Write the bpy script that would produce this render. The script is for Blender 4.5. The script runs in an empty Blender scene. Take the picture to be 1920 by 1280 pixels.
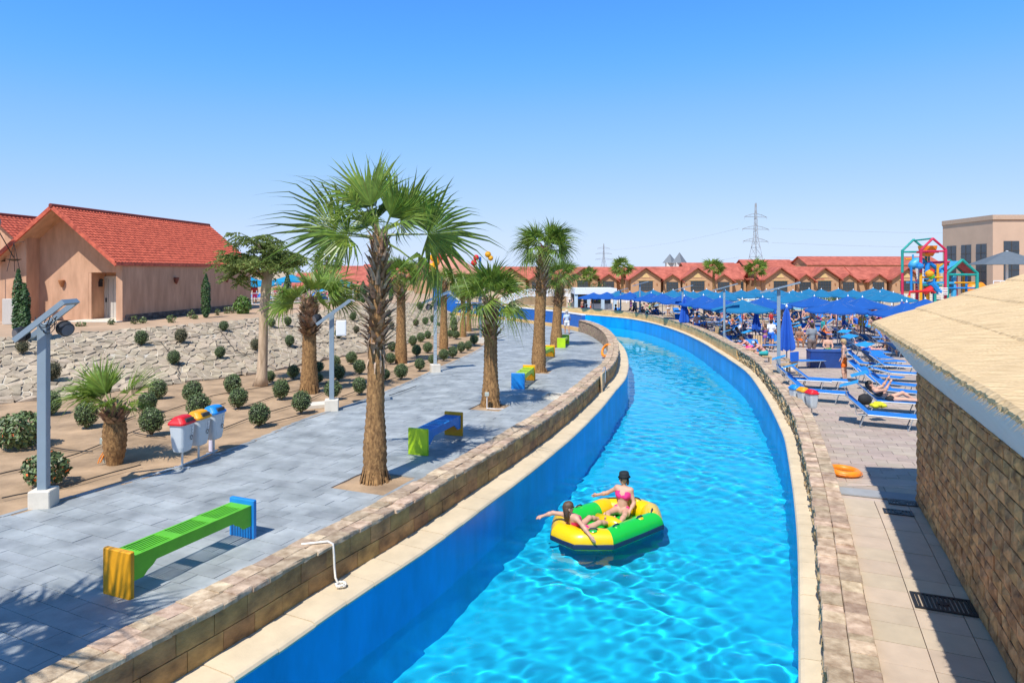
import bpy, math, random
import numpy as np
from mathutils import Vector, Matrix, Euler, noise as mnoise
R = math.radians
random.seed(7)
SC = bpy.context.scene
COL = SC.collection
# ---------------------------------------------------------------- camera
HC, F, HZ = 4.2, 1280.0, 509.0          # eye height, focal length in photo pixels, horizon row
cam = bpy.data.cameras.new('camera'); cam_o = bpy.data.objects.new('camera', cam); COL.objects.link(cam_o)
cam.sensor_width = 36; cam.lens = 24; cam.shift_y = (HZ-640)/1920; cam.clip_end = 6000; cam.clip_start = .1
cam_o.location = (0, 0, HC); cam_o.rotation_euler = (R(90), 0, 0)
SC.camera = cam_o
# ---------------------------------------------------------------- sky, sun, exposure
SUN_EL, SUN_AZ = 56.0, 204.3            # azimuth clockwise from +Y
w = bpy.data.worlds.new('World'); SC.world = w; w.use_nodes = True
nt = w.node_tree; sky = nt.nodes.new('ShaderNodeTexSky'); sky.sky_type = 'NISHITA'; sky.sun_disc = False
sky.sun_elevation = R(SUN_EL); sky.sun_rotation = R(SUN_AZ); sky.altitude = 0
sky.air_density = 1.0; sky.dust_density = 0.0; sky.ozone_density = 2.0
# the photograph's colour grade of the clear sky: one tone curve per channel for the whole sky
sc10 = nt.nodes.new('ShaderNodeVectorMath'); sc10.operation = 'SCALE'; sc10.inputs['Scale'].default_value = .1
cv = nt.nodes.new('ShaderNodeRGBCurve'); cvm = cv.mapping
for ch, pts in enumerate((((0,0),(.087,.055),(.143,.075),(.258,.205),(.45,.35),(.736,.47),(1,.50)), ((0,0),(.15,.115),(.238,.28),(.405,.425),(.60,.51),(.856,.59),(1,.61)), ((0,0),(.20,.18),(.29,.24),(.36,.50),(.41,.76),(.6,.80),(.77,.77),(1,.78)))):
    c = cvm.curves[ch]; c.points[0].location = pts[0]; c.points[-1].location = pts[-1]
    for p in pts[1:-1]: c.points.new(*p)
cvm.update()
nt.links.new(sky.outputs[0], sc10.inputs[0]); nt.links.new(sc10.outputs[0], cv.inputs['Color']); nt.links.new(cv.outputs[0], nt.nodes['Background'].inputs[0]); nt.nodes['Background'].inputs[1].default_value = 1.0
sun = bpy.data.lights.new('sun', 'SUN'); sun.energy = 4.2; sun.angle = R(0.53); sun.color = (1.0, 0.95, 0.87)
sun_o = bpy.data.objects.new('sun', sun); COL.objects.link(sun_o)
SUND = Vector((math.sin(R(SUN_AZ))*math.cos(R(SUN_EL)), math.cos(R(SUN_AZ))*math.cos(R(SUN_EL)), math.sin(R(SUN_EL))))
sun_o.rotation_euler = (-SUND).to_track_quat('-Z', 'Y').to_euler(); sun_o.location = (-20, -30, 40)
sun.cycles.is_caustics_light = True     # the sun is refracted by the water of the canal
vs = SC.view_settings; vs.view_transform = 'Standard'; vs.look = 'None'; vs.exposure = 0.44; vs.gamma = 1.0; vs.use_curve_mapping = False
SC.cycles.caustics_refractive = True; SC.cycles.caustics_reflective = False
SC.cycles.max_bounces = 8; SC.cycles.transparent_max_bounces = 12; SC.cycles.sample_clamp_indirect = 6
SC.cycles.use_denoising = True
# ---------------------------------------------------------------- helpers
def lerp(a, b, t): return a + (b-a)*t
def path_z(y): return lerp(0, -.45, min(1, max(0, (y-20)/26)))
def deck_z(y): return .35 if y < 12.3 else lerp(.35, .12, (y-12.3)/.6) if y < 12.9 else lerp(.12, -.4, min(1, max(0, (y-13)/31)))
def at(u, v, z=0.0):
    """world point on a level (or gently falling) floor that the photo shows at pixel u, v"""
    D = 20.0
    for _ in range(60):
        zz = z(D) if callable(z) else z
        D = .5*D + .5*(HC-zz)*F/(v-HZ)
    zz = z(D) if callable(z) else z
    return Vector(((u-960)/F*D, D, zz))
def atD(u, v, D): return Vector(((u-960)/F*D, D, HC-(v-HZ)/F*D))
ORD = ['first','second','third','fourth','fifth','sixth','seventh','eighth','ninth','tenth','eleventh','twelfth','thirteenth','fourteenth','fifteenth','sixteenth','seventeenth','eighteenth','nineteenth','twentieth']
def ordw(i):
    if i < 20: return ORD[i]
    t = (i+1)//10; r = (i+1) % 10
    if i >= 99: return 'hundred and '+ordw(i-100) if i > 99 else 'hundredth'
    tens = {2:'twent',3:'thirt',4:'fort',5:'fift',6:'sixt',7:'sevent',8:'eight',9:'ninet'}[t]
    return tens+'ieth' if r == 0 else tens+'y-'+ORD[r-1]
def tag(o, label=None, cat=None, group=None, kind=None):
    if label: o['label'] = label
    if cat: o['category'] = cat
    if group: o['group'] = group
    if kind: o['kind'] = kind
    return o
def empty(name, loc=(0,0,0), rz=0, label=None, cat=None, group=None):
    o = bpy.data.objects.new(name, None); COL.objects.link(o); o.location = loc; o.rotation_euler = (0,0,rz); o.empty_display_size = .1
    return tag(o, label, cat, group)
def mobj(name, me, parent=None, loc=(0,0,0), rot=(0,0,0), scale=(1,1,1)):
    o = bpy.data.objects.new(name, me); COL.objects.link(o); o.location = loc; o.rotation_euler = rot; o.scale = scale
    if parent: o.parent = parent
    return o
def copy_tree(o, parent=None):
    c = o.copy(); COL.objects.link(c); c.parent = parent
    for ch in o.children: copy_tree(ch, c)
    return c
class MB:
    def __init__(s): s.v = []; s.f = []; s.m = []
    def add(s, v, f, mi=0):
        b = len(s.v); s.v += [tuple(p) for p in v]
        for q in f: s.f.append(tuple(i+b for i in q)); s.m.append(mi)
        return s
    def box(s, c, d, mi=0, rz=0, mat=None):
        x, y, z = d[0]/2, d[1]/2, d[2]/2
        pts = [(-x,-y,-z),(x,-y,-z),(x,y,-z),(-x,y,-z),(-x,-y,z),(x,-y,z),(x,y,z),(-x,y,z)]
        ca, sa = math.cos(rz), math.sin(rz)
        out = []
        for p in pts:
            if mat is not None: q = mat @ Vector(p); out.append((q.x+c[0], q.y+c[1], q.z+c[2]))
            else: out.append((p[0]*ca-p[1]*sa+c[0], p[0]*sa+p[1]*ca+c[1], p[2]+c[2]))
        return s.add(out, [(0,3,2,1),(4,5,6,7),(0,1,5,4),(1,2,6,5),(2,3,7,6),(3,0,4,7)], mi)
    def cbox(s, c, d, ch=.01, mi=0, rz=0):
        """box with chamfered vertical and top edges"""
        x, y, z = d[0]/2, d[1]/2, d[2]/2
        ch = min(ch, x*.9, y*.9, z*.9)
        def ring(i, zz): return [(-x+i+ch,-y+i,zz),(x-i-ch,-y+i,zz),(x-i,-y+i+ch,zz),(x-i,y-i-ch,zz),(x-i-ch,y-i,zz),(-x+i+ch,y-i,zz),(-x+i,y-i-ch,zz),(-x+i,-y+i+ch,zz)]
        pts = ring(0,-z)+ring(0,z-ch)+ring(ch*.8,z)
        ca, sa = math.cos(rz), math.sin(rz)
        pts = [(p[0]*ca-p[1]*sa+c[0], p[0]*sa+p[1]*ca+c[1], p[2]+c[2]) for p in pts]
        fs = [tuple(range(7,-1,-1)), tuple(range(16,24))]
        for k in range(2):
            for i in range(8): fs.append((k*8+i, k*8+(i+1)%8, k*8+8+(i+1)%8, k*8+8+i))
        return s.add(pts, fs, mi)
    def tube(s, pts, r, n=8, mi=0, caps=True):
        pts = [Vector(p) for p in pts]; rs = r if isinstance(r, (list, tuple)) else [r]*len(pts)
        b = len(s.v); up = None
        for i, p in enumerate(pts):
            d = (pts[min(i+1, len(pts)-1)]-pts[max(i-1, 0)]).normalized()
            if up is None: up = Vector((0,0,1)) if abs(d.z) < .9 else Vector((0,1,0))
            a = d.cross(up).normalized(); u2 = a.cross(d).normalized(); up = u2
            for k in range(n):
                t = 2*math.pi*k/n; q = p+(a*math.cos(t)+u2*math.sin(t))*rs[i]; s.v.append(tuple(q))
        for i in range(len(pts)-1):
            for k in range(n):
                s.f.append((b+i*n+k, b+i*n+(k+1)%n, b+(i+1)*n+(k+1)%n, b+(i+1)*n+k)); s.m.append(mi)
        if caps:
            s.f.append(tuple(b+k for k in range(n-1,-1,-1))); s.m.append(mi)
            e = b+(len(pts)-1)*n; s.f.append(tuple(e+k for k in range(n))); s.m.append(mi)
        return s
    def lathe(s, prof, n=12, c=(0,0,0), mi=0, sx=1, sy=1, caps=True):
        b = len(s.v)
        for r, z in prof:
            for k in range(n):
                t = 2*math.pi*k/n; s.v.append((c[0]+r*math.cos(t)*sx, c[1]+r*math.sin(t)*sy, c[2]+z))
        for i in range(len(prof)-1):
            for k in range(n): s.f.append((b+i*n+k, b+i*n+(k+1)%n, b+(i+1)*n+(k+1)%n, b+(i+1)*n+k)); s.m.append(mi)
        if caps:
            s.f.append(tuple(b+k for k in range(n-1,-1,-1))); s.m.append(mi)
            e = b+(len(prof)-1)*n; s.f.append(tuple(e+k for k in range(n))); s.m.append(mi)
        return s
    def prism(s, poly, h0, h1, mi=0, axis='z'):
        n = len(poly)
        def P(p, h): return (p[0],p[1],h) if axis=='z' else ((p[0],h,p[1]) if axis=='y' else (h,p[0],p[1]))
        return s.add([P(p,h0) for p in poly]+[P(p,h1) for p in poly], [tuple(range(n-1,-1,-1)), tuple(range(n,2*n))]+[(i,(i+1)%n,n+(i+1)%n,n+i) for i in range(n)], mi)
    def me(s, name, mats, smooth=False):
        me = bpy.data.meshes.new(name); me.from_pydata(s.v, [], s.f)
        for m in (mats if isinstance(mats, (list,tuple)) else [mats]): me.materials.append(m)
        if any(s.m): me.polygons.foreach_set('material_index', s.m)
        if smooth: me.polygons.foreach_set('use_smooth', [True]*len(s.f))
        me.update(); return me
    def build(s, name, mats, parent=None, loc=(0,0,0), rot=(0,0,0), smooth=False, kind=None):
        o = mobj(name, s.me(name, mats, smooth), parent, loc, rot)
        if smooth == 'auto': pass
        if kind: o['kind'] = kind
        return o
def npmesh(name, v, f, mats, smooth=False, mi=None):
    me = bpy.data.meshes.new(name); v = np.asarray(v, np.float32); f = np.asarray(f, np.int32)
    k = f.shape[1]
    me.vertices.add(len(v)); me.vertices.foreach_set('co', v.ravel())
    me.loops.add(f.size); me.loops.foreach_set('vertex_index', f.ravel())
    me.polygons.add(len(f)); me.polygons.foreach_set('loop_start', np.arange(0, f.size, k, dtype=np.int32))
    try: me.polygons.foreach_set('loop_total', np.full(len(f), k, np.int32))
    except Exception: pass
    if mi is not None: me.polygons.foreach_set('material_index', np.asarray(mi, np.int32))
    if smooth: me.polygons.foreach_set('use_smooth', np.ones(len(f), bool))
    for m in (mats if isinstance(mats,(list,tuple)) else [mats]): me.materials.append(m)
    me.update(calc_edges=True); me.validate(); return me
# ---------------------------------------------------------------- materials
MATS = {}
def M(name, col=(.5,.5,.5), rough=.6, var=.12, scale=6, bump=0, bscale=None, rnd=0, hue=0, col2=None, metal=0, spec=.5, stretch=None, trans=0, coat=0, coords='Object', detail=5, sub=0):
    if name in MATS: return MATS[name]
    m = bpy.data.materials.new(name); m.use_nodes = True; t = m.node_tree; N = t.nodes; L = t.links
    b = N['Principled BSDF']; b.inputs['Roughness'].default_value = rough; b.inputs['Metallic'].default_value = metal
    b.inputs['Specular IOR Level'].default_value = spec
    if coat: b.inputs['Coat Weight'].default_value = coat; b.inputs['Coat Roughness'].default_value = .15
    tc = N.new('ShaderNodeTexCoord'); src = tc.outputs[coords]
    if stretch:
        mp = N.new('ShaderNodeMapping'); mp.inputs['Scale'].default_value = stretch; L.new(src, mp.inputs[0]); src = mp.outputs[0]
    nz = N.new('ShaderNodeTexNoise'); nz.inputs['Scale'].default_value = scale; nz.inputs['Detail'].default_value = detail; nz.inputs['Roughness'].default_value = .6
    L.new(src, nz.inputs['Vector'])
    rp = N.new('ShaderNodeValToRGB'); e = rp.color_ramp.elements; e[0].position = .3; e[1].position = .72
    c1 = [c*(1-var) for c in col]; c2 = [min(1, c*(1+var)) for c in (col2 or col)]
    e[0].color = (*c1,1); e[1].color = (*c2,1); L.new(nz.outputs[0], rp.inputs[0]); out = rp.outputs[0]
    if rnd or hue:
        oi = N.new('ShaderNodeObjectInfo'); ge = N.new('ShaderNodeNewGeometry'); ad = N.new('ShaderNodeMath'); ad.operation = 'ADD'
        L.new(oi.outputs['Random'], ad.inputs[0]); L.new(ge.outputs['Random Per Island'], ad.inputs[1])
        fr = N.new('ShaderNodeMath'); fr.operation = 'FRACT'; L.new(ad.outputs[0], fr.inputs[0])
        hs = N.new('ShaderNodeHueSaturation'); L.new(out, hs.inputs['Color'])
        mr = N.new('ShaderNodeMapRange'); mr.inputs['To Min'].default_value = 1-rnd; mr.inputs['To Max'].default_value = 1+rnd; L.new(fr.outputs[0], mr.inputs[0]); L.new(mr.outputs[0], hs.inputs['Value'])
        if hue:
            m2 = N.new('ShaderNodeMath'); m2.operation = 'MULTIPLY'; m2.inputs[1].default_value = 7.31; L.new(fr.outputs[0], m2.inputs[0])
            f2 = N.new('ShaderNodeMath'); f2.operation = 'FRACT'; L.new(m2.outputs[0], f2.inputs[0])
            mh = N.new('ShaderNodeMapRange'); mh.inputs['To Min'].default_value = .5-hue; mh.inputs['To Max'].default_value = .5+hue; L.new(f2.outputs[0], mh.inputs[0]); L.new(mh.outputs[0], hs.inputs['Hue'])
        out = hs.outputs[0]
    L.new(out, b.inputs['Base Color'])
    if bump:
        n2 = N.new('ShaderNodeTexNoise'); n2.inputs['Scale'].default_value = bscale or scale*4; n2.inputs['Detail'].default_value = 6; L.new(src, n2.inputs['Vector'])
        bp = N.new('ShaderNodeBump'); bp.inputs['Strength'].default_value = bump; bp.inputs['Distance'].default_value = .02; L.new(n2.outputs[0], bp.inputs['Height']); L.new(bp.outputs[0], b.inputs['Normal'])
    if trans:   # thin leaves and cloth let light through
        tl = N.new('ShaderNodeBsdfTranslucent'); mx = N.new('ShaderNodeMixShader'); mx.inputs[0].default_value = trans
        L.new(out, tl.inputs[0]); L.new(b.outputs[0], mx.inputs[1]); L.new(tl.outputs[0], mx.inputs[2]); L.new(mx.outputs[0], N['Material Output'].inputs[0])
    MATS[name] = m; return m
# ---------------------------------------------------------------- curves along the canal
class Curve:
    def __init__(s, pts, step=.1):
        P = [np.array(p, float) for p in pts]; P = [2*P[0]-P[1]]+P+[2*P[-1]-P[-2]]; out = []
        for i in range(1, len(P)-2):
            n = max(2, int(np.linalg.norm(P[i+1]-P[i])/step))
            t0 = 0; t1 = np.linalg.norm(P[i]-P[i-1])**.5; t2 = t1+np.linalg.norm(P[i+1]-P[i])**.5; t3 = t2+np.linalg.norm(P[i+2]-P[i+1])**.5
            for k in range(n):
                t = t1+(t2-t1)*k/n
                A1 = (t1-t)/(t1-t0)*P[i-1]+(t-t0)/(t1-t0)*P[i]; A2 = (t2-t)/(t2-t1)*P[i]+(t-t1)/(t2-t1)*P[i+1]; A3 = (t3-t)/(t3-t2)*P[i+1]+(t-t2)/(t3-t2)*P[i+2]
                B1 = (t2-t)/(t2-t0)*A1+(t-t0)/(t2-t0)*A2; B2 = (t3-t)/(t3-t1)*A2+(t-t1)/(t3-t1)*A3
                out.append((t2-t)/(t2-t1)*B1+(t-t1)/(t2-t1)*B2)
        out.append(P[-2]); Q = np.array(out)
        for _ in range(40): Q[1:-1] = .25*Q[:-2]+.5*Q[1:-1]+.25*Q[2:]
        d = np.r_[0, np.cumsum(np.linalg.norm(np.diff(Q, axis=0), axis=1))]
        s.len = d[-1]; s.S = np.arange(0, s.len, .1); s.P = np.stack([np.interp(s.S, d, Q[:,k]) for k in (0,1)], 1)
        T = np.gradient(s.P, axis=0); T /= np.linalg.norm(T, axis=1)[:,None]
        k = np.ones(9)/9
        T = np.stack([np.convolve(np.pad(T[:,j], 4, 'edge'), k, 'valid') for j in (0,1)], 1); T /= np.linalg.norm(T, axis=1)[:,None]
        s.T = T
    def pos(s, a, off=0.0, side=1):
        """point at arc length a, pushed off metres to the left (side 1) or right (side -1) of travel"""
        x = np.interp(a, s.S, s.P[:,0]); y = np.interp(a, s.S, s.P[:,1]); tx = np.interp(a, s.S, s.T[:,0]); ty = np.interp(a, s.S, s.T[:,1])
        return (x-ty*off*side, y+tx*off*side)
    def at_y(s, y): return float(s.S[np.argmin(np.abs(s.P[:len(s.S)*3//4,1]-y))]) if y < 45 else float(s.S[np.argmin(np.abs(s.P[:,1]-y))])
    def near(s, x, y):
        d = (s.P[:,0]-x)**2+(s.P[:,1]-y)**2; i = int(np.argmin(d)); return float(s.S[i]), float(d[i]**.5)
# left: channel face of the low wall.  right: inner edge of the coping
CL = Curve([(-8,-4),(-6.6,-.5),(-5.3,3),(-4.45,5.2),(-3.85,6.66),(-3.29,7.75),(-2.58,9.34),(-1.71,11.1),(-1.05,12.7),(-.33,14.4),(.3,16),(1.1,18.1),(2.42,22.1),(3.35,25.3),(4.15,28),(5.1,32.9),(5.9,39),(6.24,44.9),(6.1,50),(5.4,54),(3.6,58.5),(1,63.5),(-1.65,68),(-5,73),(-10,78)])
CR = Curve([(-1.9,-4.5),(0,0),(1.7,4),(3.03,7.19),(3.68,8.74),(4.57,10.9),(5.57,13.5),(6.73,16.7),(7.15,17.9),(8.28,21.8),(9.37,26),(10.2,29.6),(10.78,33.6),(11.3,38),(11.75,42),(12.15,48.6),(12.0,56.6),(11.0,63),(9.4,66.5),(7,70),(3,75),(-2,81),(-7,87)])
def sweep(mb, cur, s0, s1, section, side, n=2, jit=0, mi=0, zoff=0, closed=True):
    """one piece swept along the curve: section is a closed list of (offset, z)"""
    k = len(section); b = len(mb.v)
    for i in range(n):
        a = lerp(s0, s1, i/(n-1))
        for (o, z) in section:
            x, y = cur.pos(a, o+(random.uniform(-jit,jit) if jit else 0), side)
            mb.v.append((x, y, z+(random.uniform(-jit,jit)*.5 if jit else 0)+(zoff(y) if callable(zoff) else zoff)))
    fl = side > 0
    def addf(q): mb.f.append(tuple(q) if fl else tuple(q[::-1])); mb.m.append(mi)
    kk = k if closed else k-1
    for i in range(n-1):
        for j in range(kk): addf((b+i*k+j, b+i*k+(j+1)%k, b+(i+1)*k+(j+1)%k, b+(i+1)*k+j))
    if closed:
        addf([b+j for j in range(k-1,-1,-1)]); addf([b+(n-1)*k+j for j in range(k)])
    return mb
# ================================================================ the setting
m_sand = M('sand', (.32,.215,.125), .95, .25, 1.1, .6, 30, col2=(.42,.285,.17))
m_far = M('desert_sand', (.46,.35,.23), .95, .15, .2, .2, 8)
m_mort = M('grey_mortar', (.30,.31,.32), .9, .1, 4)
m_paver = M('blue_grey_paver', (.275,.30,.31), .55, .24, 1.4, .15, 40, rnd=.09, hue=.01, col2=(.34,.365,.37))
m_cap = M('pink_sandstone', (.40,.265,.165), .8, .28, 7, .5, 40, rnd=.26, hue=.012, col2=(.50,.385,.27))
m_block = M('brown_sandstone_block', (.27,.155,.06), .75, .35, 3.0, .35, 30, rnd=.16, hue=.012, col2=(.44,.255,.09), stretch=(1,1,1.6))
m_core = M('wall_core', (.16,.12,.08), .95, .1, 4)
m_cope = M('cream_coping', (.62,.51,.35), .7, .1, 3, .15, 30, rnd=.05)
m_blue = M('blue_liner', (.003,.29,.68), .35, .18, 1.2, .08, 6, col2=(.004,.33,.78), stretch=(1,1,.35))
m_floor = M('pool_blue', (.006,.60,.90), .5, .06, 1.2)
m_tile = M('cream_tile', (.50,.40,.29), .6, .10, 3, .1, 40, rnd=.07, hue=.008)
m_deck = M('pink_deck_tile', (.43,.345,.275), .65, .14, 4, .1, 40, rnd=.12, hue=.014, stretch=(1,3,1))
m_rock = M('rough_yellow_rock', (.44,.29,.12), .85, .35, 7, .8, 20, rnd=.2, hue=.006, col2=(.55,.40,.22))
m_tan = M('tan_render', (.72,.46,.19), .8, .16, 1.5, .2, 20, rnd=.05)
def strip(mb, rows, mi=0):
    """rows of equal length -> quads"""
    b = len(mb.v); k = len(rows[0])
    for r in rows: mb.v += [tuple(p) for p in r]
    for i in range(len(rows)-1):
        for j in range(k-1): mb.f.append((b+i*k+j, b+i*k+j+1, b+(i+1)*k+j+1, b+(i+1)*k+j)); mb.m.append(mi)
def pieces(parent, name, items, mat, limit=300, stuff_name=None):
    """items: (verts, faces). The ones that show largest in view are objects of their own, the rest are one mesh."""
    def rank(it):
        c = np.mean(np.array(it[0]), axis=0)
        if c[1] < 2: return 1e6
        u = 960+c[0]/c[1]*F; v = HZ+(HC-c[2])/c[1]*F
        d = math.hypot(c[0], c[1])
        return d if (-30 < u < 1950 and v < 1310) else d+1e4
    items = sorted(items, key=rank)
    for v, f in items[:limit]:
        me = bpy.data.meshes.new(name); me.from_pydata([tuple(p) for p in v], [], f); me.materials.append(mat); mobj(name, me, parent)
    if len(items) > limit:
        mb = MB()
        for v, f in items[limit:]: mb.add(v, f)
        mb.build(stuff_name or name+'_field', mat, parent, kind='stuff')
BOXF = [(0,3,2,1),(4,5,6,7),(0,1,5,4),(1,2,6,5),(2,3,7,6),(3,0,4,7)]
# ---- ground: one sheet on either side of the canal, reaching the horizon
def curve_x(cur, y): return float(np.interp(y, cur.P[:,1], cur.P[:,0]))
mb = MB()
ys = [-60,-20,-4]+list(range(-2,79,2))
strip(mb, [[(-2500,y,path_z(y)-.04),(-60,y,path_z(y)-.04),(curve_x(CL,max(y,-4))-.3,y,path_z(y)-.04)] for y in ys])
strip(mb, [[(-2500,y,-.49),(-60,y,-.49),(-11,y,-.49)] for y in (78,88)])
ys = [-60,-20,-4.5]+list(np.arange(-3,88,2))
strip(mb, [[(curve_x(CR,max(y,-4.5))+.3,y,deck_z(y)-.04),(60,y,deck_z(y)-.04),(2500,y,deck_z(y)-.04)] for y in ys])
strip(mb, [[(-2500,y,-.5),(2500,y,-.5)] for y in (86.5,200,4500)])
ground = mb.build('ground', m_far); ground['kind'] = 'structure'
# ---- canal: walls, floor, water
mb = MB()
for cur, off, sd in ((CL,-.47,1),(CR,.03,-1)):
    ss = np.arange(0, cur.len, .4)
    rows = []
    for a in ss:
        x, y = cur.pos(a, off, sd); x2, y2 = cur.pos(a, off-.10, sd)
        rows.append([(x,y,-.15),(x,y,-1.25),(x2,y2,-2.15),(x2,y2,-2.4)] if sd > 0 else [(x2,y2,-2.4),(x2,y2,-2.15),(x,y,-1.25),(x,y,-.15)])
    strip(mb, rows)
canal = mb.build('canal_wall', m_blue, smooth=True); canal['kind'] = 'structure'
canal.cycles.is_caustics_receiver = True
def pair_curves(ss):
    sr = np.array([CR.near(*CL.pos(a, -.5, 1))[0] for a in ss]); sr = np.maximum.accumulate(sr)
    k = np.ones(25)/25; return np.convolve(np.pad(sr, 12, 'edge'), k, 'valid')
mb = MB(); ss = np.arange(.5, CL.len-1, .5); sr = pair_curves(ss); rows = []
for a, b in zip(ss, sr):
    p = CL.pos(a, -.1, 1); q = CR.pos(b, .3, -1)
    rows.append([(lerp(p[0],q[0],t), lerp(p[1],q[1],t), -2.3) for t in (0,.5,1)])
strip(mb, rows)
floor = mb.build('canal_floor', m_floor); floor['kind'] = 'structure'; floor.cycles.is_caustics_receiver = True
s_a = CL.at_y(4.5); y_ = 4.5; ss = [s_a]
while ss[-1] < CL.len-2:
    yy = CL.pos(ss[-1])[1]; ss.append(ss[-1]+(.036 if yy < 18 else .06 if yy < 28 else .12 if yy < 45 else .3))
ss = np.array(ss); srr = np.interp(ss, np.arange(.5, CL.len-1, .5), sr)
pl = np.array([CL.pos(a, -.42, 1) for a in ss]); pr = np.array([CR.pos(b, .08, -1) for b in srr])
nt_ = 170; tt = np.linspace(0, 1, nt_)
X = pl[:,None,0]*(1-tt)+pr[:,None,0]*tt; Y = pl[:,None,1]*(1-tt)+pr[:,None,1]*tt; Z = np.full_like(X, -1.1)
rng = np.random.default_rng(3); cell = np.gradient(ss)[:,None]
for i in range(110):
    lam = math.exp(rng.uniform(math.log(.16), math.log(1.5))); th = rng.uniform(0, 2*math.pi); k = 2*math.pi/lam
    am = .0024*lam**2*(1.7 if lam < .3 else 1.1 if lam < .7 else .4 if lam < 1 else .15)
    fade = np.clip((lam/cell-2.5)/2, 0, 1)
    Z += am*fade*np.sin(k*(X*math.cos(th)+Y*math.sin(th))+rng.uniform(0, 6.28))
patch = np.zeros_like(X)
for i in range(14):
    lam = rng.uniform(2.2,7); th = rng.uniform(0,6.28); patch += np.sin(2*math.pi/lam*(X*math.cos(th)+Y*math.sin(th))+rng.uniform(0,6.28))
Z = -1.1+(Z+1.1)*np.clip(1+.16*patch, .45, 1.6)      # gusts: livelier and calmer patches
vv = np.stack([X,Y,Z], -1).reshape(-1,3); ii = np.arange(len(ss)*nt_).reshape(len(ss), nt_)
ff = np.stack([ii[:-1,:-1],ii[:-1,1:],ii[1:,1:],ii[1:,:-1]], -1).reshape(-1,4)
mw = bpy.data.materials.new('clear_water'); mw.use_nodes = True; t = mw.node_tree; t.nodes.clear()
o_ = t.nodes.new('ShaderNodeOutputMaterial'); g_ = t.nodes.new('ShaderNodeBsdfGlass'); g_.inputs['IOR'].default_value = 1.33; g_.inputs['Roughness'].default_value = 0; g_.inputs['Color'].default_value = (.88,.985,1,1)
t.links.new(g_.outputs[0], o_.inputs[0])
water = mobj('water', npmesh('water', vv, ff, mw, True)); water['kind'] = 'structure'; water.cycles.is_caustics_caster = True
# ---- coping stones on both edges
S53 = CL.at_y(53.2)
cope = MB(); sweep(cope, CL, 0, CL.len-.5, [(-.43,-.3),(-.1,-.3),(-.1,-.185),(-.43,-.185)], 1, n=200); sweep(cope, CR, 0, CR.len-.5, [(.07,-.3),(.3,-.3),(.3,-.185),(.07,-.185)], -1, n=200)
coping = cope.build('coping', m_cope); coping['kind'] = 'structure'
its = []
for cur, o0, o1, sd in ((CL,-.5,.02,1),(CR,0,.26,-1)):
    a = 0
    while a < cur.len-1.2:
        l = .62 if sd > 0 else .55
        mb = MB(); d = random.uniform(-.006,.006)
        sweep(mb, cur, a+.006, a+l-.006, [(o0+.04,-.23+d),(o0,-.205+d),(o0-.012,-.175+d),(o0+.01,-.145+d),(o0+.05,-.13+d),(o1,-.118+d),(o1,-.2+d)], sd, n=2)
        its.append((mb.v, mb.f)); a += l
pieces(coping, 'coping_stone', its, m_cope, 300)
# ---- low wall on the left: core, face blocks, cap stones
core = MB(); sweep(core, CL, 0, S53, [(.03,-.7),(.43,-.7),(.43,.385),(.03,.385)], 1, n=180)
lwall = core.build('low_wall', m_core, smooth=False); tag(lwall, 'low block wall with rough stone cap between the grey path and the canal', 'wall')
its = []
for c in range(2):
    a = .25*c
    while a < S53-.6:
        l = .5+random.uniform(-.04,.04); mb = MB(); j = random.uniform(-.006,.004)
        z1 = .375-.262*c; z0 = z1-.252
        sweep(mb, CL, a+.004, a+l-.004, [(0+j,z0),(.1,z0),(.1,z1),(0+j,z1)], 1, n=2); its.append((mb.v, mb.f)); a += l
pieces(lwall, 'face_block', its, m_block, 220)
its = []
for row in range(2):
    a = random.uniform(0,.2)
    while a < S53-.5:
        l = random.uniform(.2,.42); mb = MB(); h = random.uniform(-.012,.012)
        o0, o1 = ((-.035+random.uniform(-.02,.015), .2), (.208, .475+random.uniform(-.02,.02)))[row]
        sweep(mb, CL, a+.003, a+l-.003, [(o0,.385),(o1,.385),(o1,.435+h),(o1-.01,.447+h),(o0+.012,.45+h),(o0,.43+h)], 1, n=3, jit=.009); its.append((mb.v, mb.f)); a += l
pieces(lwall, 'cap_stone', its, m_cap, 300)
its = []      # veneer on the path side where the wall turns and shows it
m_ven = M('brown_veneer', (.36,.25,.16), .85, .25, 6, .5, 30, rnd=.22, hue=.02)
for c in range(7):
    a = CL.at_y(23)+random.uniform(0,.3)
    while a < S53-.4:
        l = random.uniform(.22,.42); mb = MB(); y = CL.pos(a)[1]; z0 = path_z(y)-.02+c*.125; z1 = z0+.118
        if z1 < .385: sweep(mb, CL, a+.005, a+l-.005, [(.43,z0),(.455+random.uniform(0,.015),z0),(.455+random.uniform(0,.015),z1),(.43,z1)], 1, n=2); its.append((mb.v, mb.f))
        a += l
pieces(lwall, 'veneer_stone', its, m_ven, 260)
# ---- right wall: rough rock face, cap, tan rendered stretch further off
SR33 = CR.at_y(33.2); S_END = CR.at_y(66)
core = MB(); sweep(core, CR, 0, CR.len-1, [(.30,-.6),(.64,-.6),(.64,.39),(.30,.39)], -1, n=220)
rwall = core.build('canal_side_wall', m_core); tag(rwall, 'curved stone wall with pink cap between the canal and the sun deck', 'wall')
its = []
a = 0
while a < SR33:
    l = random.uniform(.16,.4)
    z = -.14
    while z < .36:
        h = random.uniform(.09,.2); h = min(h, .385-z)
        if h < .04: break
        mb = MB(); d = random.uniform(-.03,.035)
        sweep(mb, CR, a+.006, a+l-.006, [(.27+d,z+.012),(.24+d,z+h*.5),(.27+d+random.uniform(-.02,.02),z+h-.012),(.33,z+h-.006),(.33,z+.006)], -1, n=3, jit=.018); its.append((mb.v, mb.f)); z += h
    a += l
pieces(rwall, 'face_rock', its, m_rock, 280)
its = []
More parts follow.
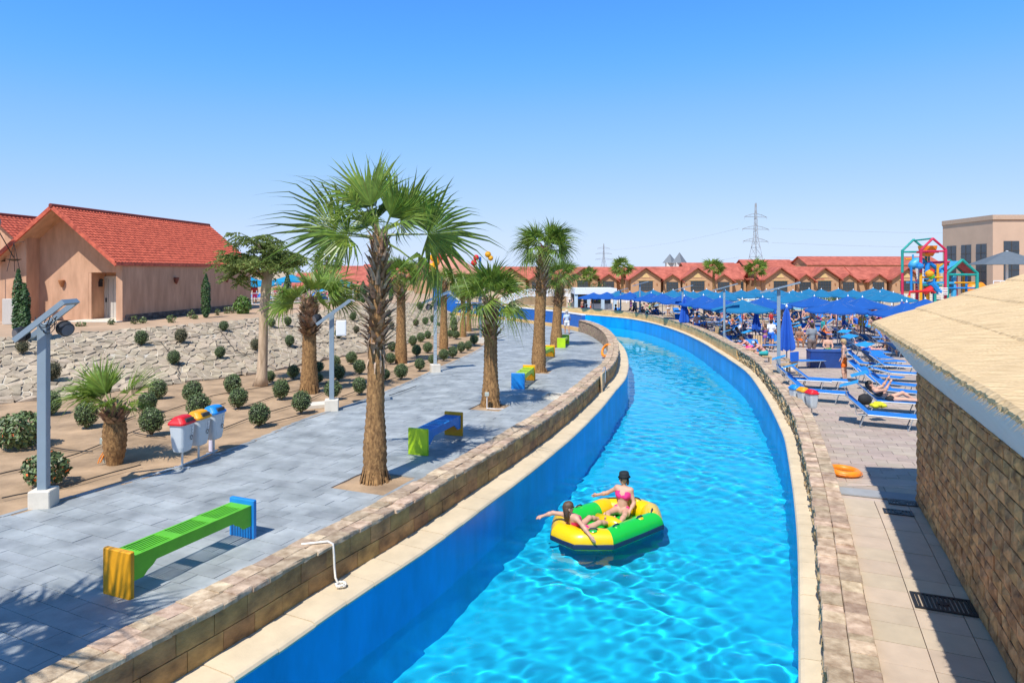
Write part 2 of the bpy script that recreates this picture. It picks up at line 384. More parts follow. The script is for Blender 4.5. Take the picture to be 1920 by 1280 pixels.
for c in range(2):
    a = SR33+.3*c
    while a < CR.len-2:
        l = .6; mb = MB(); z0 = -.15+c*.27; sweep(mb, CR, a+.004, a+l-.004, [(.24,z0),(.3,z0),(.3,z0+.262),(.24,z0+.262)], -1, n=2); its.append((mb.v, mb.f)); a += l
pieces(rwall, 'rendered_block', its, m_tan, 150)
its = []
for row in range(2):
    a = random.uniform(0,.15)
    while a < CR.len-1.5:
        l = random.uniform(.15,.34); mb = MB(); h = random.uniform(-.008,.008)
        o0, o1 = ((.225+random.uniform(-.02,.02), .455), (.46, .70+random.uniform(-.008,.008)))[row]
        sweep(mb, CR, a+.0025, a+l-.0025, [(o0,.385),(o1,.385),(o1,.44+h),(o1-.008,.45+h),(o0+.01,.45+h),(o0,.44+h)], -1, n=2, jit=.004); its.append((mb.v, mb.f)); a += l
pieces(rwall, 'cap_stone', its, m_cap, 300)
# ---- the path with its flags
CE = Curve([(-15,-4),(-12,4),(-10.2,8.5),(-8.75,11.66),(-7.93,13.1),(-7.3,14.3),(-6.9,15.2),(-6.4,17),(-5.95,19.2),(-5.35,20.9),(-4.82,22.7),(-4.05,26.5),(-3.4,30.6),(-2.6,35),(-1.87,39.9),(-1.5,48),(-1.6,58),(-2.6,69)])
st = np.array([CL.near(*p) for p in CE.P]); od = np.argsort(st[:,0]); E_S, E_T = st[od,0], st[od,1]
def t_edge(s): return float(np.interp(s, E_S, E_T))
PITS = []     # tree pits in canal coordinates: (s0, s1, t0, t1)
def add_pit(x, y, half=.62):
    s, t = CL.near(x, y); s = round(s/.3)*.3; PITS.append((s-round(half/.3)*.3, s+round(half/.3)*.3, t-half, t+half)); return s, t
PALM_PITS = [at(703,903), at(920,762,path_z), at(1010,697,path_z), at(1043,650,path_z)]
for p in PALM_PITS: add_pit(p.x, p.y, .6 if p.y < 16 else .5)
SUMP = at(1040,746,path_z)
S68 = CL.at_y(67.5)
mb = MB(); rows = []
for a in np.arange(0, S68, .5):
    te = t_edge(a); r = []
    for t in np.linspace(.3, te, 14):
        x, y = CL.pos(a, t, 1); r.append((x, y, path_z(y)-.035 if y > 1 else -.035))
    rows.append(r[::-1])
strip(mb, rows)
path = mb.build('path', m_mort); path['kind'] = 'structure'
def flag(cur, side, s0, s1, t0, t1, zf, g=.004):
    h = random.uniform(-.003,.003); c = []
    for (s, t) in ((s0+g,t0+g),(s1-g,t0+g),(s1-g,t1-g),(s0+g,t1-g)):
        x, y = cur.pos(s, t, side); c.append((x, y, zf(y)+h))
    v = [(p[0],p[1],p[2]-.03) for p in c]+c
    f = [(4,5,6,7),(0,1,5,4),(1,2,6,5),(2,3,7,6),(3,0,4,7)]
    if side < 0: f = [q[::-1] for q in f]
    return v, f
its = []; i = 0
for a in np.arange(.3, S68, .3):
    te = t_edge(a+.15); t = .48-(.3 if i % 2 else 0); i += 1
    while t < te-.02:
        w_ = .6 if random.random() < .8 else random.choice((.45,.75))
        segs = [(max(t,.48), min(t+w_, te))]
        for (p0,p1,q0,q1) in PITS:
            if p0-.01 < a and a+.3 < p1+.31 and a < p1-.01:
                ns = []
                for (x0,x1) in segs:
                    if x1 <= q0 or x0 >= q1: ns.append((x0,x1)); continue
                    if x0 < q0: ns.append((x0,q0))
                    if x1 > q1: ns.append((q1,x1))
                segs = ns
        for x0, x1 in segs:
            if x1-x0 > .04: its.append(flag(CL, 1, a, a+.3, x0, x1, path_z))
        t += w_
pieces(path, 'paver', its, m_paver, 300)
mb = MB()     # kerb strip at the sand edge
for a in np.arange(3, S68-1, .5): sweep(mb, CL, a, a+.494, [(t_edge(a)-.02,-.06),(t_edge(a)+.1,-.06),(t_edge(a)+.1,.008),(t_edge(a)-.02,.012)], 1, n=2, zoff=path_z)
mb.build('edging', m_paver, path, kind='stuff')
for (p0,p1,q0,q1) in PITS:
    mb = MB(); rows = []
    for a in np.linspace(p0,p1,9):
        r = []
        for t in np.linspace(q0,q1,9):
            x, y = CL.pos(a,t,1); e = min(a-p0,p1-a,t-q0,q1-t); r.append((x,y,path_z(y)-.03+min(.05,e*.15)+mnoise.noise((x*3,y*3,0))*.02))
        rows.append(r[::-1])
    strip(mb, rows); mb.build('tree_pit', m_sand, path, smooth=True)
# ---- sand bed, stone bank and terrace on the left
CB = Curve([(-34,6),(-28,12),(-22,17),(-16,21.4),(-12.4,25.9),(-10.8,28.2),(-9.8,31),(-8.6,35.6),(-7.2,39.5),(-5.6,48),(-4.9,58),(-5,67)])
CT = Curve([(-38,13),(-32,17),(-25,22),(-20.4,25.3),(-18.7,28.4),(-17.1,30.8),(-15.7,33.2),(-14.2,37.8),(-12.5,45.6),(-11.2,52.8),(-9.3,60.5),(-8.2,68)])
NB = 90
_cb = [CB.pos(CB.len*i/NB) for i in range(NB+1)]; _ct = []
_prev = 0
for p in _cb:                                   # matching points up the slope
    a, _ = CT.near(p[0]-2.6, p[1]+4.2 if p[1] < 40 else p[1]+1.5); a = max(a, _prev); _prev = a; _ct.append(CT.pos(a))
_cb = np.array(_cb); _ct = np.array(_ct)
for _ in range(6): _ct[1:-1] = .25*_ct[:-2]+.5*_ct[1:-1]+.25*_ct[2:]
def bank_pt(a, t, off=0):
    i = a/CB.len*NB
    bx = np.interp(i, range(NB+1), _cb[:,0]); by = np.interp(i, range(NB+1), _cb[:,1]); tx = np.interp(i, range(NB+1), _ct[:,0]); ty = np.interp(i, range(NB+1), _ct[:,1])
    zt = 1.6-.5*min(1, max(0, (by-52)/14)); zb = path_z(by)+.06
    return (lerp(bx,tx,t), lerp(by,ty,t), zb+(zt-zb)*(t**.92)+off)
_ga = np.linspace(0, CB.len, 400); _gt = np.linspace(0, 1, 40)
_gp = np.array([[bank_pt(a,t) for t in _gt] for a in _ga])
_gu = 960+_gp[...,0]/_gp[...,1]*F; _gv = HZ+(HC-_gp[...,2])/_gp[...,1]*F
def on_bank(u, v):
    d = (_gu-u)**2+(_gv-v)**2; i, j = np.unravel_index(np.argmin(d), d.shape); return Vector(_gp[i,j])
mb = MB(); rows = []
for a in np.linspace(0, CE.len, 120):           # sand from path edge to foot of bank
    pe = CE.pos(a, -.06, 1); i, _ = CB.near(pe[0]-5 if pe[1] < 40 else pe[0]-3, pe[1]+3 if pe[1] < 40 else pe[1]); q = CB.pos(min(i+.0, CB.len)); r = []
    for t in np.linspace(0, 1.06, 26):
        x, y = lerp(pe[0],q[0],t), lerp(pe[1],q[1],t); z = path_z(y)+.0+.06*min(1,t)+(.03*mnoise.noise((x*.7,y*.7,1))+.012*mnoise.noise((x*2.5,y*2.5,2)))*min(1,t*6)
        r.append((x, y, z))
    rows.append(r[::-1])
strip(mb, rows); sandbed = mb.build('sand_bed', m_sand, smooth=True); sandbed['kind'] = 'structure'
def sand_z(x, y): return path_z(y)+.04
m_grout = M('pale_mortar', (.52,.465,.375), .95, .12, 3, .4, 40)
m_stone = M('bank_flagstone', (.40,.325,.23), .85, .25, 4, .7, 25, rnd=.2, hue=.008)
mb = MB(); rows = []
for a in np.linspace(0, CB.len, 160): rows.append([Vector(bank_pt(a,t))+Vector((0,0,.02*mnoise.noise((a*.8,t*5,0)))) for t in np.linspace(1.0,-.04,16)])
strip(mb, rows); bank = mb.build('bank', m_grout, smooth=True); bank['kind'] = 'structure'
# irregular flagstones: cells of a jittered grid, clipped by half planes
W_B = 5.6; cs = .37; sites = []
rg = random.Random(5)
for i in range(int(CB.len/cs)+1):
    for j in range(int(W_B/cs)+1): sites.append((i*cs+rg.uniform(-.20,.20), j*cs+(i%2)*cs*.5+rg.uniform(-.18,.18)))
SA = np.array(sites); its = []
for k, (x, y) in enumerate(sites):
    if not (-.1 < y < W_B+.1): continue
    poly = [(x-.8,y-.8),(x+.8,y-.8),(x+.8,y+.8),(x-.8,y+.8)]
    nb = np.where((abs(SA[:,0]-x) < 1.3)&(abs(SA[:,1]-y) < 1.3))[0]
    for j in nb:
        if j == k: continue
        mx, my = (SA[j,0]+x)/2, (SA[j,1]+y)/2; nx, ny = SA[j,0]-x, SA[j,1]-y; l = math.hypot(nx,ny); nx /= l; ny /= l; mx -= nx*.026; my -= ny*.026
        out = []
        for q in range(len(poly)):
            p0, p1 = poly[q], poly[(q+1)%len(poly)]; d0 = (p0[0]-mx)*nx+(p0[1]-my)*ny; d1 = (p1[0]-mx)*nx+(p1[1]-my)*ny
            if d0 <= 0: out.append(p0)
            if d0*d1 < 0: t = d0/(d0-d1); out.append((lerp(p0[0],p1[0],t), lerp(p0[1],p1[1],t)))
        poly = out
        if len(poly) < 3: break
    if len(poly) < 3: continue
    poly = [(min(max(p[0],0),CB.len), min(max(p[1],.02),W_B-.02)) for p in poly]
    cx = sum(p[0] for p in poly)/len(poly); cy = sum(p[1] for p in poly)/len(poly); n = len(poly)
    h = rg.uniform(.025,.075); tx, ty = rg.uniform(-.16,.16), rg.uniform(-.16,.16)
    lo = [bank_pt(p[0],p[1]/W_B,-.02) for p in poly]; hi = [bank_pt(lerp(p[0],cx,.04), lerp(p[1],cy,.04)/W_B, h+(p[0]-cx)*tx+(p[1]-cy)*ty) for p in poly]
    its.append((lo+hi, [tuple(range(n,2*n))]+[(q,(q+1)%n,n+(q+1)%n,n+q) for q in range(n)]))
pieces(bank, 'flagstone', its, m_stone, 300)
mb = MB(); rows = []
for a in np.linspace(0, CB.len, 100):
    p = bank_pt(a, .985); r = []
    for d, dz in ((0,.02),(.6,.05),(1.5,.08),(4,.1),(12,.1),(60,.1)):
        r.append((p[0]-d*.9, p[1]+d*.45, p[2]+dz+.02*mnoise.noise((p[0]*.8-d,p[1]*.8,3))))
    rows.append(r[::-1])
strip(mb, rows)
p = bank_pt(CB.len, .985); strip(mb, [[(-70,100,1.2),(-7,95,1.1)],[(p[0]-54,p[1]+27,p[2]+.1),(p[0],p[1],p[2]+.02)]])
terrace = mb.build('terrace', M('terrace_sand', (.44,.30,.19), .95, .2, .9, .4, 20), smooth=True); terrace['kind'] = 'structure'
# ---- right deck
mb = MB(); rows = []
for a in np.arange(0, CR.at_y(60), .5):
    r = []
    for t in np.linspace(.5, 40, 12):
        x, y = CR.pos(a, t, -1); r.append((x, y, deck_z(y)-.03))
    rows.append(r)
def hut_line(x, y): return (x-6.76)*.926+(y-11.43)*-.379     # >0 inside the hut's long wall
m_deckbed = M('deck_far', (.50,.40,.33), .7, .12, 1.5, .1, 20)
strip(mb, rows); deck = mb.build('sun_deck', m_deckbed); deck['kind'] = 'structure'
its = []; its2 = []
for i, a in enumerate(np.arange(.2, CR.at_y(11.9), .44)):
    for t in (.71,1.2,1.69,2.18,2.67,3.16):
        x, y = CR.pos(a+.2, t+.25, -1)
        if hut_line(x, y) < .4: its.append(flag(CR, -1, a, a+.44, t, t+.49, deck_z, .005))
i = 0
for a in np.arange(CR.at_y(11.9)+.6, CR.at_y(36), .3):
    i += 1; t = .71-(.25 if i%2 else 0)
    while t < 10:
        x, y = CR.pos(a, t, -1)
        if y > 11.2 or hut_line(x, y) < 0: its2.append(flag(CR, -1, a, a+.3, max(t,.71), t+.5, deck_z, .004))
        t += .5
pieces(deck, 'cream_tile', its, m_tile, 300)
pieces(deck, 'deck_tile', its2, m_deck, 300)
a0 = CR.at_y(11.9)
mb = MB()
sweep(mb, CR, a0+.22, a0+.6, [(.71,-.02),(3.4,-.02),(3.4,.002),(.71,.002)], -1, n=2, zoff=deck_z); mb.build('threshold_slab', m_mort, deck)
# ================================================================ stone hut with reed roof, right
hutA = Vector((6.76,11.43,.35)); hd = Vector((-.379,-.926,0)); hn = Vector((.926,-.379,0))   # along the wall towards us; into the hut
LH, WH, HT = 13.0, 7.0, 2.17
m_hut = M('split_face_block', (.42,.18,.058), .9, .5, 6, .9, 14, rnd=.22, hue=.005, col2=(.56,.29,.11))
m_soffit = M('grey_cornice', (.62,.65,.67), .7, .06, 2)
m_reed = M('reed_thatch', (.58,.40,.20), .9, .22, 1.0, .5, 1.0, col2=(.68,.50,.28), stretch=(60,2,2))
hut = empty('stone_hut', hutA, 0, 'brown split-face stone hut with reed mat roof beside the sun deck', 'hut')
mb = MB()
def hp(a, b, z): p = hd*a+hn*b; return (p.x, p.y, z)
mb.add([hp(0,.06,0),hp(LH,.06,0),hp(LH,WH,0),hp(0.06,WH,0),hp(.06,.06,HT),hp(LH,.06,HT),hp(LH,WH,HT),hp(.06,WH,HT)], [(0,1,5,4),(1,2,6,5),(2,3,7,6),(3,0,4,7),(4,5,6,7)])
hw = mb.build('wall', m_core, hut)
its = []
c = 0; z = 0
while z < HT-.02:
    h = random.choice((.15,.16,.14)); a = -.0 if c%2 else -.0; a = 0
    first = .3 if c%2 else .16
    while a < LH:
        l = first if a == 0 else random.uniform(.24,.36); h1 = min(h, HT-z)
        v = []; jj = [random.uniform(-.006,.006) for _ in range(8)]; d = random.uniform(.0,.012)
        for k, (aa, bb, zz) in enumerate(((a+.005,.02-d,z+.006),(a+l-.005,.02-d,z+.006),(a+l-.005,.1,z+.006),(a+.005,.1,z+.006),(a+.005,.02-d,z+h1-.006),(a+l-.005,.02-d,z+h1-.006),(a+l-.005,.1,z+h1-.006),(a+.005,.1,z+h1-.006))):
            v.append(hp(aa, bb+(jj[k] if bb < .05 else 0), zz))
        ctr = hp(a+l/2, -.012-d+random.uniform(-.006,.008), z+h1/2); v.append(ctr)
        f = [(3,2,1,0),(4,5,6,7),(1,2,6,5),(3,0,4,7),(0,1,8),(1,5,8),(5,4,8),(4,0,8)]
        its.append((v, f)); a += l
    z += h; c += 1
# rank in world space
its_w = [([(p[0]+hutA.x, p[1]+hutA.y, p[2]+hutA.z) for p in v], f) for v, f in its]
order = sorted(range(len(its)), key=lambda i: (lambda c: math.hypot(c[0],c[1])+(1e4 if c[1] < 3 or abs(960+c[0]/c[1]*F) > 1950 else 0))(np.mean(np.array(its_w[i][0]),axis=0)))
rest = MB()
for n_, i in enumerate(order):
    v, f = its[i]
    if n_ < 300:
        me = bpy.data.meshes.new('wall_block'); me.from_pydata(v, [], f); me.materials.append(m_hut); mobj('wall_block', me, hw)
    else: rest.add(v, f)
rest.build('wall_blocks_beyond', m_hut, hw, kind='stuff')
# cornice and roof (gable, ridge along the wall)
OV, ZE, SL = .52, 2.90, .375      # overhang, eave height above base, slope
mb = MB()
mb.add([hp(-.75,-OV+.06,ZE-.06),hp(LH,-OV+.06,ZE-.06),hp(LH,.03,HT-.02),hp(-.02,.03,HT-.02),hp(-.75,WH/2,ZE+SL*(WH/2+OV)-.08),hp(-.02,WH/2,HT)], [(0,1,2,3),(0,3,5,4)])
mb.add([hp(-.75,-OV+.06,ZE-.06),hp(LH,-OV+.06,ZE-.06),hp(LH,-OV+.06,ZE+.02),hp(-.75,-OV+.06,ZE+.02)], [(0,3,2,1)])
mb.build('cornice', m_soffit, hut)
roof = empty('roof'); roof.parent = hut
mb = MB(); zr = ZE+SL*(WH/2+OV)
mb.add([hp(-.72,-OV+.1,ZE),hp(LH,-OV+.1,ZE),hp(LH,WH/2,zr),hp(-.72,WH/2,zr),hp(-.72,WH+OV,ZE),hp(LH,WH+OV,ZE)], [(0,1,2,3),(3,2,5,4)])
roof_base = mb.build('roof_deck', m_reed, roof)
rng = np.random.default_rng(8)
rmat = m_reed
nC = 6; wC = (WH/2+OV)/nC
for c in range(nC):
    # each mat: a gently wavy slab lapping over the one below, lower edge frayed into reed ends
    b0 = -OV-.04+c*wC; b1 = b0+wC+.12; n = 420; mb = MB(); L0, L1 = -.8-.02*random.random(), LH
    for i in range(n+1):
        a = lerp(L0, L1, i/n); wv = .005*math.sin(a*2.1+c)+.006*mnoise.noise((a*3,c*5,0))
        fr = abs(mnoise.noise((a*9,c*3,7)))*.03+rng.random()*.02
        for (b, dz) in ((b0-fr,.004),(b0+.015,.032),((b0+b1)/2,.034),(b1,.006)):
            z = ZE+SL*(b+OV)+dz+.035+wv+rng.random()*.006
            mb.v.append(hp(a, b, z))
        z = ZE+SL*(b0-fr+OV)-.01+wv; mb.v.append(hp(a, b0+.01-fr*.9, z))
    for i in range(n):
        k = i*5
        for j in range(3): mb.f.append((k+j, k+5+j, k+6+j, k+1+j)); mb.m.append(0)
        mb.f.append((k+4, k+9, k+5, k)); mb.m.append(0)
    mb.build('reed_mat', rmat, roof)
# loose reed ends along the eave
mb = MB()
for i in range(900):
    a = random.uniform(-.8, LH*.75); b = -OV-.02; l = random.uniform(.03,.13); r = .004
    p = Vector(hp(a, b, ZE+.03+random.uniform(-.03,.03))); q = Vector(hp(a+random.uniform(-.03,.03), b-l*.8, ZE+.01-l*.6))
    s_ = hd*r; mb.add([p-s_, p+s_, q], [(0,1,2)]); mb.add([p-Vector((0,0,r)), p+Vector((0,0,r)), q], [(0,1,2)])
mb.build('reed_fringe', M('reed_ends', (.50,.37,.20), .9, .3, 20), roof, kind='stuff')
# drain covers in the tiles, ring on the floor
m_iron = M('black_iron', (.03,.03,.032), .5, .2, 20, metal=.4)
def grate(u, v, w_, d_, label, rz):
    p = at(u, v, .35); e = empty('drain_cover', (p.x,p.y,.356), rz, label, 'drain cover')
    mb = MB()
    for s_ in (-1,1): mb.box((0,s_*(d_/2-.02),.006),(w_,.04,.012)); mb.box((s_*(w_/2-.02),0,.006),(.04,d_-.08,.0118))
    mb.build('frame', m_iron, e)
    n = int((w_-.08)/.045)
    for i in range(n): MB().box((-w_/2+.04+(i+.5)*(w_-.08)/n,0,.0055),(.026,d_-.08,.009)).build('bar', m_iron, e)
    MB().lathe([(.06,0),(.06,.013),(.05,.014)],10).build('boss', m_iron, e)
grate(1768,1133,.62,.42,'black ribbed iron drain cover lying nearest to us beside the hut wall', R(-22))
grate(1684,961,.42,.24,'small black drain cover half in sun at the edge of the hut shadow', R(-22))
grate(1692,944,.42,.20,'small black drain cover wholly in shade touching the hut wall', R(-22))
# ================================================================ palms, trees, shrubs
m_frond = M('palm_green', (.10,.18,.022), .38, .35, 3, rnd=.28, hue=.018, trans=.35, col2=(.20,.29,.045), spec=.5)
m_petiole = M('petiole_green', (.16,.21,.05), .5, .2, 3)
m_trunk = M('palm_trunk', (.19,.09,.032), .95, .45, 9, 1.0, 26, col2=(.33,.185,.072), stretch=(2.2,2.2,.9))
m_boot = M('leaf_base_brown', (.21,.105,.045), .9, .5, 14, .6, 30, rnd=.4, hue=.015, col2=(.34,.21,.12))
m_bootp = M('leaf_base_pale', (.40,.28,.19), .9, .4, 12, rnd=.3)
def frond_me(name, seed, pet=.9, Rr=1.1, n=34, spread=115, droop=.5, cup=.25, split=.5, hang=.0):
    """fan leaf: a stalk along +Y and pleated segments that part and droop towards their tips"""
    rg = random.Random(seed); mb = MB()
    mb.tube([(0,0,0),(0,pet*.5,.03),(0,pet,.0)], [.028,.018,.012], 5, 1)
    sp = R(spread)
    for i in range(n):
        a = lerp(-sp, sp, (i+.5)/n); da = sp*2/n*.53; L = Rr*(1-.22*(abs(a)/sp)**2)*rg.uniform(.74,1.08); hz = hang+rg.uniform(-.05,.12)
        st = (0,.22,split,.74,.9,1.0); dr = droop*rg.uniform(.7,1.5); tw = rg.uniform(-.10,.10)
        b = len(mb.v)
        for k, s_ in enumerate(st):
            r = s_*L; wd = min(r*math.tan(da), split*L*math.tan(da)*max(0, 1-(s_-split)/(1-split))**1.25 if s_ > split else 9)
            dz = -dr*max(0, s_-.42)**2*L*2.2-hz*s_*s_*L; pull = 1-.20*dr*max(0,s_-.5)
            aa = a+tw*max(0, s_-split)*2
            cx, cy = math.sin(aa)*r*pull, math.cos(aa)*r*pull; up = cup*r*(abs(math.sin(a))**1.3)
            px, py = math.cos(aa), -math.sin(aa)
            for (q, zz) in ((-1,.0),(0,-.45*wd),(1,.0)):
                mb.v.append((cx+px*wd*q, pet+cy+py*wd*q, dz+up+zz+.0))
        for k in range(len(st)-1):
            for q in range(2): mb.f.append((b+k*3+q, b+k*3+q+1, b+k*3+4+q, b+k*3+3+q)); mb.m.append(0)
    return mb.me(name, [m_frond, m_petiole])
FR = {
 'up':   [frond_me('frond_young', s, .65, 1.28, 30, 74, .24, .5, .48) for s in (1,2)],
 'mid':  [frond_me('frond_open', s, .80, 1.38, 34, 106, .72, .38, .42) for s in (3,4,5)],
 'old':  [frond_me('frond_drooping', s, .85, 1.35, 30, 96, .9, .2, .42, .25) for s in (6,7)],
 'tiny': [frond_me('frond_far', s, .8, 1.1, 18, 110, .5, .2, .55) for s in (8,9)],
}
def palm(name, base, trunk_h, r0, r1, label, fronds, bootz=.45, scale=1.0, group=None, lean=(0,0), bulge=.12, skirt=True, nboot=None, far=False, pale=False, beard=0, barrel=False, roll=55):
    """fan palm: trunk, crown shaft of old leaf bases, fronds as parts. fronds: (azimuth, elevation, size, kind)"""
    e = empty(name, base, 0, label, 'palm tree', group)
    mb = MB(); n = 14 if not far else 8; rings = int(trunk_h/(.07 if not far else .3))+4; pr = []
    def ax(z): t = z/trunk_h; return Vector((lean[0]*t*t, lean[1]*t*t, z))
    def rad(z):
        t = z/trunk_h; r = lerp(r0, r1, t**.8); r += bulge*r0*math.exp(-((t-.12)/.12)**2)*2
        if barrel: r = lerp(r0*.72, r1, t)+r0*.42*math.sin(math.pi*min(1,t*1.05))**.8
        if t < .07: r *= 1.0+.06*(1-t/.07)
        return r
    b = len(mb.v); rg = random.Random(sum(ord(c)*(i+1) for i, c in enumerate(label)) % 9973)
    for i in range(rings+1):
        z = lerp(-.05, trunk_h, i/rings); c = ax(max(z,0)); r = rad(max(z,0))*(1+(.04 if i%2 else -.04)*(0 if far else 1))
        for k in range(n):
            t_ = 2*math.pi*k/n; rr = r*(1+.05*mnoise.noise((math.cos(t_)*2,math.sin(t_)*2,z*3+base[0])))
            mb.v.append((c.x+rr*math.cos(t_), c.y+rr*math.sin(t_), z))
    for i in range(rings):
        for k in range(n): mb.f.append((b+i*n+k, b+i*n+(k+1)%n, b+(i+1)*n+(k+1)%n, b+(i+1)*n+k)); mb.m.append(0)
    mb.build('trunk', m_trunk, e, smooth=True)
    # old leaf bases wrapped round the upper trunk
    mb = MB(); zb = trunk_h*(1-bootz); nb = nboot or int((trunk_h-zb)*(62 if not far else 16))
    for i in range(nb):
        t_ = i/nb; z = lerp(zb, trunk_h+.05, t_); az = i*2.399963+rg.uniform(-.2,.2); r = rad(min(z,trunk_h)); c = ax(min(z, trunk_h)); o = Vector((math.cos(az), math.sin(az), 0)); s_ = Vector((-o.y, o.x, 0))
        wd = r*rg.uniform(.30,.45); l = rg.uniform(.16,.30)*(1 if not far else 1.4)*lerp(1.25,.9,t_); tilt = lerp(1.15,.30,t_**.7)+rg.uniform(-.3,.3)
        p0 = Vector((c.x,c.y,z))+o*r*.92; d = (o*math.sin(tilt)+Vector((0,0,1))*math.cos(tilt))
        p1 = p0+d*l*.55; p2 = p0+d*l+o*.03
        th = o*.028
        mb.add([p0-s_*wd, p0+s_*wd, p1+s_*wd*.62, p1-s_*wd*.62, p2+s_*wd*.30, p2-s_*wd*.34, p0+th*1.4, p1+th*1.2, p2+th*.3], [(0,6,7,3),(6,1,2,7),(3,7,8,5),(7,2,4,8),(0,3,2,1),(3,5,4,2)], 1 if (pale and rg.random() < .35) or rg.random() < .12 else 0)
    mb.build('leaf_bases', [m_boot, m_bootp], e, kind='stuff')
    if beard:      # dead fibre hanging below the leaf bases
        mb = MB()
        for i in range(beard):
            az = rg.uniform(0,6.28); z = zb+rg.uniform(-.25,.35); r = rad(z)*1.02; o = Vector((math.cos(az),math.sin(az),0)); s_ = Vector((-o.y,o.x,0)); p = ax(z)+o*r; l = rg.uniform(.12,.35); w_ = rg.uniform(.012,.035)
            q = p-Vector((0,0,l))+o*rg.uniform(.0,.07); mb.add([p-s_*w_, p+s_*w_, q+s_*w_*.3, q-s_*w_*.3], [(0,1,2,3)])
        mb.build('dead_fibre', m_bootp, e, kind='stuff')
    if skirt:
        mb = MB()
        for i in range(70):
            az = rg.uniform(0,6.28); o = Vector((math.cos(az),math.sin(az),0)); s_ = Vector((-o.y,o.x,0)); z = rg.uniform(.1,.32); r = rad(z)*1.03; q = o*(r+rg.uniform(.02,.10)); p = o*r+Vector((0,0,z)); w_ = rg.uniform(.012,.03)
            mb.add([p-s_*w_, p+s_*w_, q+s_*w_, q-s_*w_], [(0,1,2,3)])
        mb.build('root_fringe', m_trunk, e, kind='stuff')
    top = ax(trunk_h)
    for (az, el, sz, kd, *rl) in fronds:
        me = rg.choice(FR[kd])
        o = mobj('frond', me, e, top+Vector((0,0,rg.uniform(-.12,.08)))*scale, (0,0,0), (sz*scale,)*3)
        o.rotation_euler = Euler((R(el), R(rl[0] if rl else rg.uniform(-roll,roll)), R(az-90)), 'XYZ')
    return e
def crown(rg, n, far=False, lo=-35, hi=85, sz=1.0, jit=10):
    out = []
    for i in range(n):
        t = (i+.5)/n; el = lerp(hi, lo, t**.85)+rg.uniform(-jit,jit); az = i*137.5+rg.uniform(-15,15)
        k = 'tiny' if far else ('up' if el > 55 else 'mid' if el > 2 else 'old')
        out.append((az, el, sz*rg.uniform(.85,1.08)*(1 if el > -10 else .9), k))
    return out
rg = random.Random(21)
p = PALM_PITS[0]
palm('fan_palm', (p.x,p.y,0), 4.9, .20, .145, 'tall fan palm in the path bed behind the green bench, largest in view',
     [(180,16,1.12,'mid',62),(154,48,1.05,'mid',55),(120,66,1.0,'up',30),(92,80,.98,'up'),(58,70,.98,'up',-30),(18,46,.95,'up',-60),(2,4,1.08,'mid',-62),(8,-36,1.0,'old',-20),(212,8,.8,'mid'),(240,30,.72,'mid'),(272,55,.75,'up'),(305,60,.85,'up'),(86,36,.9,'mid'),(118,14,.8,'mid'),(328,18,.7,'mid'),(195,48,.85,'mid')],
     bootz=.46, lean=(.10,.0), pale=True, beard=60, scale=1.1)
p = at(215,866,.05)
palm('fan_palm', (p.x,p.y,.03), 1.12, .205, .17, 'short young fan palm on the sand beside the litter bins',
     [(172,38,1.0,'mid'),(178,28,.95,'mid'),(150,18,.7,'mid'),(100,82,1.0,'up'),(80,75,.95,'up'),(130,68,.95,'up'),(15,52,.95,'up'),(22,44,1.0,'up'),(35,20,.6,'mid'),(345,8,.5,'mid'),(240,40,.6,'mid'),(290,30,.55,'mid'),(200,50,.8,'up')],
     bootz=.20, bulge=0, pale=True, scale=.74, nboot=40, skirt=False, barrel=True, roll=30)
p = at(580,738,sand_z.__call__ if False else path_z)
palm('fan_palm', (p.x,p.y,path_z(p.y)+.04), 3.2, .285, .215, 'stout fan palm with ragged collar behind the solar lamp with white box',
     [(185,-8,1.15,'mid'),(165,20,1.1,'mid'),(150,50,1.1,'up'),(110,70,1.15,'up'),(70,60,1.1,'up'),(40,45,1.15,'mid'),(10,25,1.2,'mid'),(-5,8,1.2,'mid'),(20,-5,1.05,'mid'),(215,0,.8,'mid'),(320,0,.8,'mid'),(255,25,.75,'mid'),(280,40,.9,'up'),(90,30,1.0,'mid'),(130,10,1.0,'mid')],
     bootz=.38, bulge=.06, scale=.88, nboot=190)
PALMS = [  # u, v base, crown v, r0, label
 (752,682,520,.27,'fan palm at the foot of the stone bank behind the tall palm',False),
 (832,655,528,.24,'slim fan palm standing beside the striped lamp post by the path',False),
 (868,632,536,.22,'fan palm before the sloping blue slide wall',False),
 (879,622,540,.19,'thinner palm close behind another in front of the blue slide wall',False)]
for (u, v, vc, r0, lab, far) in PALMS:
    p = at(u, v, path_z); h = (v-vc)/F*p.y
    palm('fan_palm', (p.x,p.y,path_z(p.y)+.03), h, r0, r0*.7, lab, crown(rg, 22, hi=80, lo=-28, sz=.72), bootz=.30, bulge=.08, pale=True, skirt=False)
p = PALM_PITS[1]
palm('fan_palm', (p.x,p.y,p.z), 3.3, .24, .19, 'leafy fan palm in a square path bed beyond the blue bench', crown(random.Random(5), 22, hi=86, lo=-22, sz=.84), bootz=.36, bulge=.10, pale=True, roll=35)
p = PALM_PITS[2]
palm('fan_palm', (p.x,p.y,p.z), 5.35, .27, .22, 'tallest of the two palms by the far benches, nearer to us', crown(rg, 26, hi=84, lo=-30, sz=.86), bootz=.36, bulge=.10, pale=True, lean=(.25,0))
p = PALM_PITS[3]
palm('fan_palm', (p.x,p.y,p.z), 4.3, .31, .24, 'fan palm close behind the far bench beside the man in the pale shirt', crown(rg, 22, hi=80, lo=-30, sz=.84), bootz=.42, bulge=.12, lean=(.3,0))
